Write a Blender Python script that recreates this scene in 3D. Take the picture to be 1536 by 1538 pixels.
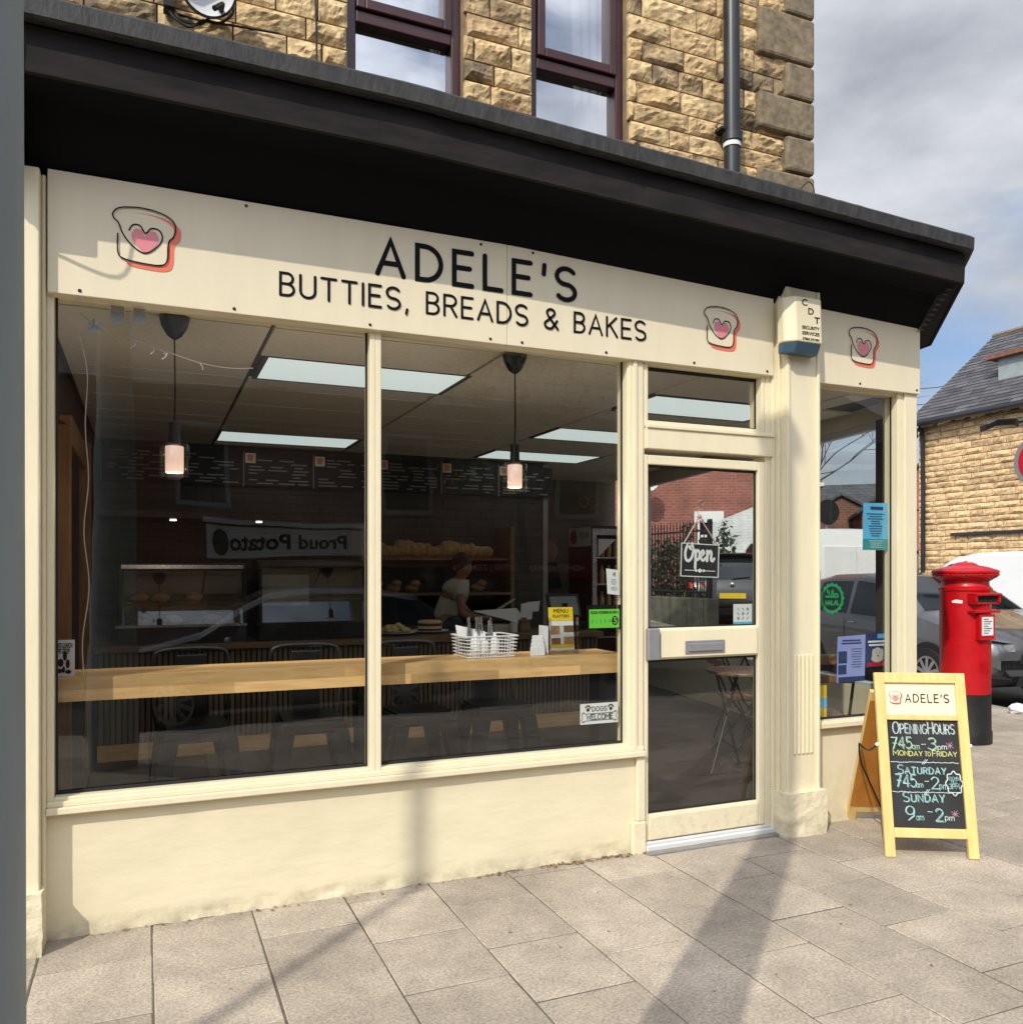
import bpy, bmesh, math, random
from math import radians as R, sin, cos, pi, sqrt, atan2
from mathutils import Vector, Matrix
random.seed(7)
for o in list(bpy.data.objects): bpy.data.objects.remove(o)
S = bpy.context.scene
COL = S.collection

# ---------------------------------------------------------------- camera
CAM = (0.0, -3.92, 1.5); YAW = R(23.3); F = 1272.0; CU = 768.0; HV = 860.0
cd = bpy.data.cameras.new('camera'); cam = bpy.data.objects.new('camera', cd); COL.objects.link(cam)
cam.location = CAM; cam.rotation_euler = (R(90), 0, -YAW)
cd.sensor_fit = 'HORIZONTAL'; cd.sensor_width = 36; cd.lens = 36*F/1536
cd.shift_y = (HV-769)/1536; cd.clip_start = .05; cd.clip_end = 2000
S.camera = cam
# ---------------------------------------------------------------- light
SUN_EL = R(41.5); SUN_AZ = R(48)          # rays run (+sin az, +cos az) towards the shopfront
w = bpy.data.worlds.new('World'); S.world = w; w.use_nodes = True
nt = w.node_tree; nt.nodes.clear()
def wn(t, **k):
    n = nt.nodes.new(t)
    for a, b in k.items(): setattr(n, a, b)
    return n
out = wn('ShaderNodeOutputWorld'); bg = wn('ShaderNodeBackground'); bg.inputs[1].default_value = .15
sky = wn('ShaderNodeTexSky', sky_type='NISHITA', sun_disc=False, sun_elevation=SUN_EL, sun_rotation=R(180)+SUN_AZ)
sky.air_density = 1.0; sky.dust_density = 0.6; sky.ozone_density = 2.0
tc = wn('ShaderNodeTexCoord'); mp = wn('ShaderNodeMapping'); mp.inputs['Scale'].default_value = (1.0, 1.0, 2.1); mp.inputs['Location'].default_value = (1.21, 2.31, -3.25)
no = wn('ShaderNodeTexNoise'); no.inputs['Scale'].default_value = 2.3; no.inputs['Detail'].default_value = 9; no.inputs['Roughness'].default_value = .56; no.inputs['Distortion'].default_value = .25
rp = wn('ShaderNodeValToRGB'); rp.color_ramp.elements[0].position = .30; rp.color_ramp.elements[1].position = .52
n2 = wn('ShaderNodeTexNoise'); n2.inputs['Scale'].default_value = 4; n2.inputs['Detail'].default_value = 6
r2 = wn('ShaderNodeValToRGB'); r2.color_ramp.elements[0].color = (2.2, 2.36, 2.78, 1); r2.color_ramp.elements[1].color = (4.5, 4.65, 4.95, 1)
r2.color_ramp.elements[0].position = .36; r2.color_ramp.elements[1].position = .66
mx = wn('ShaderNodeMix', data_type='RGBA')
L = nt.links.new
L(tc.outputs['Generated'], mp.inputs[0]); L(mp.outputs[0], no.inputs[0]); L(mp.outputs[0], n2.inputs[0])
L(no.outputs[0], rp.inputs[0]); L(n2.outputs[0], r2.inputs[0])
dp = wn('ShaderNodeVectorMath', operation='DOT_PRODUCT'); dp.inputs[1].default_value = (-sin(SUN_AZ)*cos(SUN_EL), -cos(SUN_AZ)*cos(SUN_EL), sin(SUN_EL))
mr_ = wn('ShaderNodeMapRange', interpolation_type='SMOOTHSTEP'); mr_.inputs[1].default_value = .15; mr_.inputs[2].default_value = .95; mr_.inputs[3].default_value = 1; mr_.inputs[4].default_value = 4.6
vm = wn('ShaderNodeVectorMath', operation='SCALE')           # clouds glow towards the sun
L(tc.outputs['Generated'], dp.inputs[0]); L(dp.outputs['Value'], mr_.inputs[0]); L(r2.outputs[0], vm.inputs[0]); L(mr_.outputs[0], vm.inputs['Scale'])
L(rp.outputs[0], mx.inputs['Factor']); vs_ = wn('ShaderNodeVectorMath', operation='MULTIPLY'); vs_.inputs[1].default_value = (.66, .72, .80); L(sky.outputs[0], vs_.inputs[0]); L(vs_.outputs[0], mx.inputs[6]); L(vm.outputs[0], mx.inputs[7])
L(mx.outputs[2], bg.inputs[0]); L(bg.outputs[0], out.inputs[0])
sd = bpy.data.lights.new('sun', 'SUN'); sd.energy = 3.25; sd.angle = R(.53); sd.color = (1, .93, .80)
so = bpy.data.objects.new('sun', sd); COL.objects.link(so)
dirv = Vector((sin(SUN_AZ)*cos(SUN_EL), cos(SUN_AZ)*cos(SUN_EL), -sin(SUN_EL)))
so.rotation_euler = dirv.to_track_quat('-Z', 'Y').to_euler()
so.location = (-20, -20, 25)
S.view_settings.view_transform = 'Standard'; S.view_settings.look = 'None'; S.view_settings.gamma = 1
S.view_settings.exposure = .12
S.cycles.use_denoising = True
S.cycles.max_bounces = 10; S.cycles.transparent_max_bounces = 24; S.cycles.glossy_bounces = 4
S.cycles.sample_clamp_indirect = 6; S.cycles.caustics_reflective = False; S.cycles.caustics_refractive = False

# ---------------------------------------------------------------- pixel -> world helpers (real planes)
_f = (sin(YAW), cos(YAW)); _r = (cos(YAW), -sin(YAW))
def ray(u, v):
    X = (u-CU)/F
    return Vector((_f[0]+X*_r[0], _f[1]+X*_r[1], (HV-v)/F))
def at(u, v, Y=0.0):
    d = ray(u, v); t = (Y-CAM[1])/d.y
    return Vector(CAM)+d*t
def gnd(u, v, z=0.0):
    d = ray(u, v); t = (z-CAM[2])/d.z
    return Vector(CAM)+d*t
def dep(u, v, t): return Vector(CAM)+ray(u, v)*t
def gz(y): return 0.0 if y < 5.5 else .07*(min(y, 40)-5.5)

# ---------------------------------------------------------------- materials
def mat(name, col, rough=.6, metal=0, noise=0, nscale=8, bump=0, bscale=40, col2=None, spec=.5, coat=0, emit=None, estr=0, island=0, stretch=None, detail=5, alpha=None):
    m = bpy.data.materials.new(name); m.use_nodes = True
    t = m.node_tree; b = t.nodes['Principled BSDF']; l = t.links.new
    b.inputs['Base Color'].default_value = (*col, 1); b.inputs['Roughness'].default_value = rough
    b.inputs['Metallic'].default_value = metal; b.inputs['Specular IOR Level'].default_value = spec
    b.inputs['Coat Weight'].default_value = coat
    if emit: b.inputs['Emission Color'].default_value = (*emit, 1); b.inputs['Emission Strength'].default_value = estr
    tcn = t.nodes.new('ShaderNodeTexCoord'); vec = tcn.outputs['Object']
    if stretch:
        mpn = t.nodes.new('ShaderNodeMapping'); mpn.inputs['Scale'].default_value = stretch
        l(vec, mpn.inputs[0]); vec = mpn.outputs[0]
    last = None
    if noise or col2:
        n = t.nodes.new('ShaderNodeTexNoise'); n.inputs['Scale'].default_value = nscale; n.inputs['Detail'].default_value = detail; n.inputs['Roughness'].default_value = .6
        l(vec, n.inputs[0])
        r = t.nodes.new('ShaderNodeValToRGB'); r.color_ramp.elements[0].position = .32; r.color_ramp.elements[1].position = .68
        c2 = col2 or tuple(c*(1-noise) for c in col)
        r.color_ramp.elements[0].color = (*c2, 1); r.color_ramp.elements[1].color = (*col, 1)
        l(n.outputs[0], r.inputs[0]); last = r.outputs[0]
        rr = t.nodes.new('ShaderNodeMapRange'); rr.inputs[3].default_value = max(0, rough-.1); rr.inputs[4].default_value = min(1, rough+.1)
        l(n.outputs[0], rr.inputs[0]); l(rr.outputs[0], b.inputs['Roughness'])
    if island:
        g = t.nodes.new('ShaderNodeNewGeometry'); h = t.nodes.new('ShaderNodeHueSaturation')
        mr = t.nodes.new('ShaderNodeMapRange'); mr.inputs[3].default_value = 1-island; mr.inputs[4].default_value = 1+island*.7
        l(g.outputs['Random Per Island'], mr.inputs[0]); l(mr.outputs[0], h.inputs['Value'])
        if last is not None: l(last, h.inputs['Color'])
        else: h.inputs['Color'].default_value = (*col, 1)
        last = h.outputs[0]
    if last is not None: l(last, b.inputs['Base Color'])
    if bump:
        n = t.nodes.new('ShaderNodeTexNoise'); n.inputs['Scale'].default_value = bscale; n.inputs['Detail'].default_value = 6
        l(vec, n.inputs[0]); bp = t.nodes.new('ShaderNodeBump'); bp.inputs['Strength'].default_value = bump; bp.inputs['Distance'].default_value = .01
        l(n.outputs[0], bp.inputs['Height']); l(bp.outputs[0], b.inputs['Normal'])
    return m
def glass_mat(name, tint=(.9, .93, .92), base=.075, rough=0.0, wave=0):
    m = bpy.data.materials.new(name); m.use_nodes = True; t = m.node_tree; t.nodes.clear(); l = t.links.new
    o = t.nodes.new('ShaderNodeOutputMaterial'); tr = t.nodes.new('ShaderNodeBsdfTransparent'); gl = t.nodes.new('ShaderNodeBsdfGlossy')
    tr.inputs[0].default_value = (*tint, 1); gl.inputs['Roughness'].default_value = rough
    lw = t.nodes.new('ShaderNodeLayerWeight'); lw.inputs[0].default_value = .5
    p = t.nodes.new('ShaderNodeMath'); p.operation = 'POWER'; p.inputs[1].default_value = 5
    q = t.nodes.new('ShaderNodeMath'); q.operation = 'MULTIPLY_ADD'; q.inputs[1].default_value = 1-base; q.inputs[2].default_value = base
    mix = t.nodes.new('ShaderNodeMixShader')
    if wave:
        tcn = t.nodes.new('ShaderNodeTexCoord'); n = t.nodes.new('ShaderNodeTexNoise'); n.inputs['Scale'].default_value = 1.6; n.inputs['Detail'].default_value = 1; bp = t.nodes.new('ShaderNodeBump'); bp.inputs['Strength'].default_value = wave; bp.inputs['Distance'].default_value = .05
        l(tcn.outputs['Object'], n.inputs[0]); l(n.outputs[0], bp.inputs['Height']); l(bp.outputs[0], gl.inputs['Normal'])
    l(lw.outputs['Facing'], p.inputs[0]); l(p.outputs[0], q.inputs[0]); l(q.outputs[0], mix.inputs[0])
    l(tr.outputs[0], mix.inputs[1]); l(gl.outputs[0], mix.inputs[2]); l(mix.outputs[0], o.inputs[0])
    return m
def brick_mat(name, c1, c2, mortar, bw=.22, bh=.075, ms=.012, bump=.4, rough=.85):
    m = bpy.data.materials.new(name); m.use_nodes = True; t = m.node_tree; b = t.nodes['Principled BSDF']; l = t.links.new
    b.inputs['Roughness'].default_value = rough
    tcn = t.nodes.new('ShaderNodeTexCoord'); sx = t.nodes.new('ShaderNodeSeparateXYZ'); ad = t.nodes.new('ShaderNodeMath'); cx = t.nodes.new('ShaderNodeCombineXYZ')
    l(tcn.outputs['Object'], sx.inputs[0]); l(sx.outputs[0], ad.inputs[0]); l(sx.outputs[1], ad.inputs[1]); l(ad.outputs[0], cx.inputs[0]); l(sx.outputs[2], cx.inputs[1])
    br = t.nodes.new('ShaderNodeTexBrick'); br.inputs['Scale'].default_value = 1; br.inputs['Brick Width'].default_value = bw; br.inputs['Row Height'].default_value = bh
    br.inputs['Mortar Size'].default_value = ms; br.inputs['Color1'].default_value = (*c1, 1); br.inputs['Color2'].default_value = (*c2, 1); br.inputs['Mortar'].default_value = (*mortar, 1)
    l(cx.outputs[0], br.inputs[0])
    n = t.nodes.new('ShaderNodeTexNoise'); n.inputs['Scale'].default_value = 1.7; n.inputs['Detail'].default_value = 8; l(tcn.outputs['Object'], n.inputs[0])
    mr = t.nodes.new('ShaderNodeMapRange'); mr.inputs[1].default_value = .3; mr.inputs[2].default_value = .7; mr.inputs[3].default_value = .65; mr.inputs[4].default_value = 1.15
    h = t.nodes.new('ShaderNodeHueSaturation'); l(n.outputs[0], mr.inputs[0]); l(mr.outputs[0], h.inputs['Value']); l(br.outputs[0], h.inputs['Color']); l(h.outputs[0], b.inputs['Base Color'])
    bp = t.nodes.new('ShaderNodeBump'); bp.inputs['Strength'].default_value = bump; bp.inputs['Distance'].default_value = .01; bp.invert = True
    l(br.outputs['Fac'], bp.inputs['Height']); l(bp.outputs[0], b.inputs['Normal'])
    return m
def wood_mat(name, c1, c2, rough=.5, axis=(1, 14, 14), scale=3, island=.25):
    return mat(name, c1, rough, col2=c2, nscale=scale, stretch=axis, detail=8, island=island, bump=.08, bscale=12)

M = {}
M['cream'] = mat('cream_paint', (.775, .695, .49), .42, noise=.065, nscale=5, bump=.10, bscale=22, stretch=(2.5, 2.5, .5), detail=8)
M['cream_riser'] = mat('cream_masonry_paint', (.775, .695, .485), .55, noise=.09, nscale=2.2, bump=.22, bscale=14, stretch=(1, 1, 2.2))
def add_grime(m, z0, z1, amt, col=(.20, .16, .11), scale=9, thr=.42):
    """splashes and soot that sit on the paint itself, densest between heights z0 and z1 of the object"""
    t = m.node_tree; b = t.nodes['Principled BSDF']; l = t.links.new
    src = b.inputs['Base Color'].links[0].from_socket; tcn = t.nodes.new('ShaderNodeTexCoord'); sx = t.nodes.new('ShaderNodeSeparateXYZ'); l(tcn.outputs['Object'], sx.inputs[0])
    h = t.nodes.new('ShaderNodeMapRange'); h.inputs[1].default_value = z1; h.inputs[2].default_value = z0; l(sx.outputs[2], h.inputs[0])
    n = t.nodes.new('ShaderNodeTexNoise'); n.inputs['Scale'].default_value = scale; n.inputs['Detail'].default_value = 9; n.inputs['Roughness'].default_value = .7; l(tcn.outputs['Object'], n.inputs[0])
    r = t.nodes.new('ShaderNodeMapRange'); r.inputs[1].default_value = thr; r.inputs[2].default_value = thr+.25; l(n.outputs[0], r.inputs[0])
    mu = t.nodes.new('ShaderNodeMath'); mu.operation = 'MULTIPLY'; l(h.outputs[0], mu.inputs[0]); l(r.outputs[0], mu.inputs[1])
    m2 = t.nodes.new('ShaderNodeMath'); m2.operation = 'MULTIPLY'; m2.inputs[1].default_value = amt; l(mu.outputs[0], m2.inputs[0])
    mix = t.nodes.new('ShaderNodeMix'); mix.data_type = 'RGBA'; mix.inputs[7].default_value = (*col, 1); l(m2.outputs[0], mix.inputs[0]); l(src, mix.inputs[6]); l(mix.outputs[2], b.inputs['Base Color'])
add_grime(M['cream_riser'], 0, .09, .6, scale=13); add_grime(M['cream'], 0, .5, .22, scale=14)
M['cream_rough'] = mat('cream_flaking_paint', (.755, .675, .48), .7, noise=.12, nscale=14, bump=.7, bscale=30)
add_grime(M['cream_rough'], -.02, .12, .8)
M['scuffed'] = mat('scuffed_cream_paint', (.755, .675, .48), .5, noise=.08, nscale=8)
add_grime(M['scuffed'], .0, .32, .75, col=(.36, .29, .17), scale=22, thr=.50)
M['panel'] = mat('cream_sign_panel', (.765, .685, .495), .35, noise=.06, nscale=2.5, stretch=(3, 1, .45), detail=8)
M['black_paint'] = mat('black_matt_paint', (.0035, .0038, .0052), .75, noise=.4, nscale=3, bump=.06, bscale=14, spec=.12)
M['fascia'] = mat('dusty_black_paint', (.034, .030, .029), .75, col2=(.016, .015, .016), nscale=5, stretch=(.6, 1, 3), detail=8, spec=.06)
M['lead'] = mat('weathered_lead', (.044, .044, .044), .7, col2=(.016, .016, .017), nscale=22, bump=.35, bscale=60, metal=0, stretch=(1, 1, .4))
M['ink'] = mat('black_vinyl', (.005, .005, .006), .6, spec=.15)
M['coral'] = mat('coral_vinyl', (.80, .17, .10), .35)
M['pink'] = mat('pink_vinyl', (.70, .235, .27), .35)
M['white'] = mat('white_paint', (.80, .80, .78), .4, noise=.04, nscale=5)
M['paper'] = mat('white_paper', (.72, .73, .74), .7, noise=.05, nscale=9)
M['upvc'] = mat('white_plastic_frame', (.62, .63, .62), .35)
M['maroon'] = mat('maroon_window_frame', (.052, .015, .015), .3, noise=.3, nscale=6)
M['stone'] = None
M['black_metal'] = mat('black_metal', (.012, .012, .013), .35, metal=.3, noise=.2, nscale=9)
M['dark_metal'] = mat('gunmetal', (.05, .05, .052), .35, metal=.8, noise=.3, nscale=8)
M['chrome'] = mat('brushed_steel', (.55, .55, .56), .25, metal=1, noise=.1, nscale=20)
M['grey_plate'] = mat('grey_aluminium', (.33, .33, .35), .4, metal=.4, noise=.08, nscale=20)
M['glass'] = glass_mat('window_glass', tint=(.88, .905, .89), base=.095, wave=.05)
M['glass_up'] = glass_mat('upper_window_glass', tint=(.82, .84, .86), base=.68, wave=.12)
M['clear'] = glass_mat('clear_glass', tint=(.94, .95, .95), base=.09)
M['acrylic'] = glass_mat('clear_acrylic', tint=(.93, .93, .93), base=.10)
M['post'] = mat('grey_painted_steel', (.235, .28, .295), .55, noise=.34, nscale=4, bump=.12, bscale=18, stretch=(1, 1, .3))
M['pine'] = wood_mat('oiled_beech', (.74, .475, .215), (.58, .335, .13), .4, axis=(1.5, 10, 10), scale=4, island=.38)
M['pine_yellow'] = mat('varnished_yellow_pine', (.76, .56, .24), .38, col2=(.68, .46, .165), nscale=4, stretch=(8, 8, .8), detail=7, island=.08)
M['ply'] = mat('orange_stained_ply', (.50, .21, .035), .45, col2=(.40, .15, .022), nscale=3, stretch=(6, 6, .8), detail=8)
M['darkwood'] = wood_mat('dark_panelling', (.052, .040, .028), (.024, .018, .013), .55, axis=(8, 8, 1), scale=3)
M['trimwood'] = wood_mat('brown_door_frame', (.30, .155, .065), (.16, .078, .03), .45, axis=(10, 10, 1), scale=3)
M['counterwood'] = wood_mat('counter_oak', (.24, .15, .075), (.13, .075, .036), .4, axis=(1, 8, 8), scale=3)
M['slat'] = mat('slat_panel_wood', (.165, .118, .075), .6, col2=(.10, .07, .042), nscale=3, stretch=(8, 8, 1), island=.2)
M['felt'] = mat('black_felt', (.008, .008, .008), .9)
M['ceiling'] = mat('ceiling_tile', (.90, .84, .72), .9, noise=.12, nscale=30, bump=.25, bscale=90, island=.06)
M['tbar'] = mat('ceiling_grid', (.12, .105, .09), .7)
M['panel_light'] = mat('light_diffuser', (.7, .75, .75), .6, emit=(.86, .97, .95), estr=.64)
M['int_dark'] = mat('charcoal_wall', (.045, .042, .038), .8, noise=.2, nscale=3)
M['int_brick'] = brick_mat('grey_tile_wall', (.070, .066, .062), (.060, .057, .054), (.045, .042, .040), .3, .1, .008, .2)
M['int_pale'] = mat('pale_wall', (.30, .285, .26), .8, noise=.08, nscale=2)
M['floor'] = mat('dark_vinyl_floor', (.042, .038, .033), .5, col2=(.028, .025, .022), nscale=6)
M['red'] = mat('postbox_red', (.52, .004, .010), .33, noise=.22, nscale=5, bump=.12, bscale=25, coat=.15)
M['postblack'] = mat('postbox_black', (.012, .012, .012), .5, noise=.3, nscale=9, bump=.2, bscale=30)
M['board'] = mat('chalkboard', (.010, .011, .012), .7, col2=(.022, .023, .025), nscale=5)
M['chalk_w'] = mat('white_chalk', (.62, .72, .70), .95, noise=.45, nscale=90)
M['chalk_g'] = mat('green_chalk', (.40, .58, .44), .95, noise=.45, nscale=90)
M['chalk_y'] = mat('yellow_chalk', (.60, .62, .22), .95, noise=.4, nscale=90)
M['chalk_b'] = mat('teal_chalk', (.34, .58, .58), .95, noise=.45, nscale=90)
M['chalk_p'] = mat('pink_chalk', (.62, .30, .40), .95, noise=.4, nscale=90)
M['asphalt'] = mat('asphalt', (.060, .058, .056), .9, col2=(.038, .037, .036), nscale=60, bump=.6, bscale=180)
M['kerb'] = mat('kerb_stone', (.28, .265, .24), .85, noise=.3, nscale=12, bump=.4, bscale=40, island=.12)
M['yellow_line'] = mat('yellow_road_paint', (.55, .40, .05), .8, noise=.3, nscale=20)
M['joint'] = mat('pavement_joint', (.125, .105, .078), .95, noise=.5, nscale=30)
M['red_brick'] = brick_mat('red_brick', (.38, .115, .082), (.30, .09, .065), (.34, .19, .15))
M['brown_brick'] = brick_mat('brown_brick', (.27, .085, .05), (.20, .065, .04), (.22, .17, .13))
M['slate'] = brick_mat('roof_slate', (.085, .083, .088), (.060, .060, .066), (.022, .022, .026), .28, .16, .012, .8, .6)
M['white_brick'] = brick_mat('white_painted_brick', (.72, .72, .71), (.68, .68, .67), (.6, .6, .59), .22, .075, .01, .4)
M['green_sticker'] = mat('green_sticker', (.16, .62, .06), .4)
M['halal'] = mat('green_vinyl', (.02, .38, .10), .4)
M['blue_vinyl'] = mat('blue_poster', (.12, .50, .80), .5, noise=.12, nscale=5)
M['teal_vinyl'] = mat('teal_poster_foot', (.03, .30, .32), .5, noise=.1, nscale=6)
M['lilac'] = mat('lilac_leaflet', (.30, .36, .72), .5, noise=.12, nscale=9)
M['navy'] = mat('navy_leaflet', (.02, .04, .14), .5)
M['yellow'] = mat('yellow_card', (.78, .55, .02), .5, noise=.08, nscale=9)
M['alarm_blue'] = mat('alarm_blue_plastic', (.042, .088, .135), .35)
M['alarm_cream'] = mat('alarm_cream_plastic', (.74, .66, .46), .4, noise=.08, nscale=5)
M['rubber'] = mat('rubber', (.012, .012, .012), .8)
M['glow'] = mat('frosted_bulb', (.9, .7, .6), .5, emit=(1.0, .62, .48), estr=.78)
M['spot'] = mat('spot_bulb', (.9, .9, .8), .5, emit=(1, .95, .8), estr=5)
M['hedge'] = mat('hedge_leaf', (.045, .075, .028), .7, noise=.5, nscale=8, island=.45)
M['bark'] = mat('bark', (.055, .048, .04), .9, noise=.4, nscale=12)
M['skin'] = mat('skin', (.25, .125, .08), .55, noise=.1, nscale=8)
M['tee'] = mat('pale_cotton', (.50, .49, .44), .85, noise=.1, nscale=12)
M['hair'] = mat('dark_hair', (.010, .008, .007), .6)
M['apron'] = mat('dark_apron', (.03, .035, .05), .85)
M['trousers'] = mat('black_trousers', (.015, .015, .017), .85)
M['crust'] = mat('bread_crust', (.32, .16, .06), .7, col2=(.5, .33, .16), nscale=14, bump=.4, bscale=30)
M['cream_cake'] = mat('cream_icing', (.66, .50, .24), .6, noise=.2, nscale=18)
M['choc'] = mat('chocolate_sponge', (.06, .025, .015), .7, noise=.3, nscale=30)
M['car_grey'] = mat('graphite_car_paint', (.115, .117, .126), .3, metal=.5, coat=1)
M['car_black'] = mat('black_car_paint', (.010, .011, .013), .3, coat=.5)
M['car_white'] = mat('white_van_paint', (.76, .77, .77), .3, noise=.05, nscale=3, coat=.6)
M['car_glass'] = mat('tinted_car_glass', (.010, .013, .015), .04, spec=.5)
M['lamp_glass'] = mat('headlight_lens', (.55, .57, .6), .12, metal=.6, noise=.5, nscale=24, coat=1)
M['tail'] = mat('tail_light', (.42, .012, .015), .2, coat=1)
M['plate_y'] = mat('yellow_plate', (.72, .47, .02), .4)
M['copper'] = mat('rusty_flashing', (.24, .10, .06), .7, noise=.5, nscale=14)
M['zinc'] = mat('zinc_cheek', (.30, .35, .35), .6, noise=.25, nscale=6)
M['drain'] = mat('black_pipe', (.022, .024, .03), .35, noise=.4, nscale=12, stretch=(1, 1, .3))
M['sign_red'] = mat('sign_red', (.45, .012, .03), .4)
M['sign_blue'] = mat('sign_blue', (.04, .07, .42), .4)
M['concrete_wall'] = mat('mossy_stone', (.13, .12, .09), .9, col2=(.06, .065, .04), nscale=5, bump=.8, bscale=14)
M['leaf'] = mat('dead_leaf', (.22, .12, .05), .8, island=.4)
M['ribbon'] = mat('pink_ribbon', (.62, .38, .34), .6)
M['fairy'] = mat('fairy_wire', (.50, .40, .33), .6)
M['foil'] = mat('crumpled_tape', (.42, .45, .50), .4, noise=.2, nscale=30)

# sandstone: per-block tint, black soot staining and warm grain
def stone_mat(name, ca, cb, soot, sootamt=.5, bump=.5):
    m = bpy.data.materials.new(name); m.use_nodes = True; t = m.node_tree; b = t.nodes['Principled BSDF']; l = t.links.new
    b.inputs['Roughness'].default_value = .9
    tcn = t.nodes.new('ShaderNodeTexCoord'); g = t.nodes.new('ShaderNodeNewGeometry')
    mixa = t.nodes.new('ShaderNodeMix'); mixa.data_type = 'RGBA'; mixa.inputs[6].default_value = (*ca, 1); mixa.inputs[7].default_value = (*cb, 1)
    l(g.outputs['Random Per Island'], mixa.inputs[0])
    n = t.nodes.new('ShaderNodeTexNoise'); n.inputs['Scale'].default_value = 26; n.inputs['Detail'].default_value = 8; l(tcn.outputs['Object'], n.inputs[0])
    mr = t.nodes.new('ShaderNodeMapRange'); mr.inputs[1].default_value = .3; mr.inputs[2].default_value = .7; mr.inputs[3].default_value = .58; mr.inputs[4].default_value = 1.22
    h = t.nodes.new('ShaderNodeHueSaturation'); l(n.outputs[0], mr.inputs[0]); l(mr.outputs[0], h.inputs['Value']); l(mixa.outputs[2], h.inputs['Color'])
    wn_ = t.nodes.new('ShaderNodeTexWhiteNoise'); wn_.noise_dimensions = '1D'; l(g.outputs['Random Per Island'], wn_.inputs['W'])
    n2 = t.nodes.new('ShaderNodeTexNoise'); n2.inputs['Scale'].default_value = 7; n2.inputs['Detail'].default_value = 6; l(tcn.outputs['Object'], n2.inputs[0])
    ad = t.nodes.new('ShaderNodeMath'); ad.operation = 'MULTIPLY'; l(n2.outputs[0], ad.inputs[0]); l(wn_.outputs[0], ad.inputs[1])
    r = t.nodes.new('ShaderNodeMapRange'); r.inputs[1].default_value = .24; r.inputs[2].default_value = .50; r.inputs[4].default_value = sootamt; l(ad.outputs[0], r.inputs[0])
    mixb = t.nodes.new('ShaderNodeMix'); mixb.data_type = 'RGBA'; mixb.inputs[7].default_value = (*soot, 1)
    l(r.outputs[0], mixb.inputs[0]); l(h.outputs[0], mixb.inputs[6]); l(mixb.outputs[2], b.inputs['Base Color'])
    bp = t.nodes.new('ShaderNodeBump'); bp.inputs['Strength'].default_value = bump; bp.inputs['Distance'].default_value = .012
    l(n.outputs[0], bp.inputs['Height']); l(bp.outputs[0], b.inputs['Normal'])
    return m
M['stone'] = stone_mat('sandstone', (.66, .485, .255), (.52, .355, .18), (.085, .062, .042), .9, .9)
M['stone_far'] = stone_mat('far_sandstone', (.74, .52, .285), (.64, .44, .23), (.22, .15, .09), .5, .5)
M['quoin'] = stone_mat('quoin_stone', (.225, .175, .11), (.16, .122, .08), (.04, .034, .028), .9, .3)
M['mortar'] = mat('lime_mortar', (.27, .20, .12), .95, noise=.4, nscale=12)
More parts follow.
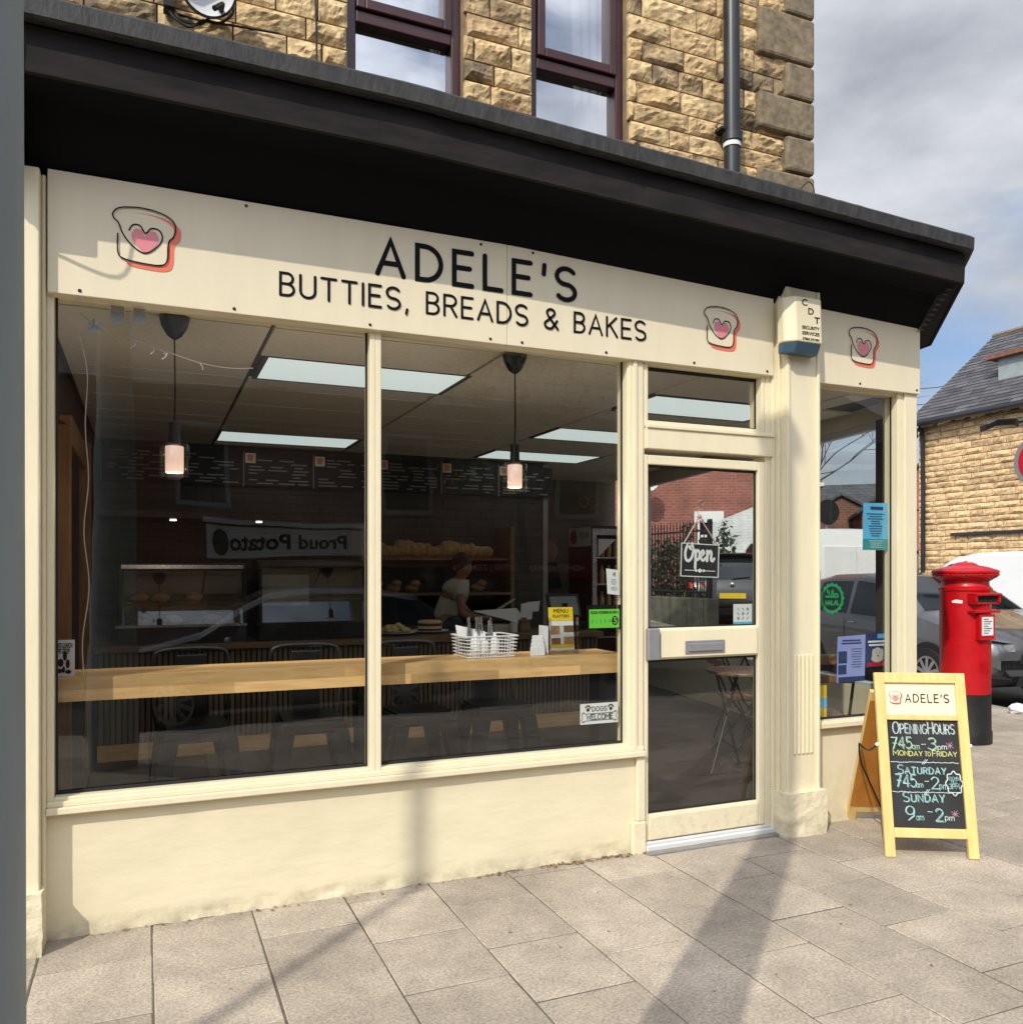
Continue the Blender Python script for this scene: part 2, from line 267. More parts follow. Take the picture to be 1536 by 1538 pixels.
# paving: speckled aggregate and broad stains
def paving():
    m = bpy.data.materials.new('paving_slab'); m.use_nodes = True; t = m.node_tree; b = t.nodes['Principled BSDF']; l = t.links.new
    b.inputs['Roughness'].default_value = .88; b.inputs['Specular IOR Level'].default_value = .3
    tcn = t.nodes.new('ShaderNodeTexCoord'); g = t.nodes.new('ShaderNodeNewGeometry')
    n = t.nodes.new('ShaderNodeTexNoise'); n.inputs['Scale'].default_value = 85; n.inputs['Detail'].default_value = 5; n.inputs['Roughness'].default_value = .75; l(tcn.outputs['Object'], n.inputs[0])
    r = t.nodes.new('ShaderNodeValToRGB'); r.color_ramp.elements[0].position = .28; r.color_ramp.elements[0].color = (.20, .163, .128, 1)
    r.color_ramp.elements[1].position = .72; r.color_ramp.elements[1].color = (.60, .52, .42, 1)
    l(n.outputs[0], r.inputs[0])
    n2 = t.nodes.new('ShaderNodeTexNoise'); n2.inputs['Scale'].default_value = 1.4; n2.inputs['Detail'].default_value = 7; n2.inputs['Roughness'].default_value = .65; l(tcn.outputs['Object'], n2.inputs[0])
    a = t.nodes.new('ShaderNodeMapRange'); a.inputs[1].default_value = .3; a.inputs[2].default_value = .7; a.inputs[3].default_value = .66; a.inputs[4].default_value = 1.16; l(n2.outputs[0], a.inputs[0])
    c = t.nodes.new('ShaderNodeMapRange'); c.inputs[3].default_value = .84; c.inputs[4].default_value = 1.08; l(g.outputs['Random Per Island'], c.inputs[0])
    mu0 = t.nodes.new('ShaderNodeMath'); mu0.operation = 'MULTIPLY'; l(a.outputs[0], mu0.inputs[0]); l(c.outputs[0], mu0.inputs[1])
    n3 = t.nodes.new('ShaderNodeTexNoise'); n3.inputs['Scale'].default_value = 6.5; n3.inputs['Detail'].default_value = 9; n3.inputs['Roughness'].default_value = .72; l(tcn.outputs['Object'], n3.inputs[0])
    a3 = t.nodes.new('ShaderNodeMapRange'); a3.inputs[1].default_value = .35; a3.inputs[2].default_value = .6; a3.inputs[3].default_value = .88; a3.inputs[4].default_value = 1.06; l(n3.outputs[0], a3.inputs[0])
    mu = t.nodes.new('ShaderNodeMath'); mu.operation = 'MULTIPLY'; l(mu0.outputs[0], mu.inputs[0]); l(a3.outputs[0], mu.inputs[1])
    h = t.nodes.new('ShaderNodeHueSaturation'); l(r.outputs[0], h.inputs['Color']); l(mu.outputs[0], h.inputs['Value'])
    v = t.nodes.new('ShaderNodeTexVoronoi'); v.inputs['Scale'].default_value = 3.1; l(tcn.outputs['Object'], v.inputs[0])
    vr = t.nodes.new('ShaderNodeMapRange'); vr.inputs[1].default_value = .02; vr.inputs[2].default_value = .045; vr.inputs[3].default_value = .45; vr.inputs[4].default_value = 1; l(v.outputs['Distance'], vr.inputs[0])
    h2 = t.nodes.new('ShaderNodeHueSaturation'); l(h.outputs[0], h2.inputs['Color']); l(vr.outputs[0], h2.inputs['Value']); l(h2.outputs[0], b.inputs['Base Color'])
    bp = t.nodes.new('ShaderNodeBump'); bp.inputs['Strength'].default_value = .8; bp.inputs['Distance'].default_value = .004; l(n.outputs[0], bp.inputs['Height']); l(bp.outputs[0], b.inputs['Normal'])
    return m
M['paving'] = paving()

# ---------------------------------------------------------------- mesh builder
ROOT = {}
def tag(o, label=None, cat=None, group=None, kind=None):
    if label: o['label'] = label
    if cat: o['category'] = cat
    if group: o['group'] = group
    if kind: o['kind'] = kind
    return o
def thing(name, label, cat, loc=(0, 0, 0), rz=0, group=None):
    o = bpy.data.objects.new(name, None); COL.objects.link(o); o.location = loc; o.rotation_euler = (0, 0, rz); o.empty_display_size = .1
    ROOT[o.name] = (Vector(loc), rz)
    return tag(o, label, cat, group)
def top_of(o):
    while o.parent: o = o.parent
    return o
class MB:
    def __init__(s): s.v = []; s.f = []; s.M = None
    def add(s, vs, fs):
        n = len(s.v)
        s.v += [Vector(p) if s.M is None else s.M @ Vector(p) for p in vs]
        s.f += [tuple(i+n for i in f) for f in fs]; return s
    def box(s, x0, x1, y0, y1, z0, z1):
        if x0 > x1: x0, x1 = x1, x0
        if y0 > y1: y0, y1 = y1, y0
        if z0 > z1: z0, z1 = z1, z0
        return s.add([(x0,y0,z0),(x1,y0,z0),(x1,y1,z0),(x0,y1,z0),(x0,y0,z1),(x1,y0,z1),(x1,y1,z1),(x0,y1,z1)],
                     [(0,3,2,1),(4,5,6,7),(0,1,5,4),(1,2,6,5),(2,3,7,6),(3,0,4,7)])
    def quad(s, a, b, c, d): return s.add([a, b, c, d], [(0,1,2,3)])
    def poly(s, pts): return s.add(pts, [tuple(range(len(pts)))])
    def sweep(s, prof, frames, closed=True, caps=True):
        """prof: list of 2D pts; frames: list of functions/matrices (origin, ax, ay)"""
        k = len(prof); vs = []; fs = []
        for o, ax, ay in frames:
            for p in prof: vs.append(Vector(o)+Vector(ax)*p[0]+Vector(ay)*p[1])
        for i in range(len(frames)-1):
            for j in range(k if closed else k-1):
                a = i*k+j; b = i*k+(j+1) % k
                fs.append((a, b, b+k, a+k))
        if caps and closed: fs += [tuple(range(k-1, -1, -1)), tuple(range((len(frames)-1)*k, len(frames)*k))]
        return s.add(vs, fs)
    def tube(s, pts, r, n=8, caps=True):
        pts = [Vector(p) for p in pts]; rs = r if isinstance(r, (list, tuple)) else [r]*len(pts)
        fr = []; up = None
        for i, p in enumerate(pts):
            d = (pts[min(i+1, len(pts)-1)]-pts[max(i-1, 0)]).normalized()
            if up is None: up = Vector((0, 0, 1)) if abs(d.z) < .9 else Vector((1, 0, 0))
            a = d.cross(up).normalized(); b = a.cross(d).normalized(); up = b
            fr.append((p, a*rs[i], b*rs[i]))
        return s.sweep([(cos(2*pi*j/n), sin(2*pi*j/n)) for j in range(n)], fr, True, caps)
    def lathe(s, prof, c=(0, 0, 0), n=24, flute=None):
        c = Vector(c); vs = []; fs = []; k = len(prof)
        for j in range(n):
            a = 2*pi*j/n
            for (r, z) in prof: vs.append(c+Vector((r*cos(a), r*sin(a), z)))
        for j in range(n):
            for i in range(k-1):
                a = j*k+i; b = ((j+1) % n)*k+i
                fs.append((a, b, b+1, a+1))
        return s.add(vs, fs)
    def cyl(s, c, r, z0, z1, n=20): return s.lathe([(0.0001, z0), (r, z0), (r, z1), (0.0001, z1)], c, n)
    def ball(s, c, r, nu=14, nv=8):
        rx, ry, rz = r if isinstance(r, tuple) else (r, r, r); c = Vector(c); vs = []; fs = []
        for i in range(nv+1):
            t = -pi/2+pi*i/nv
            for j in range(nu):
                a = 2*pi*j/nu; ct = max(cos(t), .001)
                vs.append(c+Vector((rx*ct*cos(a), ry*ct*sin(a), rz*sin(t))))
        for i in range(nv):
            for j in range(nu): fs.append((i*nu+j, i*nu+(j+1) % nu, (i+1)*nu+(j+1) % nu, (i+1)*nu+j))
        return s.add(vs, fs)
    def build(s, name, m, parent=None, smooth=False, bevel=0, world=True, sub=0, seg=2):
        me = bpy.data.meshes.new(name)
        vs = s.v
        if parent is not None and world:
            L_, rz = ROOT[top_of(parent).name]; mm = Matrix.Rotation(-rz, 3, 'Z'); vs = [mm @ (v-L_) for v in vs]
        me.from_pydata([tuple(v) for v in vs], [], s.f); me.update()
        bm = bmesh.new(); bm.from_mesh(me); bmesh.ops.recalc_face_normals(bm, faces=bm.faces); bm.to_mesh(me); bm.free()
        o = bpy.data.objects.new(name, me); COL.objects.link(o)
        if m is not None: me.materials.append(m if not isinstance(m, str) else M[m])
        if smooth:
            for p in me.polygons: p.use_smooth = True
            try: me.set_sharp_from_angle(angle=R(38))
            except Exception: pass
        if bevel:
            b = o.modifiers.new('bevel', 'BEVEL'); b.width = bevel; b.segments = seg; b.limit_method = 'ANGLE'; b.angle_limit = R(40)
        if sub:
            b = o.modifiers.new('sub', 'SUBSURF'); b.levels = sub; b.render_levels = sub
        if parent is not None: o.parent = parent
        return o
def child(parent, name, m, fn, **k):
    mb = MB(); fn(mb); return mb.build(name, m, parent, **k)
def copy_tree(o, parent=None):
    c = o.copy(); COL.objects.link(c); c.parent = parent
    for ch in list(o.children): copy_tree(ch, c)
    return c

# ---------------------------------------------------------------- lettering (monoline strokes)
def arc(cx, cy, rx, ry, a0, a1, n=10): return [(cx+rx*cos(R(a0+(a1-a0)*i/n)), cy+ry*sin(R(a0+(a1-a0)*i/n))) for i in range(n+1)]
def S_(w=.55): return [arc(w/2, .745, w/2, .255, 35, 270, 14)+arc(w/2, .245, w/2, .245, 90, -145, 14)[1:]]
G = {
 'A': (.66, [[(0, 0), (.33, 1), (.66, 0)], [(.12, .33), (.54, .33)]]),
 'B': (.52, [[(0, 0), (0, 1), (.26, 1)]+arc(.26, .76, .22, .24, 90, -90)[1:]+[(0, .52)], [(.26, .52)]+arc(.26, .26, .26, .26, 90, -90)[1:]+[(0, 0)]]),
 'C': (.60, [arc(.33, .5, .33, .5, 50, 310, 18)]),
 'D': (.62, [[(0, 0), (0, 1), (.2, 1)]+arc(.2, .5, .42, .5, 90, -90, 16)[1:]+[(0, 0)]]),
 'E': (.48, [[(.48, 1), (0, 1), (0, 0), (.48, 0)], [(0, .52), (.42, .52)]]),
 'F': (.46, [[(.46, 1), (0, 1), (0, 0)], [(0, .52), (.40, .52)]]),
 'G': (.64, [arc(.33, .5, .33, .5, 50, 360, 20)+[(.42, .5)]]),
 'H': (.58, [[(0, 0), (0, 1)], [(.58, 0), (.58, 1)], [(0, .5), (.58, .5)]]),
 'I': (.02, [[(.01, 0), (.01, 1)]]),
 'J': (.4, [[(.4, 1), (.4, .25)]+arc(.2, .22, .2, .22, 0, -180, 8)]),
 'K': (.54, [[(0, 0), (0, 1)], [(.5, 1), (0, .45)], [(.16, .6), (.54, 0)]]),
 'L': (.46, [[(0, 1), (0, 0), (.46, 0)]]),
 'M': (.72, [[(0, 0), (0, 1), (.36, .35), (.72, 1), (.72, 0)]]),
 'N': (.58, [[(0, 0), (0, 1), (.58, 0), (.58, 1)]]),
 'O': (.70, [arc(.35, .5, .35, .5, 90, 450, 24)]),
 'P': (.52, [[(0, 0), (0, 1), (.27, 1)]+arc(.27, .745, .25, .255, 90, -90)[1:]+[(0, .49)]]),
 'R': (.54, [[(0, 0), (0, 1), (.27, 1)]+arc(.27, .745, .25, .255, 90, -90)[1:]+[(0, .49)], [(.27, .49), (.54, 0)]]),
 'S': (.55, S_()),
 'T': (.58, [[(0, 1), (.58, 1)], [(.29, 1), (.29, 0)]]),
 'U': (.58, [[(0, 1), (0, .3)]+arc(.29, .29, .29, .29, 180, 360, 12)+[(.58, 1)]]),
 'V': (.6, [[(0, 1), (.3, 0), (.6, 1)]]),
 'W': (.86, [[(0, 1), (.2, 0), (.43, .8), (.66, 0), (.86, 1)]]),
 'X': (.56, [[(0, 0), (.56, 1)], [(0, 1), (.56, 0)]]),
 'Y': (.58, [[(0, 1), (.29, .48), (.58, 1)], [(.29, .48), (.29, 0)]]),
 'Z': (.54, [[(0, 1), (.54, 1), (0, 0), (.54, 0)]]),
 '0': (.56, [arc(.28, .5, .28, .5, 90, 450, 20)]),
 '1': (.22, [[(0, .8), (.2, 1), (.2, 0)]]),
 '2': (.54, [arc(.27, .72, .27, .28, 165, -25, 12)+[(0, 0), (.54, 0)]]),
 '3': (.5, [arc(.22, .76, .25, .24, 150, -90, 12)+arc(.22, .26, .28, .26, 90, -150, 12)]),
 '4': (.58, [[(.44, 0), (.44, 1), (0, .3), (.58, .3)]]),
 '5': (.52, [[(.48, 1), (.08, 1), (.04, .55)]+arc(.22, .32, .30, .32, 120, -140, 14)]),
 '7': (.54, [[(0, 1), (.54, 1), (.16, 0)], [(.14, .5), (.48, .5)]]),
 '8': (.52, [arc(.26, .76, .22, .24, 0, 360, 16), arc(.26, .27, .26, .27, 0, 360, 16)]),
 '6': (.52, [arc(.26, .28, .26, .28, 0, 360, 16), [(.01, .33), (.12, .75), (.4, 1)]]),
 '9': (.52, [arc(.26, .7, .26, .3, 0, 360, 16), [(.52, .7), (.48, .3), (.14, 0)]]),
 '&': (.66, [[(.66, 0), (.16, .68)]+arc(.31, .82, .19, .18, 215, -40, 12)+[(.1, .36)]+arc(.25, .21, .24, .21, 150, 300, 8)+[(.62, .42)]]),
 "'": (.06, [[(.05, 1), (.03, .72)]]),
 ',': (.08, [[(.06, .04), (.02, -.16)]]),
 '.': (.04, [[(.02, 0), (.02, .02)]]),
 '-': (.34, [[(0, .45), (.34, .45)]]),
 ' ': (.34, []),
 'a': (.42, [arc(.2, .25, .2, .25, 20, 340, 12), [(.4, .5), (.4, 0)]]),
 'm': (.62, [[(0, 0), (0, .5)], arc(.155, .32, .155, .18, 180, 0, 8)+[(.31, 0)], arc(.465, .32, .155, .18, 180, 0, 8)+[(.62, 0)]]),
 'p': (.42, [[(0, .5), (0, -.25)], arc(.21, .25, .2, .25, 160, -160, 12)]),
}
def ribbon(mb, pts, wd, o, ux, uz, n, off):
    pts = [Vector((p[0], p[1])) for p in pts]
    q = [pts[0]]
    for p in pts[1:]:
        if (p-q[-1]).length > 1e-5: q.append(p)
    pts = q; h = wd/2; L_, R_ = [], []
    P = lambda p, e=0: Vector(o)+Vector(ux)*p.x+Vector(uz)*p.y+Vector(n)*(off+e)
    if len(pts) == 1: pts = [pts[0], pts[0]+Vector((.0005, 0))]
    closed = (pts[0]-pts[-1]).length < 1e-4 and len(pts) > 3
    for i, p in enumerate(pts):
        if closed:
            a = pts[i-1] if i else pts[-2]; b = pts[i+1] if i < len(pts)-1 else pts[1]
        else:
            a = pts[i-1] if i else p; b = pts[i+1] if i < len(pts)-1 else p
        d1 = (p-a).normalized() if a != p else (b-p).normalized(); d2 = (b-p).normalized() if b != p else d1
        t = d1+d2
        if t.length < .2: t = d1
        t.normalize(); nn = Vector((-t.y, t.x)); c = max(.5, nn.dot(Vector((-d1.y, d1.x))))
        L_.append(p+nn*h/c); R_.append(p-nn*h/c)
    vs = [P(p) for p in L_]+[P(p) for p in R_]; k = len(pts)
    mb.add(vs, [(i, i+k, i+k+1, i+1) for i in range(k-1)])
    if not closed:
        for p, e in ((pts[0], .00008), (pts[-1], .00016)):
            mb.add([P(p+Vector((cos(2*pi*j/12), sin(2*pi*j/12)))*h, e) for j in range(12)], [tuple(range(12))])
def stroke_text(mb, text, x0, z0, height, wd, width=None, track=.22, o=(0, 0, 0), ux=(1, 0, 0), uz=(0, 0, 1), n=(0, -1, 0), off=.002, small=1.0, jit=0, center=False):
    tot = 0; items = []
    for i, ch in enumerate(text):
        sc = small if (small != 1 and ch.isupper() and i and text[i-1] != ' ') else 1
        g = G[ch]; items.append((ch, tot, sc)); tot += g[0]*sc+track
    tot -= track
    sx = (width/tot) if width else height
    if center: x0 -= tot*sx/2
    k = 0; W_ = (lambda: random.uniform(-jit, jit)*.32*height) if jit else (lambda: 0)
    for ch, px, sc in items:
        dy = random.uniform(-jit, jit)*height
        for st in G[ch][1]:
            ribbon(mb, [(x0+(px+p[0]*sc)*sx+W_(), z0+dy+p[1]*sc*height+W_()) for p in st], wd, o, ux, uz, n, off+(k % 12)*.00025); k += 1
    return tot*sx
def font_text(text, name, m, parent, pos, size, ux=(1, 0, 0), uz=(0, 0, 1), width=None, bold=0, align='CENTER', shear=0, world=True):
    cu = bpy.data.curves.new(name, 'FONT'); cu.body = text; cu.size = size; cu.align_x = align; cu.align_y = 'CENTER'; cu.offset = bold; cu.shear = shear; cu.resolution_u = 3
    o = bpy.data.objects.new(name, cu); COL.objects.link(o); bpy.context.view_layer.update()
    dg = bpy.context.evaluated_depsgraph_get(); me = bpy.data.meshes.new_from_object(o.evaluated_get(dg)); bpy.data.objects.remove(o); bpy.data.curves.remove(cu)
    xs = [v.co.x for v in me.vertices]; sx = 1
    if width and xs: sx = width/(max(xs)-min(xs))
    mb = MB(); ux = Vector(ux); uz = Vector(uz)
    mb.add([Vector(pos)+ux*v.co.x*sx+uz*v.co.y for v in me.vertices], [tuple(p.vertices) for p in me.polygons])
    bpy.data.meshes.remove(me)
    return mb.build(name, m, parent, world=world)
def catmull(pts, k=6, closed=False):
    o = []; n = len(pts)
    rng = range(n) if closed else range(n-1)
    for i in rng:
        g = (lambda j: Vector(pts[j % n])) if closed else (lambda j: Vector(pts[max(0, min(n-1, j))]))
        a, b, c, d = g(i-1), g(i), g(i+1), g(i+2)
        for s_ in range(k):
            t = s_/k; o.append(.5*((2*b)+(c-a)*t+(2*a-5*b+4*c-d)*t*t+(3*b-a-3*c+d)*t**3))
    if not closed: o.append(Vector(pts[-1]))
    return o
BREAD = catmull([(.14, .12), (.45, .07), (.74, .08), (.84, .2), (.86, .5), (.95, .63), (.95, .82), (.76, .95), (.45, 1.0), (.13, .97), (0, .84), (.05, .72), (.1, .6), (.1, .3)], 6, True)
HEART = catmull([(.48, .27), (.64, .38), (.72, .53), (.66, .66), (.55, .66), (.48, .57), (.42, .67), (.31, .67), (.25, .55), (.31, .4)], 6, True)
LINE = catmull([(.07, .52), (.07, .22), (.15, .12), (.42, .08), (.72, .08), (.83, .18), (.85, .48), (.92, .58), (.96, .7), (.93, .84), (.76, .95), (.45, 1.0), (.12, .96), (0, .86), (.01, .77), (.08, .7), (.15, .52), (.3, .34), (.48, .25), (.64, .35), (.75, .52), (.71, .66), (.58, .68), (.49, .585), (.41, .7), (.30, .70), (.24, .60)], 6)
def logo(parent, x, z, wd, Y, ux=(1, 0, 0), uz=(0, 0, 1), n=(0, -1, 0), o=(0, 0, 0), bg='panel', world=True):
    P = lambda p, e, dx=0, dz=0: Vector(o)+Vector(ux)*(x+wd*(p[0]-.5+dx))+Vector(uz)*(z+wd*(p[1]-.5+dz))+Vector(n)*e+(Vector((0, Y, 0)))
    a = MB().poly([P(p, .002, .08, -.085) for p in BREAD]).build('bread_emblem', 'coral', parent, world=world)
    MB().poly([P((p[0]*.955+.012, p[1]*.905), .0035) for p in BREAD]).build('bread_fill', bg, a, world=world)
    MB().poly([P((.5+(p[0]-.5)*.9+.0, p[1]*.92+.02), .005) for p in HEART]).build('heart', 'pink', a, world=world)
    mb = MB(); ribbon(mb, [(x+wd*(p[0]-.5), z+wd*(p[1]-.5)) for p in LINE], wd*.022, Vector(o)+Vector((0, Y, 0)), ux, uz, n, .0065); mb.build('outline', 'ink', a, world=world)
    return a

# ================================================================ SETTING
A_ = Vector((4.44, 0, 0)); B_ = Vector((5.2, .85, 0)); DS = Vector((sin(R(10)), cos(R(10)), 0)); C_ = B_+DS*5.45
def terr(y):
    if y < -4.7: return -.13-.06*min(8.5, (-4.7-y))
    return gz(y)-.13
mb = MB(); ys = [-260, -60, -30, -13.3, -11, -9, -7, -4.75, 0, 3, 5.5, 8, 12, 20, 30, 40, 80, 260]; xs = [-260, -40, -8, 0, 6, 12, 20, 40, 260]
vs = [(x, y, terr(y)) for y in ys for x in xs]; n = len(xs)
mb.add(vs, [(j*n+i, j*n+i+1, (j+1)*n+i+1, (j+1)*n+i) for j in range(len(ys)-1) for i in range(n-1)])
tag(mb.build('road_ground', 'asphalt'), kind='structure')
def kerbx(y): return 7.42+.1763*(y+4.7)
BLD = [(-7, 0), (4.44, 0), (5.2, .85), (C_.x, C_.y), (C_.x, 9), (-7, 9)]
def inside(px, py, poly):
    r = False
    for i in range(len(poly)):
        x1, y1 = poly[i]; x2, y2 = poly[i-1]
        if (y1 > py) != (y2 > py) and px < (x2-x1)*(py-y1)/(y2-y1)+x1: r = not r
    return r
mb = MB(); SW, SL, GAP = .408, .457, .0055
i = 0; x = -5.282
while x < 12:
    y = (-4.668 if i % 2 else -4.44)-SL
    while y < 15:
        x1, y1 = x+SW, y+SL; cx_, cy_ = (x+x1)/2, (y+y1)/2
        x1c = min(x1, kerbx(cy_)-.03)
        if x1c-x > .08 and not inside(cx_, cy_-.26, BLD) and not inside(cx_-.05, cy_-.26, BLD):
            g_ = GAP/2; r = lambda: random.uniform(-.0016, .0016); e = .004; j = lambda: random.uniform(-.002, .002)
            z = [gz(y)+r(), gz(y)+r(), gz(y1)+r(), gz(y1)+r()]
            xa, xb, ya, yb = x+g_+j(), x1c-g_+j(), max(y, -4.715)+g_+j(), y1-g_+j()
            mb.add([(xa+e, ya+e, z[0]), (xb-e, ya+e, z[1]), (xb-e, yb-e, z[2]), (xa+e, yb-e, z[3]),
                    (xa, ya, z[0]-.004), (xb, ya, z[1]-.004), (xb, yb, z[2]-.004), (xa, yb, z[3]-.004),
                    (xa, ya, z[0]-.03), (xb, ya, z[1]-.03), (xb, yb, z[2]-.03), (xa, yb, z[3]-.03)],
                   [(0,1,2,3), (4,5,1,0), (5,6,2,1), (6,7,3,2), (7,4,0,3), (8,9,5,4), (9,10,6,5), (10,11,7,6), (11,8,4,7)])
        y = y1
    x += SW; i += 1
tag(mb.build('pavement', 'paving'), kind='structure')
mb = MB()
ysb = [-4.72, 0, 3, 5.5, 8, 12, 15]
for a, b in zip(ysb[:-1], ysb[1:]):
    mb.quad((-5.3, a, gz(a)-.0035), (kerbx(a)-.02, a, gz(a)-.0035), (kerbx(b)-.02, b, gz(b)-.0035), (-5.3, b, gz(b)-.0035))
tag(mb.build('pavement_bedding', 'joint'), kind='structure')
mb = MB()
for k in range(26):                                   # kerb stones: along the main road and the side street
    y = -4.7+k*.8; p = Vector((kerbx(y), y, 0)); q = Vector((kerbx(y+.79), y+.79, 0)); nx = Vector((DS.y, -DS.x, 0))*.12
    za, zb = gz(y), gz(y+.79)
    mb.add([p+Vector((0,0,-.2)), p+nx+Vector((0,0,-.2)), q+nx+Vector((0,0,-.2)), q+Vector((0,0,-.2)), p+Vector((0,0,za)), p+nx+Vector((0,0,za-.008)), q+nx+Vector((0,0,zb-.008)), q+Vector((0,0,zb))],
           [(0,3,2,1),(4,5,6,7),(0,1,5,4),(1,2,6,5),(2,3,7,6),(3,0,4,7)])
for k in range(16): mb.box(-5.3+k*.8, -5.3+k*.8+.794, -4.84, -4.72, -.25, -.003)
tag(mb.build('kerb', 'kerb', bevel=.01), kind='structure')
mb = MB()
for yy in (-5.12, -5.42): mb.add([(-30, yy, terr(yy)+.004), (7, yy, terr(yy)+.004), (7, yy+.1, terr(yy+.1)+.004), (-30, yy+.1, terr(yy+.1)+.004)], [(0,1,2,3)])
tag(mb.build('road_marking', 'yellow_line'), kind='structure')
mb = MB(); mb.box(-40, 40, -13.6, -11.0, -.8, terr(-11)+.02); tag(mb.build('far_pavement', 'kerb'), kind='structure')
# loose dirt at the wall foot: leaves and grit
mb = MB()
for k in range(210):
    x = random.choice([random.uniform(1.5, 2.45), random.uniform(1.9, 2.45), random.uniform(-.3, 2.4)]); y = -.025-abs(random.gauss(0, .022)); s = random.uniform(.004, .013); a = random.uniform(0, 6.3); z = .003+random.uniform(0, .004)
    c, s_ = cos(a)*s, sin(a)*s
    mb.add([(x-c, y-s_, z), (x+s_*.6, y-c*.6, z+s*.4), (x+c, y+s_, z+.001), (x-s_*.6, y+c*.6, z+s*.2)], [(0,1,2,3)])
for k in range(46):
    x, y = random.uniform(-.2, 6), random.uniform(-1.7, -.1); s = random.uniform(.003, .009); a = random.uniform(0, 6.3); c, s_ = cos(a)*s, sin(a)*s
    mb.add([(x-c, y-s_, .003), (x+s_*.6, y-c*.6, .003+s*.5), (x+c, y+s_, .004), (x-s_*.6, y+c*.6, .004)], [(0,1,2,3)])
tag(mb.build('leaf_litter', 'leaf'), 'dead leaves and grit along the foot of the cream shop wall', 'litter', kind='stuff')

# ================================================================ THE SHOP BUILDING
shop = thing('shop_building', 'corner shop with cream painted front, black cornice and rough sandstone upper floor', 'shop', (0, 0, 0))
YW = .12
def rock_wall(mb, x0, x1, z0, z1, y, ch, lw, holes=(), amp=.022, nx=7, nz=5, rnd=random, g=.004):
    """coursed rock-faced blocks with real relief; wall runs along +x facing -y"""
    from mathutils import noise
    z = z0; row = 0
    while z < z1:
        h = ch*rnd.uniform(.86, 1.14); x = x0-rnd.uniform(0, lw[1])
        while x < x1:
            L_ = rnd.uniform(*lw); segs = [(max(x, x0), min(x+L_, x1))]
            for (hx0, hx1, hz0, hz1) in holes:
                if z+h > hz0 and z < hz1:
                    ns = []
                    for a, b in segs:
                        if b <= hx0 or a >= hx1: ns.append((a, b))
                        else:
                            if a < hx0: ns.append((a, hx0))
                            if b > hx1: ns.append((hx1, b))
                    segs = ns
            for a, b in segs:
                if b-a < .03: continue
                a2, b2, c2, d2 = a+g, b-g, z+g, z+h-g; sd = rnd.uniform(0, 100); bulge = rnd.uniform(.3, 1.0)*amp
                tx, tz = rnd.uniform(-.4, .4)*amp, rnd.uniform(-.5, .5)*amp
                vs = []; fs = []
                for j in range(nz+1):
                    for i in range(nx+1):
                        s, t = i/nx, j/nz; px, pz = a2+(b2-a2)*s, c2+(d2-c2)*t
                        edge = min(s, 1-s)*nx/1.4; edge2 = min(t, 1-t)*nz/1.4; e = min(1, edge, edge2)
                        nn = noise.noise(Vector((px*9+sd, pz*14, sd)))*.7+noise.noise(Vector((px*26+sd, pz*40, sd)))*.5+noise.noise(Vector((px*60, pz*80, sd)))*.22
                        d = e*(bulge+amp*nn+tx*(s-.5)*2+tz*(t-.5)*2)+amp*.25
                        if 0 < i < nx: px += rnd.uniform(-.12, .12)*(b2-a2)/nx
                        if 0 < j < nz: pz += rnd.uniform(-.12, .12)*(d2-c2)/nz
                        vs.append((px, y-max(-.002, d), pz))
                m_ = nx+1
                for j in range(nz):
                    for i in range(nx): fs.append((j*m_+i, j*m_+i+1, (j+1)*m_+i+1, (j+1)*m_+i))
                k0 = len(vs)   # skirt back into the mortar
                rim = [i for i in range(m_)]+[j*m_+nx for j in range(1, nz+1)]+[nz*m_+i for i in range(nx-1, -1, -1)]+[j*m_ for j in range(nz-1, 0, -1)]
                vs += [(vs[i][0], y+.03, vs[i][2]) for i in rim]
                for i in range(len(rim)): fs.append((rim[i], rim[(i+1) % len(rim)], k0+(i+1) % len(rim), k0+i))
                mb.add(vs, fs)
            x += L_
        z += h; row += 1
W1 = (.885, 1.475, 3.3, 5.6); W2 = (1.855, 2.435, 3.3, 5.6)
mb = MB(); rock_wall(mb, -1.0, 3.68, 3.56, 5.15, YW, .120, (.13, .40), (W1, W2), amp=.022, nx=11, nz=6); mb.build('upper_wall', 'stone', shop, smooth=False)
mb = MB()                                              # mortar backing, with the two openings, and the plain upper shell
yb = YW+.014
for a, b in ((-6.5, W1[0]), (W1[1], W2[0]), (W2[1], 3.68)): mb.box(a, b, yb, yb+.3, 3.3, 7.0)
for wv in (W1, W2): mb.box(wv[0], wv[1], yb, yb+.3, 5.6, 7.0)
mb.box(3.40, 3.68, yb+.3, 7, 3.7, 7.0); mb.box(-6.5, 3.4, 6.6, 7.0, 3.7, 7.0)
mb.build('masonry_backing', 'mortar', shop)
mb = MB(); mb.add([(-6.7, -.1, 7.0), (3.95, -.1, 7.0), (3.95, 7.2, 7.0), (-6.7, 7.2, 7.0), (-6.7, 3.5, 9.4), (3.95, 3.5, 9.4)], [(0,1,5,4), (2,3,4,5), (1,2,5), (3,0,4), (3,2,1,0)])
mb.build('roof', 'slate', shop)
for i, (z0, z1) in enumerate(((3.70, 3.892), (3.906, 4.115), (4.126, 4.34), (4.35, 4.555), (4.567, 4.842), (4.852, 5.08), (5.09, 5.36))):
    wq = .42 if i in (0, 2, 4, 6) else .215
    mb = MB(); mb.box(3.72-wq, 3.72, YW-.055, YW+.30, z0, z1); mb.build('quoin', 'quoin', shop, bevel=.018)
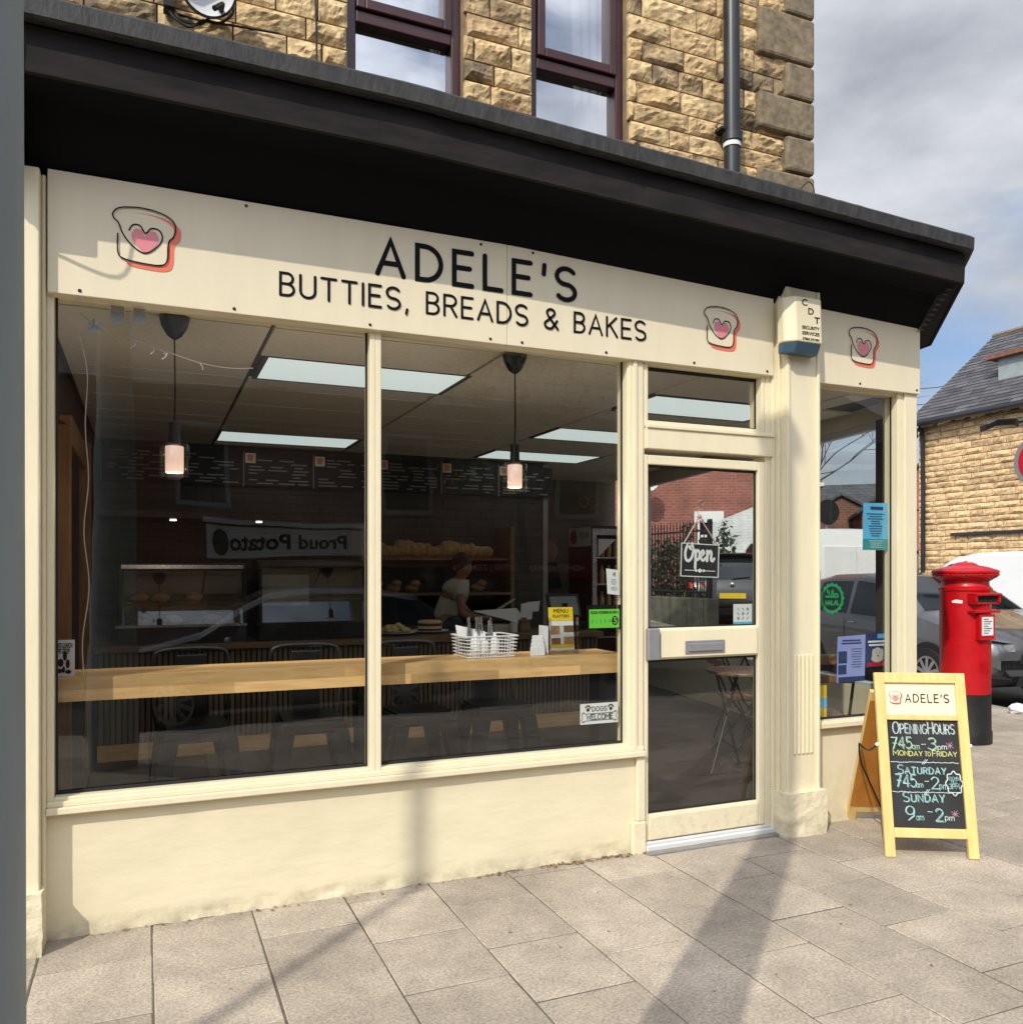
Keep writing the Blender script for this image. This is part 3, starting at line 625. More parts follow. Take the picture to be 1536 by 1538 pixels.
def upper_window(wv, lean):
    x0, x1 = wv[0], wv[1]; y = YW+.045; fr = .05
    f = MB(); f.box(x0, x0+fr, y, y+.07, 3.4, 5.6); f.box(x1-fr, x1, y, y+.07, 3.4, 5.6); f.box(x0+fr, x1-fr, y, y+.07, 4.185, 4.245)
    f.box(x0+fr, x1-fr, y+.004, y+.07, 3.4, 3.5)
    f.box(x0+fr, x0+fr+.045, y-.018, y+.05, 4.248, 5.6); f.box(x1-fr-.045, x1-fr, y-.018, y+.05, 4.248, 5.6); f.box(x0+fr+.045, x1-fr-.045, y-.018, y+.05, 4.248, 4.30)
    o = f.build('upper_window', 'maroon', shop, bevel=.006)
    MB().quad((x0+fr, y+.05, 3.5), (x1-fr, y+.05, 3.5), (x1-fr, y+.05, 4.185), (x0+fr, y+.05, 4.185)).build('lower_pane', 'glass_up', o)
    MB().quad((x0+fr, y+.03, 4.30), (x1-fr, y+.03, 4.30), (x1-fr, y+.03, 5.6), (x0+fr, y+.03, 5.6)).build('upper_pane', 'glass_up', o)
    c = MB(); n = 26
    for (a, b) in ((x1-fr-lean, x1-fr),):
        vs = []
        for i in range(n+1):
            t = i/n; xx = a+(b-a)*t; yy = y+.16+.02*sin(t*22)
            vs += [(xx+.06*max(0, (1-t))*1.0, yy, 3.4), (xx, yy, 5.6)]
        c.add(vs, [(2*i, 2*i+2, 2*i+3, 2*i+1) for i in range(n)])
    c.build('curtain', 'paper', o, smooth=True)
    return o
upper_window(W1, .10); upper_window(W2, .22)
mb = MB(); mb.box(-6.4, 3.3, 1.2, 1.25, 3.75, 6.9); mb.build('room_partition', 'int_pale', shop)

# cornice: soffit, fascia and lead capping turn the chamfered corner together
SAG = lambda x: -.035*max(0, min(x, 4.5)-1.0)
FR = [((x, 0, SAG(x)), (-.05*max(0, (x-3.6)/.84), -1, 0), (0, 0, 1)) for x in (-.435, 1.0, 2.2, 3.3, 3.6, 4.44)]+[((5.2, .85, -.125), (.485, -.485, 0), (0, 0, 1)), ((C_.x, C_.y, -.125), (.6, -.1, 0), (0, 0, 1))]
cor = MB().sweep([(-.02, 3.14), (.035, 3.12), (.05, 3.135), (.20, 3.31), (.37, 3.332), (.355, 3.49), (-.02, 3.54)], FR).build('cornice', 'black_paint', shop)
MB().sweep([(.372, 3.326), (.395, 3.326), (.400, 3.42), (.396, 3.495), (.372, 3.495)], FR).build('fascia_board', 'fascia', cor)
LF = [((-.47, 0, 0), (0, -1, 0), (0, 0, 1))]+FR[1:]
LP = [(-.15, 3.55), (.40, 3.505), (.44, 3.497), (.462, 3.500), (.466, 3.566), (.448, 3.582), (-.15, 3.68)]
nseg = 10; fr2 = []
for i in range(len(LF)-1):
    for k in range(nseg):
        t = k/nseg; o1, a1, z1 = LF[i]; o2, a2, z2 = LF[i+1]; jz = random.uniform(-.0015, .0015)
        fr2.append((Vector(o1).lerp(Vector(o2), t)+Vector((0, 0, jz)), Vector(a1).lerp(Vector(a2), t)*(1+random.uniform(-.002, .002)), z1))
fr2.append(LF[-1])
MB().sweep(LP, fr2).build('lead_capping', 'lead', cor)
mb = MB(); mb.box(2.13, 2.145, -.470, -.41, 3.455, 3.545); mb.build('lead_joint', 'lead', cor)
def strip(prof, xs, nm, m, par):
    for x in xs: MB().sweep(prof, [((x+d, 0, SAG(x)-.0012), (0, -1.004, 0), (0, 0, 1)) for d in (0, .004)]).build(nm, m, par)
strip([(.395, 3.327), (.400, 3.42), (.396, 3.494), (.385, 3.494), (.385, 3.327)], (.9, 2.14, 3.38), 'fascia_joint', 'felt', cor)
mb = MB()
for k in range(9):
    f_ = k/8; c_ = Vector((4.405, -.30, 3.20)).lerp(Vector((4.435, -.075, 3.02)), f_); mb.box(c_.x-.022, c_.x+.02, c_.y-.008, c_.y+.004, c_.z-.006, c_.z+.002)
mb.build('vent_strip', 'lead', cor)
# flat roof over the front rooms
mb = MB(); P_ = [(-6.5, .02), (4.44, .02), (5.2, .87), (C_.x, C_.y), (C_.x, 6.9), (-6.5, 6.9)]
mb.add([(x, y, 3.30) for x, y in P_]+[(x, y, 3.40) for x, y in P_], [tuple(range(5, -1, -1)), tuple(range(6, 12))]+[(i, (i+1) % 6, 6+(i+1) % 6, 6+i) for i in range(6)])
mb.build('flat_roof', 'felt', shop)
# corner bracket (console) at the left end
mb = MB(); mb.box(-.64, -.44, -.42, .1, 3.33, 3.72); mb.box(-.62, -.445, -.30, .1, 3.10, 3.33)
mb.build('console_bracket', 'black_paint', shop, bevel=.01)
mb = MB(); mb.tube(catmull([(-.47, -.46, 3.75), (-.475, -.465, 3.6), (-.50, -.47, 3.42), (-.55, -.46, 3.25), (-.6, -.3, 3.1)], 5), .006, 6); mb.build('loose_cable', 'post', shop, smooth=True)

# panels, pilasters, risers
mb = MB(); mb.box(-.372, 3.345, -.012, .06, 3.0, 3.13); mb.box(-.372, 3.345, -.012, .06, 2.63, 3.0); mb.box(3.58, 4.44, -.012, .06, 2.6, 3.13); mb.build('fascia_backing', 'cream', shop)
mb = MB()                                              # left pilaster with a routed groove
PX0, PX1 = -.66, -.388
mb.box(PX0, -.475, -.12, .05, .24, 3.10); mb.box(-.475, -.452, -.098, .05, .24, 3.10); mb.box(-.452, PX1, -.118, .05, .24, 3.10); mb.box(PX1, -.372, -.055, .05, .0, 3.10)
o = mb.build('pilaster', 'cream', shop, bevel=.006)
from mathutils import noise as NZ
def rough_block(x0, x1, y0, y1, z0, z1, amp=.012):
    """plinth with flaked, hand-painted faces"""
    mb = MB(); n = 12
    def face(f):
        vs = []; fs = []
        for j in range(n+1):
            for i in range(n+1):
                p = Vector(f(i/n, j/n)); q = NZ.noise(p*16)*amp*.5+NZ.noise(p*47)*amp*.5
                if p.z < z0+.09: q -= amp*1.1*max(0, NZ.noise(p*9)+.15)
                c = Vector(((x0+x1)/2, y0+.12, p.z)); d = (p-c); d.z = 0; d.normalize(); vs.append(p+d*q)
        for j in range(n):
            for i in range(n): fs.append((j*(n+1)+i, j*(n+1)+i+1, (j+1)*(n+1)+i+1, (j+1)*(n+1)+i))
        mb.add(vs, fs)
    face(lambda s, t: (x0+(x1-x0)*s, y0, z0+(z1-z0)*t)); face(lambda s, t: (x0, y1+(y0-y1)*s, z0+(z1-z0)*t)); face(lambda s, t: (x1, y0+(y1-y0)*s, z0+(z1-z0)*t))
    face(lambda s, t: (x0+(x1-x0)*s, y0+(y1-y0)*t, z1))
    return mb
rough_block(-.68, -.376, -.16, .02, -.01, .245).build('plinth', 'cream_rough', o, smooth=True)
mb = MB(); RX0, RX1 = 3.336, 3.578                     # right pilaster: shaft, edge beads and reeded front
mb.box(RX0, RX1, -.115, .05, .24, 3.14); mb.box(RX0, RX0+.024, -.128, -.115, .24, 3.12); mb.box(RX1-.022, RX1, -.128, -.115, .24, 3.12)
mb.box(3.30, RX0, -.045, .05, .0, 3.13); mb.box(3.318, RX0, -.075, -.045, .0, 3.13)
o2 = mb.build('pilaster', 'cream', shop, bevel=.005)
mb = MB()
for k in range(5): mb.box(3.39+k*.030, 3.39+k*.030+.017, -.126, -.115, .46, 1.03)
mb.build('reeding', 'cream', o2, bevel=.005)
rough_block(3.305, 3.60, -.165, .02, -.01, .25).build('plinth', 'cream_rough', o2, smooth=True)
mb = MB(); nx_, nz_ = 110, 26; vs = []; x0, x1, z1 = -.372, 2.44, .515   # stall riser with a wavering hand-rendered face
for j in range(nz_+1):
    for i in range(nx_+1):
        px, pz = x0+(x1-x0)*i/nx_, z1*j/nz_; q = NZ.noise(Vector((px*2.0, 0, pz*3)))*.0028+NZ.noise(Vector((px*9, 3, pz*12)))*.0012
        if pz < .05: q -= .012*max(0, NZ.noise(Vector((px*7, 8, pz*20)))+.1)
        vs.append((px, -.016-q, pz+(NZ.noise(Vector((px*11, 1, 0)))*.008 if j == 0 else 0)))
mb.add(vs, [(j*(nx_+1)+i, j*(nx_+1)+i+1, (j+1)*(nx_+1)+i+1, (j+1)*(nx_+1)+i) for j in range(nz_) for i in range(nx_)])
mb.add([(x0, .10, -.1), (x1, .10, -.1), (x1, .10, z1), (x0, .10, z1)], [(0,1,2,3)]); mb.quad((x0, -.016, z1), (x1, -.016, z1), (x1, .1, z1), (x0, .1, z1))
mb.build('stall_riser', 'cream_riser', shop, smooth=True)
mb = MB(); mb.box(RX1, 4.44, -.012, .08, -.05, .565); d = (B_-A_).normalized()
def wallseg(mb, p, q, z0, z1, th=.08):
    t = (q-p).normalized(); n = Vector((-t.y, t.x, 0))*th
    mb.add([p+Vector((0,0,z0)), q+Vector((0,0,z0)), q+n+Vector((0,0,z0)), p+n+Vector((0,0,z0)), p+Vector((0,0,z1)), q+Vector((0,0,z1)), q+n+Vector((0,0,z1)), p+n+Vector((0,0,z1))],
           [(0,3,2,1),(4,5,6,7),(0,1,5,4),(1,2,6,5),(2,3,7,6),(3,0,4,7)])
e = Vector((.003, -.003, 0))
wallseg(mb, A_+e, B_, -.05, .6); wallseg(mb, B_+e, C_, -.05, .6); wallseg(mb, A_+e, B_, 2.66, 3.4); wallseg(mb, B_+e, C_, 2.66, 3.4)
wallseg(mb, B_+DS*4.75, C_+DS*.03, .6, 2.66)
mb.build('corner_walls', 'cream', shop)
# rest of the shell: back, party wall, left neighbour front
mb = MB(); mb.box(-6.5, -.67, 0, .25, -.05, 3.5); mb.build('side_front', 'cream_riser', shop); mb = MB(); mb.box(-6.5, C_.x, 6.6, 6.85, -.05, 3.6); mb.build('rear_wall', 'cream_riser', shop)

# ---- shop windows
FG, GY = -.03, .03
def shop_window(name, x0, x1, z0, z1, bars=(), fl=.03, ft=.03, fb=.03, deep=.075, m='cream', extra=None):
    f = MB(); f.box(x0-fl, x0, FG, FG+deep+.03, z0-fb, z1+ft); f.box(x1, x1+fl, FG, FG+deep+.03, z0-fb, z1+ft)
    f.box(x0, x1, FG, FG+deep+.03, z1, z1+ft); f.box(x0, x1, FG, FG+deep+.03, z0-fb, z0)
    if extra: extra(f)
    o = f.build(name, m, shop, bevel=.004)
    g = MB(); g.box(x0, x1, GY-.012, GY-.006, z1-.02, z1-.001); g.box(x0, x1, GY-.012, GY-.006, z0+.001, z0+.014); g.box(x0+.001, x0+.010, GY-.012, GY-.006, z0+.014, z1-.02); g.box(x1-.010, x1-.001, GY-.012, GY-.006, z0+.014, z1-.02)
    g.build('glazing_seal', 'rubber', o)
    MB().quad((x0, GY, z0), (x1, GY, z0), (x1, GY, z1), (x0, GY, z1)).build('pane', 'glass', o)
    return o
ZS, ZT = .585, 2.66
shop_window('shop_window', -.345, .957, ZS, ZT, fl=.027, extra=lambda f: (f.box(-.372, 2.44, -.062, FG, .52, .548), f.box(-.372, 2.44, -.045, FG, .548, .57)))
shop_window('shop_window', 1.011, 2.345, ZS, ZT, fl=.027)
mb = MB(); mb.box(2.352, 2.44, -.038, .08, .515, 2.64); mb.box(2.375, 2.40, -.046, -.038, .56, 2.63); mb.box(2.44, 2.452, -.03, .08, .0, 2.62); mb.build('window_post', 'cream', shop, bevel=.004)
mb = MB(); mb.box(2.37, 2.452, -.05, -.018, -.02, .17); mb.box(2.40, 2.452, -.044, -.018, .17, .515); mb.build('post_foot', 'cream', shop, bevel=.008)
shop_window('transom_window', 2.475, 3.235, 2.32, 2.62, fl=.023, extra=lambda f: (f.box(2.452, 3.30, -.052, .06, 2.165, 2.275), f.box(2.452, 3.30, -.062, -.03, 2.275, 2.296)))
mb = MB(); mb.box(3.262, 3.30, -.03, .08, 0, 2.63); mb.build('door_jamb', 'cream', shop, bevel=.004)
shop_window('corner_window', 3.66, 4.292, .615, 2.62, fl=.045, extra=lambda f: (f.box(3.58, 4.44, -.055, FG, .575, .607), f.box(4.34, 4.442, -.042, .04, .55, 2.62)))
# glazing of the chamfer and the side street
def glaze(p, q, z0, z1, name):
    t = (q-p).normalized(); n = Vector((-t.y, t.x, 0)); f = MB()
    for (a, b) in ((p, p+t*.06), (q-t*.06, q)): wallseg(f, a, b, z0, z1, .07)
    wallseg(f, p+t*.06, q-t*.06, z0, z0+.04, .07); wallseg(f, p+t*.06, q-t*.06, z1-.05, z1, .07)
    o = f.build(name, 'upvc', shop, bevel=.004)
    a, b = p+n*.035, q+n*.035
    MB().quad(a+Vector((0,0,z0)), b+Vector((0,0,z0)), b+Vector((0,0,z1)), a+Vector((0,0,z1))).build('pane', 'glass', o)
glaze(A_+Vector((.03, .03, 0)), B_, .6, 2.66, 'chamfer_window')
glaze(B_, B_+DS*4.75, .6, 2.66, 'side_window')
mb = MB(); mb.box(B_.x-.10, B_.x-.02, B_.y-.02, B_.y+.06, .6, 2.66); mb.build('corner_post', 'int_dark', shop)

# ---- door
DX0, DX1 = 2.452, 3.262
f = MB(); yd0, yd1 = -.028, .022
f.box(DX0, 2.478, yd0, yd1, .055, 2.135); f.box(3.212, DX1, yd0, yd1, .055, 2.135); f.box(2.478, 3.212, yd0, yd1, 2.083, 2.135); f.box(2.478, 3.212, yd0, yd1, 1.028, 1.198); f.box(2.478, 3.212, yd0, yd1, .055, .196)
door = f.build('door', 'cream', shop, bevel=.006)
mb = MB(); mb.box(2.484, 3.206, -.036, -.028, .062, .185); mb.build('kick_board', 'scuffed', door, bevel=.003)
mb = MB(); mb.box(2.55, 3.20, -.040, -.028, 1.038, 1.188); mb.build('mid_rail', 'cream', door, bevel=.004)
MB().quad((2.478, .0, 1.198), (3.212, .0, 1.198), (3.212, .0, 2.083), (2.478, .0, 2.083)).build('upper_glass', 'glass', door)
MB().quad((2.478, .0, .196), (3.212, .0, .196), (3.212, .0, 1.028), (2.478, .0, 1.028)).build('lower_glass', 'glass', door)
mb = MB()
for (z0, z1) in ((.196, 1.028), (1.198, 2.083)):
    mb.box(2.478, 3.212, -.008, -.002, z1-.014, z1); mb.box(2.478, 3.212, -.008, -.002, z0, z0+.008); mb.box(3.198, 3.212, -.008, -.002, z0+.008, z1-.014); mb.box(2.478, 2.486, -.008, -.002, z0+.008, z1-.014)
mb.build('glazing_bead', 'rubber', door)
lp = MB(); p0, p1 = at(1032, 963, -.045), at(1086, 981, -.045); lp.box(p0.x-.012, p1.x+.012, -.046, -.040, 1.09-.036, 1.09+.036)
lp = lp.build('letter_plate', 'grey_plate', door, bevel=.004); mb = MB(); mb.box(p0.x+.006, p1.x-.006, -.054, -.046, 1.09-.022, 1.09+.022); mb.build('flap', 'grey_plate', lp, bevel=.003)
mb = MB(); mb.box(2.458, 2.53, -.062, -.028, 1.03, 1.20); mb.build('lock_box', 'grey_plate', door, bevel=.006)
mb = MB(); mb.box(2.452, 3.31, -.06, .1, -.02, .035); mb.box(2.452, 3.30, -.035, .1, .035, .052); mb.build('threshold', 'upvc', shop, bevel=.004)
mb = MB(); mb.box(2.44, 3.33, -.10, .0, -.02, .012); mb.build('doorstep', 'kerb', shop, bevel=.006)
# screws on the boards
# downpipe
dp = MB(); dp.tube([(3.060, .035, 6.9), (3.075, .03, 3.6)], .046, 14); dp = dp.build('downpipe', 'drain', shop, smooth=True)
mb = MB(); mb.lathe([(.05, 3.955), (.058, 3.96), (.058, 4.005), (.05, 4.01)], (3.074, .03, 0), 16); mb.box(3.0, 3.15, .03, .11, 4.03, 4.045); mb.build('pipe_bracket', 'drain', dp, smooth=True)
mb = MB(); mb.lathe([(.047, 3.93), (.051, 3.93), (.051, 3.955), (.047, 3.955)], (3.074, .03, 0), 16); mb.build('pipe_joint', 'paper', dp, smooth=True)

# ================================================================ SIGNS ON THE FRONT
sb = thing('shop_sign', 'long cream signboard lettered ADELE\'S BUTTIES, BREADS & BAKES above the windows', 'sign', (1.5, -.06, 2.88))
sx0, sx1 = -.366, 3.296; SY = -.06
mb = MB(); mb.box(sx0, 1.64, SY, -.014, 2.628, 3.125); mb.box(1.642, sx1, SY, -.014, 2.628, 3.125); mb.build('board', 'panel', sb, bevel=.003)
def screws(parent, pts, Y, r=.008):
    for (x, z) in pts:
        mb = MB(); mb.M = Matrix.Translation((x, Y, z)) @ Matrix.Rotation(R(90), 4, 'X'); mb.lathe([(.0001, .004), (r*.7, .004), (r, .0)], n=8)
        mb.M = None; mb.build('screw', 'dark_metal', parent, smooth=True)
screws(sb, [(x, 2.648) for x in (-.25, .35, .95, 1.55, 1.72, 2.2, 2.75, 3.25)]+[(x, 3.105) for x in (.4, 1.5, 1.78, 2.6, 3.25)], SY)
a, b = at(563, 393, SY), at(866, 440, SY)
mb = MB(); stroke_text(mb, "ADELE'S", a.x+.012, 2.892, .158, .0245, width=b.x-a.x-.024, track=.36, o=(0, SY, 0)); mb.build('large_lettering', 'ink', sb)
a, b = at(419, 430, SY), at(970, 505, SY)
mb = MB(); stroke_text(mb, "BUTTIES, BREADS & BAKES", a.x+.006, 2.735, .098, .0125, width=b.x-a.x-.012, track=.26, o=(0, SY, 0)); mb.build('small_lettering', 'ink', sb)
def logo_px(parent, u0, u1, v, Y):
    a, b = at(u0, v, Y), at(u1, v, Y); c = at((u0+u1)/2, v, Y); wd = (b.x-a.x)/1.08
    logo(parent, (a.x+b.x)/2-wd*.04, c.z+wd*.02, wd, Y)
logo_px(sb, 170, 275, 361, SY); logo_px(sb, 1057, 1113, 495, SY)
sb2 = thing('shop_sign', 'short square cream signboard with only a bread slice emblem, right of the alarm box', 'sign', (4.0, -.06, 2.88))
mb = MB(); mb.box(3.585, 4.448, SY, -.014, 2.618, 3.125); mb.build('board', 'panel', sb2, bevel=.003)
logo_px(sb2, 1274, 1321, 523, SY); screws(sb2, [(3.95, 2.64), (4.42, 2.64), (3.9, 3.1), (4.42, 3.09), (3.62, 3.1)], SY)
al = thing('alarm_box', 'cream burglar alarm box with blue base, high on the right pilaster', 'alarm box', (3.385, -.12, 2.73))
mb = MB(); ax0, ax1 = 3.268, 3.518
def alarm_prof(z0, z1, y0, y1):
    mb.add([(ax0, -.12, z0), (ax1, -.12, z0), (ax1, y0, z0), (ax1-.02, y0-.02, z0), (ax0+.05, y0-.02, z0), (ax0, y0+.03, z0), (ax0, -.12, z1), (ax1, -.12, z1), (ax1, y1, z1), (ax1-.02, y1-.02, z1), (ax0+.05, y1-.02, z1), (ax0, y1+.03, z1)],
           [(0,1,2,3,4,5), (11,10,9,8,7,6)]+[(i, (i+1) % 6, 6+(i+1) % 6, 6+i) for i in range(6)])
alarm_prof(2.79, 3.045, -.205, -.195); mb.build('cover', 'alarm_cream', al, bevel=.008)
mb = MB(); ax0, ax1 = 3.275, 3.512; alarm_prof(2.735, 2.789, -.175, -.20); mb.build('strobe_base', 'alarm_blue', al, bevel=.004)
AF = lambda z: -.2262+(z-2.79)/.255*.010
for ch, u, v in (('C', 1209, 454), ('D', 1218, 468), ('T', 1227, 482)): p = at(u, v, -.222); font_text(ch, 'lettering', 'ink', al, (p.x, AF(p.z), p.z), .052, width=.040, bold=.001)
for tx, u, v, s, wd in (('SECURITY', 1217, 493, .026, .125), ('SERVICES', 1217, 501.5, .026, .125), ('07860 291090', 1217, 510, .018, .12)): p = at(u, v, -.222); font_text(tx, 'lettering', 'ink', al, (p.x, AF(p.z)-.0006, p.z), s, width=wd, bold=.0006)

# ================================================================ INTERIOR
FZ = .075; CZ = 2.77; BY = 4.95; IX0 = -.47
INT = [(IX0, .09), (4.40, .09), (5.14, .92), (C_.x-.06, 6.55), (IX0, 6.55)]
mb = MB(); mb.poly([(x, y, FZ) for x, y in INT]); tag(mb.build('shop_floor', 'floor'), kind='structure')
mb = MB(); mb.poly([(x, y, CZ+.02) for x, y in INT]); tag(mb.build('ceiling_void', 'tbar'), kind='structure')
LIGHTS = [(.66, 1.22), (.62, 4.08), (3.34, 2.74), (3.34, 4.22), (3.36, 1.25)]
mb = MB(); xg = [-.45, .60, 1.90, 3.30, 4.60, 6.0]
def sidex(y): return (4.40+(y-.09)*.89) if y < .92 else 5.14+(y-.92)*.1763
k = 0; y = .1
rows = [.1, .62, 1.22, 1.84, 2.14, 2.74, 3.36, 3.62, 4.08, 4.22, 4.84, 5.4, 6.0, 6.5]
rows = [.1, .6, 1.21, 1.83, 2.12, 2.73, 3.35, 3.7, 4.07, 4.21, 4.83, 5.4, 6.0, 6.5]
for i in range(len(xg)-1):
    for j in range(len(rows)-1):
        x0, x1, y0, y1 = xg[i]+.012, min(xg[i+1]-.012, sidex(rows[j])-.02), rows[j]+.008, rows[j+1]-.008
        if x1-x0 < .1: continue
        if any(lx < (x0+x1)/2 < lx+1.3 and ly-.02 < (y0+y1)/2 < ly+.62 for lx, ly in LIGHTS): continue
        mb.box(x0, x1, y0, y1, CZ, CZ+.015)
tag(mb.build('ceiling', 'ceiling'), kind='structure')
lpos = ['flat ceiling light panel straddling the window mullion, nearest the front glass', 'flat ceiling light panel far left above the menu boards', 'flat ceiling light panel seen at the top right of the second window pane', 'flat ceiling light panel low over the right hand pendant lamp at the back', 'flat ceiling light panel seen through the transom window over the door']
for (lx, ly), lb in zip(LIGHTS, lpos):
    t = thing('ceiling_light', lb, 'ceiling light', (lx+.6, ly+.3, CZ), group='ceiling light panels')
    mb = MB(); mb.box(lx, lx+1.24, ly, ly+.60, CZ+.002, CZ+.012); mb.build('diffuser', 'panel_light', t)
    mb = MB()
    for (x0, x1, y0, y1) in ((lx-.03, lx, ly-.01, ly+.61), (lx+1.24, lx+1.27, ly-.01, ly+.61), (lx, lx+1.24, ly-.01, ly), (lx, lx+1.24, ly+.6, ly+.61)): mb.box(x0, x1, y0, y1, CZ-.004, CZ+.014)
    mb.build('frame', 'tbar', t)
def wall(name, m, x0, x1, y0, y1, z0=0, z1=2.8):
    mb = MB(); mb.box(x0, x1, y0, y1, z0, z1); return tag(mb.build(name, m), kind='structure')
wall('wall_party', 'darkwood', IX0-.1, IX0, .06, 6.55)
wall('wall_back', 'int_brick', IX0, 4.22, BY, BY+.1)
wall('wall_return', 'int_pale', 4.22, 4.28, BY, 6.5)
wall('wall_rear', 'int_pale', 4.28, C_.x-.06, 6.5, 6.56)
mb = MB(); mb.box(IX0, -.455, .12, .16, .5, 2.66); tag(mb.build('wall_liner', 'darkwood'), kind='structure')
# brown door frame against the left wall
t = thing('inner_door_frame', 'brown timber door frame with dark opening on the left wall inside the shop', 'door frame', (IX0, 2.7, FZ))
mb = MB()
mb.box(IX0, -.40, 1.55, 1.63, FZ, 2.35); mb.box(IX0, -.375, 2.96, 3.07, FZ, 2.45); mb.box(IX0, -.40, 1.63, 2.96, 2.25, 2.42); mb.build('frame', 'trimwood', t, bevel=.006)
mb = MB(); mb.box(IX0, -.45, 1.63, 2.96, FZ, 2.25); mb.build('opening', 'felt', t)
for (y0, y1, z0, z1, m) in ((3.3, 3.55, 1.9, 2.45, 'counterwood'), (3.32, 3.56, 1.2, 1.75, 'counterwood')):
    t = thing('picture_frame', ('upper' if z0 > 1.5 else 'lower')+' plain board hung on the left wall past the brown door frame', 'picture', (IX0, y0, z0), group='boards on the left wall')
    mb = MB(); mb.box(IX0, -.40, y0, y1, z0, z1); mb.build('board', m, t, bevel=.004)
t = thing('picture_frame', 'white framed picture on the left wall just inside the window', 'picture', (IX0, .6, 1.9))
mb = MB(); mb.box(IX0, -.43, .50, .86, 1.82, 2.36); mb.build('frame', 'paper', t, bevel=.004); mb = MB(); mb.box(-.43, -.428, .55, .81, 1.88, 2.30); mb.build('print', 'int_dark', t)
# window bar
t = thing('window_bar', 'long blocky beech breakfast bar running behind both front panes', 'bar', (1.0, .25, 1.0))
mb = MB(); x = -.385                                  # finger-jointed staves
random.seed(3)
rowsz = [(.952, 1.0), (1.0, 1.052)]
for (z0, z1) in rowsz:
    x = -.385
    while x < 2.44:
        L_ = random.uniform(.22, .62); x1 = min(2.44, x+L_); mb.box(x, x1, .115, .155, z0, z1); x = x1
for k in range(6): mb.box(-.385, 2.44, .156+k*.055, .156+k*.055+.0545, 1.006, 1.05)
mb.build('counter_board', 'pine', t)
mb = MB()
for x in (-.3, .98, 2.36): mb.box(x, x+.04, .30, .42, FZ, 1.005)
mb.build('bracket', 'black_metal', t)
# bar stools
def stool():
    t = thing('bar_stool', '', 'bar stool', (0, 0, FZ), group='black metal bar stools at the window bar')
    B = lambda nm, fn, m='black_metal', **k: child(t, nm, m, fn, world=False, **k)
    B('seat', lambda b: (b.box(-.155, .155, -.155, .155, .66, .678), b.box(-.165, .165, -.165, .165, .60, .66)), bevel=.02)
    for sx in (-1, 1):
        for sy in (-1, 1):
            B('leg', lambda b: b.sweep([(-.5, -.5), (.5, -.5), (.5, .5), (-.5, .5)], [((sx*.225, sy*.225, 0), (.04, 0, 0), (0, .04, 0)), ((sx*.135, sy*.135, .62), (.085, 0, 0), (0, .085, 0))]), bevel=.006)
    B('footrest', lambda b: [b.box(-.19, .19, s*.195-.008, s*.195+.008, .2, .235) for s in (-1, 1)]+[b.box(s*.195-.008, s*.195+.008, -.18, .18, .2, .235) for s in (-1, 1)])
    B('back_hoop', lambda b: b.tube(catmull([(-.165, .16, .62), (-.19, .185, .82), (-.185, .20, .97), (-.15, .205, 1.02), (0, .21, 1.03), (.15, .205, 1.02), (.185, .20, .97), (.19, .185, .82), (.165, .16, .62)], 5), .011, 8), 'dark_metal', smooth=True)
    s = B('back_splat', lambda b: b.box(-.075, .075, .165, .18, .655, 1.0), bevel=.006)
    B('grab_slot', lambda b: b.tube([(-.035, .158, .915), (.035, .158, .915)], .007, 6), 'chrome', smooth=True)
    return t
st = stool(); spots = [.225, .79, 1.37, 1.85]
lbs = ['black metal bar stool nearest the left wall', 'black metal bar stool just left of the window mullion', 'black metal bar stool just right of the window mullion', 'black metal bar stool under the wire condiment basket']
for i, (x, lb) in enumerate(zip(spots, lbs)):
    o = st if i == 0 else copy_tree(st); o.location = (x, .60, FZ); o.rotation_euler.z = [.06, -.05, .04, -.03][i]; o['label'] = lb; ROOT[o.name] = (Vector(o.location), 0)
# pendants
def pendant(x, y, lb):
    t = thing('pendant_lamp', lb, 'pendant lamp', (x, y, CZ), group='pendant lamps over the window bar')
    c = lambda nm, m, fn, **k: child(t, nm, m, fn, **k)
    c('ceiling_cup', 'black_metal', lambda b: b.lathe([(.0001, CZ-.115), (.012, CZ-.112), (.035, CZ-.095), (.062, CZ-.05), (.073, CZ-.003), (.0001, CZ-.002)], (x, y, 0), 24), smooth=True)
    c('cord', 'rubber', lambda b: b.tube([(x, y, CZ-.11), (x+.003, y, 2.4), (x, y, 2.24)], .0045, 6), smooth=True)
    c('lamp_holder', 'black_metal', lambda b: b.lathe([(.0001, 2.25), (.026, 2.245), (.028, 2.15), (.028, 2.135), (.0001, 2.134)], (x, y, 0), 18), smooth=True)
    c('glass_shade', 'clear', lambda b: b.lathe([(.028, 2.137), (.066, 2.136), (.07, 2.13), (.07, 1.975), (.066, 1.968), (.0001, 1.968)], (x, y, 0), 28), smooth=True)
    c('frosted_tube', 'glow', lambda b: b.lathe([(.0001, 2.128), (.042, 2.126), (.043, 2.12), (.043, 2.0), (.040, 1.995), (.0001, 1.995)], (x, y, 0), 24), smooth=True)
    ld = bpy.data.lights.new('lamp_light', 'POINT'); ld.energy = 7; ld.color = (1, .80, .62); ld.shadow_soft_size = .05; lo = bpy.data.objects.new('lamp_light', ld); COL.objects.link(lo); lo.parent = t; lo.location = (0, 0, 1.90-CZ)
p = at(262, 690, .6); pendant(p.x, .6, 'lit glass cylinder pendant on a black cord, in the left window pane')
p = at(773, 715, .6); pendant(p.x, .6, 'lit glass cylinder pendant on a black cord, in the right window pane')
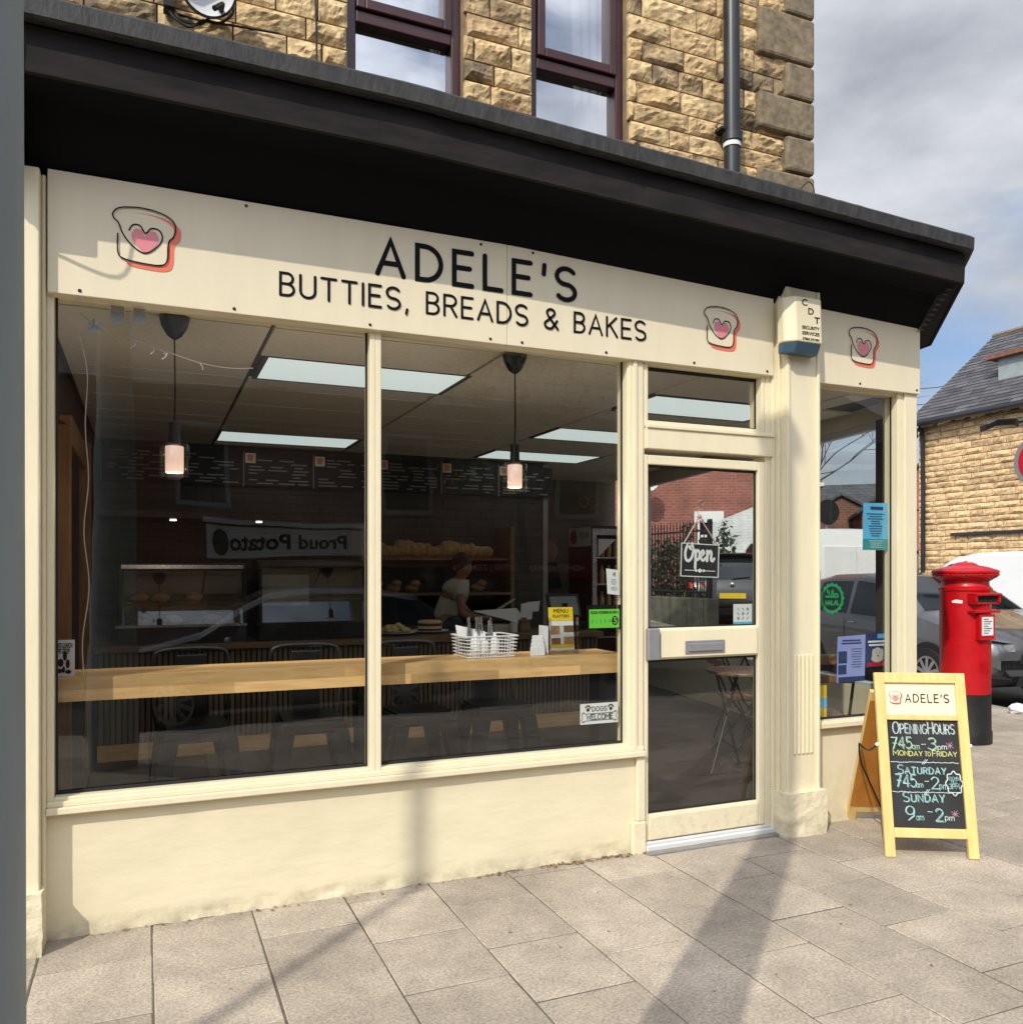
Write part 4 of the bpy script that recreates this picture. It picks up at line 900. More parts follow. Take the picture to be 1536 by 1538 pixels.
# serving counter
t = thing('serving_counter', 'long oak topped serving counter faced with dark vertical slats', 'counter', (1.8, 3.4, FZ))
mb = MB(); mb.box(-.36, 3.96, 3.08, 3.72, .895, .945); mb.build('worktop', 'counterwood', t, bevel=.004)
mb = MB(); mb.box(-.34, 3.93, 3.145, 3.68, FZ, .895); mb.build('carcass', 'felt', t)
mb = MB(); x = -.33
while x < 3.92: mb.box(x, x+.027, 3.128, 3.144, .20, .893); x += .041
mb.build('slat_front', 'slat', t)
mb = MB(); mb.box(-.34, 3.93, 3.125, 3.143, FZ, .198); mb.build('skirting', 'pine', t)
# display cabinets on the counter
def cabinet(x0, x1, z0, z1, lb, kind):
    t = thing('display_cabinet', lb, 'display cabinet', (x0, 3.2, z0), group='display cabinets on the counter'); y0, y1 = 3.16, 3.68
    c = lambda nm, m, fn, **k: child(t, nm, m, fn, **k)
    c('carcass', 'black_metal', lambda b: (b.box(x0, x1, y0, y1, z0, z0+.14), b.box(x0, x1, y0+.1, y1, z1-.06, z1), b.box(x0, x0+.03, y0+.02, y1, z0+.14, z1-.06), b.box(x1-.03, x1, y0+.02, y1, z0+.14, z1-.06), b.box(x0+.03, x1-.03, y1-.02, y1, z0+.14, z1-.06)), bevel=.004)
    g = MB(); g.quad((x0+.03, y0, z0+.14), (x1-.03, y0, z0+.14), (x1-.03, y0+.1, z1-.06), (x0+.03, y0+.1, z1-.06)); g.build('front_glass', 'clear', t)
    c('shelf', 'clear', lambda b: b.box(x0+.03, x1-.03, y0+.1, y1-.03, (z0+z1)/2, (z0+z1)/2+.008))
    c('trim', 'chrome' if kind else 'dark_metal', lambda b: (b.box(x0+.02, x1-.02, y0+.07, y0+.1, z1-.045, z1-.015), b.box(x0-.02, x1, y0-.012, y0, z0+.13, z0+.15)))
    if not kind:
        m_ = MB()
        for j in range(3):
            for i in range(10): m_.box(x0+.15+i*.055, x0+.185+i*.055, y0-.004, y0-.001, z0+.03+j*.03, z0+.045+j*.03)
        m_.build('vent', 'felt', t)
    return t
cabinet(-.20, .74, .945, 1.575, 'black glass fronted hot food cabinet with two bright steel rails', 1)
cabinet(.83, 1.74, .945, 1.60, 'black chilled display case with vented base beside the mullion', 0)
def food(nm, lb, cat, c, r, m, grp=None):
    t = MB(); t.ball(c, r, 12, 7); o = t.build(nm, m, None, smooth=True); 
    return tag(o, lb, cat, grp)
random.seed(5)
for i, (x, z) in enumerate(((-.05, 1.30), (.1, 1.30), (.35, 1.30), (-.03, 1.12), (.2, 1.12), (.5, 1.12))):
    food('filled_roll', 'filled bread roll inside the hot food cabinet', 'bread roll', (x, 3.42, z), (.075, .06, .04), 'crust', 'rolls in the hot food cabinet')
t = thing('price_card', 'pale green price sheet standing in the chilled display case', 'card', (1.0, 3.35, 1.2)); mb = MB(); mb.box(.88, 1.28, 3.45, 3.455, 1.22, 1.48); mb.build('sheet', 'zinc', t)
# menu boards
ub = [150, 365, 470, 566, 662, 748, 830]; names = ['chalk menu board, the widest one at the far left of the row', 'chalk menu board right of the left pendant lamp', 'chalk menu board just left of the window mullion', 'chalk menu board just right of the window mullion', 'chalk menu board left of the right pendant lamp', 'chalk menu board at the right end of the row']
random.seed(11)
MY = BY-.03
for i in range(6):
    x0, x1 = at(ub[i], 700, MY).x+.006, at(ub[i+1], 700, MY).x-.006
    t = thing('menu_board', names[i], 'menu board', ((x0+x1)/2, MY, 2.54), group='chalk menu boards on the back wall')
    mb = MB(); mb.box(x0, x1, MY, BY-.002, 2.37, 2.71); mb.build('board', 'board', t)
    mb = MB(); mb.box(x0-.006, x0+.004, MY-.006, BY-.003, 2.365, 2.715); mb.build('edge_strip', 'int_pale', t)
    mb = MB(); hx = x0+(.13 if i else .08)
    for r_ in range(9):
        z = 2.665-r_*.033; xx = hx if r_ < 3 else x0+.05
        while xx < x1-.08:
            L_ = random.uniform(.05, .2)
            if random.random() < .72: mb.box(xx, min(xx+L_, x1-.04), MY-.002, MY-.0005, z-.006, z+.006)
            xx += L_+random.uniform(.02, .12)
    mb.build('chalk_writing', 'int_pale', t)
    if i:
        mb = MB(); mb.box(x0+.015, x0+.115, MY-.004, MY-.001, 2.60, 2.70); e_ = mb.build('emblem_tile', 'panel', t)
        MB().poly([(x0+.065+.07*(p_[0]-.5), MY-.005, 2.65+.07*(p_[1]-.5)) for p_ in BREAD]).build('bread_emblem', 'coral', e_)
# extractor canopy with spots
t = thing('extractor_canopy', 'dark canopy with two small spotlights under the menu boards', 'canopy', (.6, 4.6, 2.05))
mb = MB(); mb.box(-.42, 1.36, 4.25, BY-.002, 1.99, 2.06); mb.build('hood', 'black_metal', t, bevel=.004)
for (u, v) in ((260, 774), (389, 778)):
    p = at(u, v, 4.5); mb = MB(); mb.cyl((p.x, 4.5, 0), .028, 1.980, 1.988, 14); mb.build('spotlight', 'spot', t)
# back shelves with bread
t = thing('bread_shelving', 'dark wall shelving carrying loaves behind the counter', 'shelving', (2.9, 4.8, .9))
mb = MB(); mb.box(2.02, 3.62, 4.55, BY-.002, 1.63, 1.66); mb.box(2.02, 3.62, 4.5, BY-.002, 1.26, 1.29); mb.box(1.98, 2.02, 4.5, BY-.002, FZ, 2.0); mb.box(3.62, 3.66, 4.5, BY-.002, FZ, 2.0); mb.box(2.02, 3.62, 4.45, BY-.002, .9, .94); mb.build('shelves', 'counterwood', t)
mb = MB(); mb.box(2.02, 3.62, 4.9, 4.94, .94, 1.26); mb.build('back_panel', 'felt', t)
random.seed(9); sh = [('rounded', (.115, .1, .085)), ('long', (.15, .08, .07)), ('tall', (.10, .09, .10))]
for k in range(8):
    x = 2.17+k*.165; kd, r = sh[k % 3]; mb = MB()
    for s in range(5): mb.ball((x+(s-2)*r[0]*.34, 4.72+random.uniform(-.01, .01), 1.66+r[2]*.85), (r[0]*.5, r[1], r[2]*random.uniform(.9, 1.08)), 10, 6)
    tag(mb.build('bread_loaf', 'crust', smooth=True), ['leftmost of the', 'second from left of the', 'third from left of the', 'fourth from left of the', 'fourth from right of the', 'third from right of the', 'second from right of the', 'rightmost of the'][k]+' crusty loaves on the top shelf', 'bread', 'loaves on the top shelf')
for k in range(5):
    x = 2.16+k*.2+(k > 2)*.35; mb = MB(); mb.ball((x, 4.7, 1.335), (.085, .08, .05), 10, 6); mb.ball((x+.03, 4.66, 1.385), (.06, .06, .04), 10, 6)
    tag(mb.build('bread_roll', 'crust', smooth=True), ['leftmost', 'second from left', 'middle', 'second from right', 'rightmost'][k]+' pair of rolls on the lower bread shelf', 'bread', 'rolls on the lower shelf')
# cakes
t = thing('layer_cake', 'cream and chocolate layer cake on a pale plate at the counter, left of the person', 'cake', (2.38, 3.5, .945))
child(t, 'plate', 'white', lambda b: b.lathe([(.0001, .95), (.09, .95), (.17, .968), (.175, .975), (.09, .96), (.0001, .96)], (2.38, 3.5, 0), 28), smooth=True)
child(t, 'sponge', 'choc', lambda b: (b.cyl((2.38, 3.5, 0), .108, .962, .992), b.cyl((2.38, 3.5, 0), .108, 1.012, 1.042)))
child(t, 'icing', 'cream_cake', lambda b: (b.cyl((2.38, 3.5, 0), .111, .992, 1.012), b.lathe([(.0001, 1.066), (.08, 1.066), (.104, 1.060), (.112, 1.04), (.108, 1.042), (.0001, 1.042)], (2.38, 3.5, 0), 24)))
t = thing('pastry_plate', 'plate heaped with small pale pastries beside the window mullion', 'pastries', (2.03, 3.42, .945))
child(t, 'plate', 'white', lambda b: b.lathe([(.0001, .95), (.1, .95), (.19, .966), (.195, .972), (.1, .96), (.0001, .96)], (2.03, 3.42, 0), 28), smooth=True)
mb = MB(); random.seed(2)
for k in range(26): a = random.uniform(0, 6.28); r = random.uniform(0, .12); mb.ball((2.03+r*cos(a), 3.42+r*sin(a), .985+(.12-r)*.6*random.random()), (.03, .026, .022), 8, 5)
mb.build('pastries', 'cream_cake', t, smooth=True)
# paperwork, cups and till along the counter
def sheet(nm, lb, cat, pts, m='paper'):
    n = (Vector(pts[1])-Vector(pts[0])).cross(Vector(pts[3])-Vector(pts[0])).normalized()*.004
    mb = MB(); mb.add([Vector(p) for p in pts]+[Vector(p)+n for p in pts], [(3,2,1,0), (4,5,6,7), (0,1,5,4), (1,2,6,5), (2,3,7,6), (3,0,4,7)]); return tag(mb.build(nm, m), lb, cat)
a, b, c, d = [tuple(at(u, v, 3.55)) for u, v in ((712, 918), (762, 931), (800, 922), (782, 910))]
t = thing('wrap_box', 'pale paper lined box propped open on the counter right of the person', 'box', (3.05, 3.5, .945))
p = at(712, 917, 3.6); q = at(785, 917, 3.45)
child(t, 'body', 'tee', lambda b: (b.box(p.x+.1, q.x, 3.34, 3.6, .945, 1.0), b.box(p.x+.12, q.x-.02, 3.36, 3.58, 1.0, 1.01)), bevel=.004)
child(t, 'flap', 'paper', lambda b: b.add([(p.x, 3.62, 1.13), (q.x, 3.3, 1.0), (q.x, 3.6, 1.15), (p.x, 3.62, 1.136), (q.x, 3.3, 1.006), (q.x, 3.6, 1.156)], [(0,1,2), (5,4,3), (0,3,4,1), (1,4,5,2), (2,5,3,0)]))
for (u0, u1, v0, v1, lb) in ((781, 779+20, 905, 932, 'plain white notice standing on the counter above the small carton'), (789, 809, 903, 920, 'tilted white note clipped behind the leaflet holder')):
    a, b = at(u0, v1, 3.4), at(u1, v0, 3.4); sheet('notice', lb, 'notice', [(a.x, 3.4, a.z), (b.x, 3.41, a.z+.01), (b.x+.02, 3.42, b.z), (a.x+.02, 3.42, b.z-.01)])
p = at(786, 945, 3.3); mb = MB(); mb.box(p.x-.04, p.x+.05, 3.26, 3.34, .945, 1.06); mb.box(p.x-.02, p.x+.03, 3.28, 3.32, 1.06, 1.08); tag(mb.build('carton', 'counterwood', bevel=.004), 'small brown carton on the counter end beside the yellow leaflet', 'carton')
p = at(772, 945, 3.3); mb = MB(); mb.lathe([(.0001, .945), (.03, .945), (.038, 1.04), (.034, 1.04), (.028, .955), (.0001, .955)], (p.x, 3.3, 0), 16); tag(mb.build('paper_cup', 'paper', smooth=True), 'white paper cup on the counter left of the brown carton', 'cup')
t = thing('till', 'black touchscreen till and card machine on the counter below the fridge', 'till', (3.75, 3.5, .945))
child(t, 'stand', 'black_metal', lambda b: (b.box(3.62, 3.92, 3.35, 3.6, .945, 1.02), b.box(3.74, 3.80, 3.5, 3.56, 1.02, 1.2)), bevel=.006)
child(t, 'screen', 'black_metal', lambda b: b.add([(3.58, 3.46, 1.06), (3.95, 3.50, 1.06), (3.95, 3.58, 1.29), (3.58, 3.54, 1.29), (3.58, 3.48, 1.06), (3.95, 3.52, 1.06), (3.95, 3.6, 1.29), (3.58, 3.56, 1.29)], [(0,1,2,3), (7,6,5,4), (0,4,5,1), (1,5,6,2), (2,6,7,3), (3,7,4,0)]))
child(t, 'display', 'zinc', lambda b: b.quad((3.61, 3.459, 1.085), (3.92, 3.492, 1.085), (3.92, 3.562, 1.265), (3.61, 3.529, 1.265)))
# drinks fridge
t = thing('drinks_fridge', 'tall glass door drinks fridge with dark red side in the back right corner', 'fridge', (5.5, 5.85, FZ))
fx0, fx1, fy0, fy1 = 5.2, 5.9, 5.55, 6.2
child(t, 'cabinet', 'black_metal', lambda b: (b.box(fx0, fx0+.03, fy0+.03, fy1, FZ, 2.1), b.box(fx1-.03, fx1, fy0+.03, fy1, FZ, 2.1), b.box(fx0+.03, fx1-.03, fy1-.03, fy1, FZ, 2.1), b.box(fx0+.03, fx1-.03, fy0+.03, fy1-.03, FZ, .3), b.box(fx0+.03, fx1-.03, fy0+.03, fy1-.03, 2.0, 2.1)))
child(t, 'side_panel', mat('dark_red_panel', (.10, .012, .014), .4), lambda b: b.box(fx0-.004, fx0-.001, fy0+.04, fy1, .3, 1.83))
h = child(t, 'header_panel', 'paper', lambda b: b.box(fx0-.004, fx0-.001, fy0+.04, fy1, 1.84, 2.09)); mb = MB(); mb.M = Matrix.Translation((fx0-.006, 6.06, 1.965)) @ Matrix.Rotation(R(-90), 4, 'Y'); mb.lathe([(.0001, .003), (.095, .003), (.095, 0)], n=20); mb.M = None; mb.build('red_disc', 'sign_red', h); font_text('POLAR', 'lettering', 'ink', h, (fx0-.007, 5.76, 1.98), .11, ux=(0, -1, 0), width=.26)
child(t, 'door', 'chrome', lambda b: (b.box(fx0, fx0+.06, fy0, fy0+.028, .25, 2.06), b.box(fx1-.06, fx1, fy0, fy0+.028, .25, 2.06), b.box(fx0+.06, fx1-.06, fy0, fy0+.028, 1.98, 2.06), b.box(fx0+.06, fx1-.06, fy0, fy0+.028, .25, .33)))
child(t, 'shelf', 'chrome', lambda b: [b.box(fx0+.03, fx1-.03, fy0+.05, fy1-.03, z, z+.02) for z in (.66, 1.0, 1.34, 1.68)])
mb = MB(); random.seed(4)
for z in (1.02, 1.36, 1.70):
    for i in range(6): mb.lathe([(.0001, 0), (.032, 0), (.034, .14), (.014, .2), (.014, .235), (.0001, .235)], (fx0+.1+i*.1, fy0+.12, z), 10)
mb.build('bottles', 'crust', t, smooth=True)
mb = MB(); mb.poly([(fx0+.08, fy0-.003, 1.93), (fx0+.34, fy0-.003, 1.93), (fx0+.08, fy0-.003, 1.70)]); mb.build('price_flash', 'paper', t)
# round sign and apron on the rear wall
p = at(822, 828, 6.46); mb = MB(); mb.M = Matrix.Translation((p.x, 6.49, p.z)) @ Matrix.Rotation(R(90), 4, 'X'); mb.lathe([(.0001, .03), (.13, .03), (.16, .01), (.165, 0), (.0001, 0)], n=24); mb.M = None
tag(mb.build('wall_plaque', 'ribbon', smooth=True), 'pinkish round plaque on the pale rear wall above the hanging apron', 'plaque')
p = at(824, 845, 6.4); mb = MB(); mb.add([(p.x-.15, 6.44, p.z), (p.x+.16, 6.44, p.z), (p.x+.2, 6.38, p.z-.34), (p.x-.19, 6.38, p.z-.34), (p.x-.15, 6.49, p.z), (p.x+.16, 6.49, p.z), (p.x+.2, 6.49, p.z-.34), (p.x-.19, 6.49, p.z-.34)], [(0,1,2,3), (0,4,5,1), (2,6,7,3), (0,3,7,4), (1,5,6,2)])
tag(mb.build('hanging_apron', 'apron', bevel=.02), 'dark apron hanging on the pale rear wall', 'apron')
for i, (u, v, m, lb) in enumerate(((876, 754, 'yellow', 'yellow ring decoration high on the pale rear wall'), (890, 754, 'coral', 'red ring decoration beside the yellow ring on the rear wall'))):
    p = at(u, v, 6.46); mb = MB(); mb.tube([(p.x+.075*cos(a/10*pi), 6.47, p.z+.075*sin(a/10*pi)) for a in range(21)], .008, 6, False); tag(mb.build('ring_decoration', m, smooth=True), lb, 'decoration', 'rings on the rear wall')

# ---- person behind the counter
def skin_mesh(name, pts, edges, m, parent, sub=2, world=True):
    me = bpy.data.meshes.new(name); L_, rz = ROOT[parent.name]
    me.from_pydata([tuple(Vector(p[:3])-L_) for p in pts], edges, []); o = bpy.data.objects.new(name, me); COL.objects.link(o)
    s = o.modifiers.new('skin', 'SKIN'); s.use_smooth_shade = True
    for i, p in enumerate(pts):
        v = me.skin_vertices[0].data[i]; v.radius = (p[3], p[4] if len(p) > 4 else p[3]); v.use_root = (i == 0)
    ss = o.modifiers.new('sub', 'SUBSURF'); ss.levels = sub; ss.render_levels = sub
    bpy.context.view_layer.update(); dg = bpy.context.evaluated_depsgraph_get()
    m2 = bpy.data.meshes.new_from_object(o.evaluated_get(dg)); o.modifiers.clear(); o.data = m2; bpy.data.meshes.remove(me); m2.materials.clear(); m2.materials.append(M[m])
    for p in m2.polygons: p.use_smooth = True
    o.parent = parent; return o
PXX = at(684, 900, 4.0).x; PY = 4.02
per = thing('person', 'person in a pale t-shirt leaning over papers behind the serving counter', 'person', (PXX-.08, PY+.06, FZ))
def q(dx, dy, z, *r): return (PXX+dx, PY+dy, z, *r)
body = [q(-.10, .08, .98, .135, .105), q(-.07, .05, 1.12, .125, .10), q(-.02, .0, 1.27, .145, .11), q(.03, -.02, 1.39, .12, .095), q(.045, -.03, 1.455, .052), q(.075, -.06, 1.53, .078, .088), q(.09, -.075, 1.60, .072, .082),
        q(.0, -.17, 1.375, .062), q(-.02, -.24, 1.22, .048), q(-.02, -.25, 1.10, .042), q(.10, -.28, 1.06, .036), q(.21, -.29, 1.045, .026), q(.26, -.295, 1.045, .03, .018), q(.32, -.30, 1.03, .02, .012),
        q(.06, .13, 1.36, .062), q(.10, .14, 1.2, .047), q(.16, .05, 1.08, .04), q(.24, -.08, 1.05, .034), q(.29, -.14, 1.05, .027), q(.34, -.18, 1.05, .03, .018), q(.39, -.21, 1.04, .02, .012),
        q(-.14, -.01, .90, .09), q(-.13, -.02, .52, .062), q(-.15, .02, .14, .042), q(-.07, -.04, .11, .04, .03),
        q(-.06, .16, .90, .09), q(-.05, .16, .52, .062), q(-.07, .2, .14, .042), q(.01, .14, .11, .04, .03)]
ed = [(0,1),(1,2),(2,3),(3,4),(4,5),(5,6),(3,7),(7,8),(8,9),(9,10),(10,11),(11,12),(12,13),(3,14),(14,15),(15,16),(16,17),(17,18),(18,19),(19,20),(0,21),(21,22),(22,23),(23,24),(0,25),(25,26),(26,27),(27,28)]
skin_mesh('body', body, ed, 'skin', per)
skin_mesh('t_shirt', [q(-.095, .08, 1.0, .15, .12), q(-.07, .05, 1.12, .142, .118), q(-.02, 0, 1.27, .162, .125), q(.025, -.015, 1.385, .135, .112), q(.035, -.022, 1.425, .085, .075), q(-.005, -.175, 1.37, .08), q(-.02, -.235, 1.25, .068), q(.06, .135, 1.355, .08), q(.10, .145, 1.24, .066)],
          [(0,1),(1,2),(2,3),(3,4),(3,5),(5,6),(3,7),(7,8)], 'tee', per)
skin_mesh('apron', [q(-.02, .0, 1.10, .165, .10), q(-.03, .01, .9, .17, .13), q(-.04, .01, .6, .17, .13)], [(0,1),(1,2)], 'apron', per)
skin_mesh('trousers', [q(-.10, .08, .99, .14, .115), q(-.14, -.01, .88, .105), q(-.13, -.02, .5, .076), q(-.15, .02, .16, .058), q(-.06, .16, .88, .105), q(-.05, .16, .5, .076), q(-.07, .2, .16, .058)], [(0,1),(1,2),(2,3),(0,4),(4,5),(5,6)], 'trousers', per)
mb = MB(); hx, hy = PXX+.075, PY-.055
mb.ball((hx-.015, hy+.015, 1.60), (.098, .098, .105), 16, 10); mb.ball((hx-.075, hy+.05, 1.55), (.06, .06, .07), 12, 7); mb.build('hair', 'hair', per, smooth=True)
mb = MB(); mb.ball((hx+.095, hy-.035, 1.55), (.014, .012, .02), 8, 6)
for s in (-1, 1):
    mb.ball((hx+.02, hy-.02+s*.085, 1.555), (.018, .008, .028), 8, 6)
mb.build('face', 'skin', per, smooth=True)
mb = MB()
for (bx, by, bz, dxx, dyy) in ((.30, -.30, 1.035, .05, -.01), (.37, -.205, 1.04, .05, -.02)):
    for f_ in range(4): mb.tube([q(bx, by+(f_-1.5)*.018, bz), q(bx+dxx*.8, by+dyy+(f_-1.5)*.02, bz+.004), q(bx+dxx*1.35*(1-.12*abs(f_-1.2)), by+dyy+(f_-1.5)*.02, bz-.012)], [.009, .008, .006], 6)
    mb.tube([q(bx-.03, by+.03, bz), q(bx+.01, by+.05, bz+.01), q(bx+.045, by+.045, bz+.012)], [.01, .009, .006], 6)
mb.build('fingers', 'skin', per, smooth=True)
sheet('paper_bag', 'pale paper held up in the hands of the person behind the counter', 'paper', [(PXX+.20, PY-.36, 1.06), (PXX+.26, PY-.12, 1.06), (PXX+.58, PY-.10, 1.235), (PXX+.50, PY-.36, 1.245)], 'tee')

# ---- things on the window bar
BZ = 1.0505 
t = thing('condiment_basket', 'white wire basket of cutlery, sauces and menus on the window bar', 'basket', (1.67, .33, BZ))
def wire_ring(b, z, sx, sy, r=.0028): b.tube(catmull([(1.67+sx*c_, .33+sy*s_, z) for c_, s_ in ((-1, -.8), (-.8, -1), (.8, -1), (1, -.8), (1, .8), (.8, 1), (-.8, 1), (-1, .8))], 3, True)+[Vector((1.67-sx, .33-sy*.8, z))], r, 5)
mb = MB()
for k in range(7): wire_ring(mb, BZ+.005+k*.018, .135+.002*k, .11+.002*k, .0045 if k == 6 else .0028)
for k in range(16):
    xx = 1.67-.12+k*.016
    for sy in (-1, 1): mb.tube([(xx, .33+sy*.109, BZ+.004), (xx, .33+sy*.122, BZ+.115)], .0022, 4)
mb.build('wire_frame', 'paper', t, smooth=True)
mb = MB()
for (x, z1, r) in ((1.61, .13, .026), (1.66, .10, .024), (1.72, .12, .022)): mb.lathe([(.0001, 0), (r, 0), (r, z1*.7), (r*.4, z1*.85), (r*.4, z1), (.0001, z1)], (x, .30, BZ+.004), 12)
mb.build('sauce_bottle', 'white', t, smooth=True)
mb = MB(); random.seed(6)
for k in range(9):
    x = 1.58+k*.02; lean = random.uniform(-.03, .03); mb.tube([(x, .36, BZ+.02), (x+lean, .37, BZ+.2+random.uniform(-.03, .02))], [.004, .007], 6)
mb.build('cutlery', 'chrome', t, smooth=True)
mb = MB(); mb.add([(1.545, .40, BZ+.1), (1.69, .34, BZ+.07), (1.685, .36, BZ+.13), (1.54, .42, BZ+.165), (1.545, .41, BZ+.1), (1.69, .35, BZ+.07), (1.685, .37, BZ+.13), (1.54, .43, BZ+.165)], [(0,1,2,3), (7,6,5,4), (0,4,5,1), (1,5,6,2), (2,6,7,3), (3,7,4,0)]); mb.build('tucked_menu', 'paper', t)
t = thing('leaflet_holder', 'clear acrylic stand with a yellow topped photo leaflet on the window bar', 'leaflet holder', (2.12, .27, BZ)); LY = .27
a, b = at(824, 985, LY), at(868, 912, LY); x0, x1, zt = a.x, b.x-.01, b.z
tl = (.03)/(zt-BZ)
def lq(xa, xb, za, zb, off): return [(xa, LY+tl*(za-BZ)-off, za), (xb, LY+tl*(za-BZ)-off, za), (xb, LY+tl*(zb-BZ)-off, zb), (xa, LY+tl*(zb-BZ)-off, zb)]
lw_ = x1-x0; lf = MB().quad(*lq(x0+.01, x1-.01, BZ+.02, zt, 0)).build('leaflet', 'paper', t)
MB().quad(*lq(x0+.01, x1-.01, zt-.075, zt+.0, .0012)).build('yellow_header', 'yellow', lf)
for i, (s, tt, w_, h_) in enumerate(((.04, .42, .4, .22), (.52, .46, .42, .18), (.06, .2, .38, .18), (.5, .2, .44, .2))):
    MB().quad(*lq(x0+lw_*s+.01, x0+lw_*(s+w_), BZ+.02+(zt-BZ)*tt-.02, BZ+(zt-BZ)*(tt+h_)-.01, .0012)).build('photo', ['crust', 'counterwood', 'trimwood', 'crust'][i], lf)
MB().quad(*lq(x0+.012, x1-.012, BZ+.035, BZ+.055, .0012)).build('yellow_band', 'yellow', lf)
font_text('MENU', 'lettering', 'ink', lf, ((x0+x1)/2, LY+tl*(zt-BZ-.02)-.003, zt-.022), .034, width=.09)
font_text('PLATTERS', 'lettering', 'ink', lf, ((x0+x1)/2, LY+tl*(zt-BZ-.05)-.003, zt-.05), .024, width=.10)
mb = MB(); mb.box(x0, x1, LY-.03, LY-.027, BZ, BZ+.16); mb.box(x0, x0+.003, LY-.027, LY+.03, BZ, BZ+.2); mb.box(x1-.003, x1, LY-.027, LY+.03, BZ, BZ+.2); mb.box(x0, x1, LY+.03, LY+.033, BZ, BZ+.24); mb.build('acrylic_stand', 'acrylic', t)
t = thing('card_stack', 'stack of small white cards in a stepped holder left of the leaflet stand', 'cards', (1.97, .28, BZ))
a, b = at(795, 987, .25), at(819, 964, .25); mb = MB()
for k in range(4): mb.box(a.x+.012*k, b.x-.004*(3-k), .23+k*.018, .242+k*.018, BZ, BZ+.045+k*.02)
mb.build('cards', 'paper', t, bevel=.001)
a, b = at(810, 985, .30), at(819, 940, .30); mb = MB(); mb.box(b.x-.012, b.x-.002, .26, .36, BZ, b.z); tag(mb.build('menu_card', 'paper'), 'upright folded white menu seen edge on beside the leaflet stand', 'menu')
a, b = at(79, 1020, .22), at(112, 961, .22)
t = thing('poster', 'small white POST-LUNCH poster standing at the left end of the bar', 'poster', ((a.x+b.x)/2, .22, BZ)); mb = MB(); mb.box(a.x, b.x, .22, .228, BZ, b.z); mb.build('board', 'paper', t)
font_text('POST-LUNCH', 'lettering', 'ink', t, ((a.x+b.x)/2, .218, b.z-.025), .03, width=(b.x-a.x)*.8, bold=.001); font_text('PIT-STOP', 'lettering', 'ink', t, ((a.x+b.x)/2, .218, b.z-.05), .03, width=(b.x-a.x)*.55, bold=.001)
mb = MB(); cx_, cz_ = (a.x+b.x)/2, (BZ+b.z)/2-.02
for (dx, dz, rx, rz_) in ((.005, .03, .008, .022), (-.012, .0, .012, .018), (.016, -.005, .008, .02), (-.018, -.035, .016, .010), (.018, -.04, .012, .009), (.0, -.03, .006, .014)):
    mb.poly([(cx_+dx+rx*cos(k/6*pi), .2185, cz_+dz+rz_*sin(k/6*pi)) for k in range(12)])
mb.build('drawing', 'ink', t)

# ---- stickers and notices on the inside of the glass
def sticker(nm, lb, cat, u0, u1, v0, v1, m, Y=.036, skew=0):
    a, b = at(u0, v1, Y), at(u1, v0, Y); t = thing(nm, lb, cat, ((a.x+b.x)/2, Y, (a.z+b.z)/2))
    mb = MB(); mb.add([(a.x, Y-.001, a.z), (b.x, Y-.001, a.z+skew), (b.x+skew, Y-.001, b.z+skew), (a.x+skew, Y-.001, b.z), (a.x, Y, a.z), (b.x, Y, a.z+skew), (b.x+skew, Y, b.z+skew), (a.x+skew, Y, b.z)], [(0,1,2,3), (7,6,5,4), (0,4,5,1), (1,5,6,2), (2,6,7,3), (3,7,4,0)]); mb.build('sheet', m, t)
    return t, a, b
def lines(parent, x0, x1, z0, z1, n, Y, m, h=.3, rag=.4):
    mb = MB(); st_ = (z1-z0)/n
    for k in range(n):
        w_ = (x1-x0)*(1-random.uniform(0, rag)); c_ = (x0+x1)/2; mb.box(c_-w_/2, c_+w_/2, Y-.0012, Y-.0004, z1-st_*(k+.5)-st_*h/2, z1-st_*(k+.5)+st_*h/2)
    return mb.build('printed_lines', m, parent)
def P2(a, b, s, t_): return a.x+(b.x-a.x)*s, a.z+(b.z-a.z)*t_
t, a, b = sticker('dogs_sticker', 'white DOGS WELCOME sticker low in the right window pane', 'sticker', 871, 928, 1054, 1089, 'white')
Y = .0345; w_, h_ = b.x-a.x, b.z-a.z
mb = MB(); stroke_text(mb, 'DOGS', (a.x+b.x)/2, a.z+h_*.62, h_*.21, .004, width=w_*.38, track=.2, o=(0, Y, 0), off=.0004, center=True); stroke_text(mb, 'WELCOME', (a.x+b.x)/2, a.z+h_*.22, h_*.24, .0045, width=w_*.68, track=.14, o=(0, Y, 0), off=.0004, center=True); mb.build('lettering', 'ink', t)
mb = MB(); cx_, cz_ = (a.x+b.x)/2, a.z+h_*.33
bone = catmull([(cx_+w_*x_, cz_+h_*z_) for x_, z_ in ((-.36, .18), (-.40, .25), (-.46, .18), (-.44, .0), (-.47, -.17), (-.40, -.24), (-.36, -.17), (.36, -.17), (.40, -.24), (.47, -.17), (.44, .0), (.47, .18), (.40, .25), (.36, .18))], 4, True); ribbon(mb, [tuple(p) for p in bone]+[tuple(bone[0])], .003, (0, Y, 0), (1, 0, 0), (0, 0, 1), (0, -1, 0), .0004)
for s in (-.30, .30):
    px_, pz_ = cx_+w_*s, a.z+h_*.70
    for (dx, dz, r) in ((0, 0, .010), (-.013, .014, .0055), (-.004, .02, .0055), (.006, .019, .0055), (.014, .011, .0055)): mb.poly([(px_+dx+r*cos(k/5*pi), Y-.0005, pz_+dz+r*sin(k/5*pi)) for k in range(10)])
mb.build('bone_and_paws', 'ink', t)
t, a, b = sticker('hygiene_sticker', 'bright green FOOD HYGIENE RATING 5 sticker on the right window pane', 'sticker', 881, 934, 908, 946, 'ink')
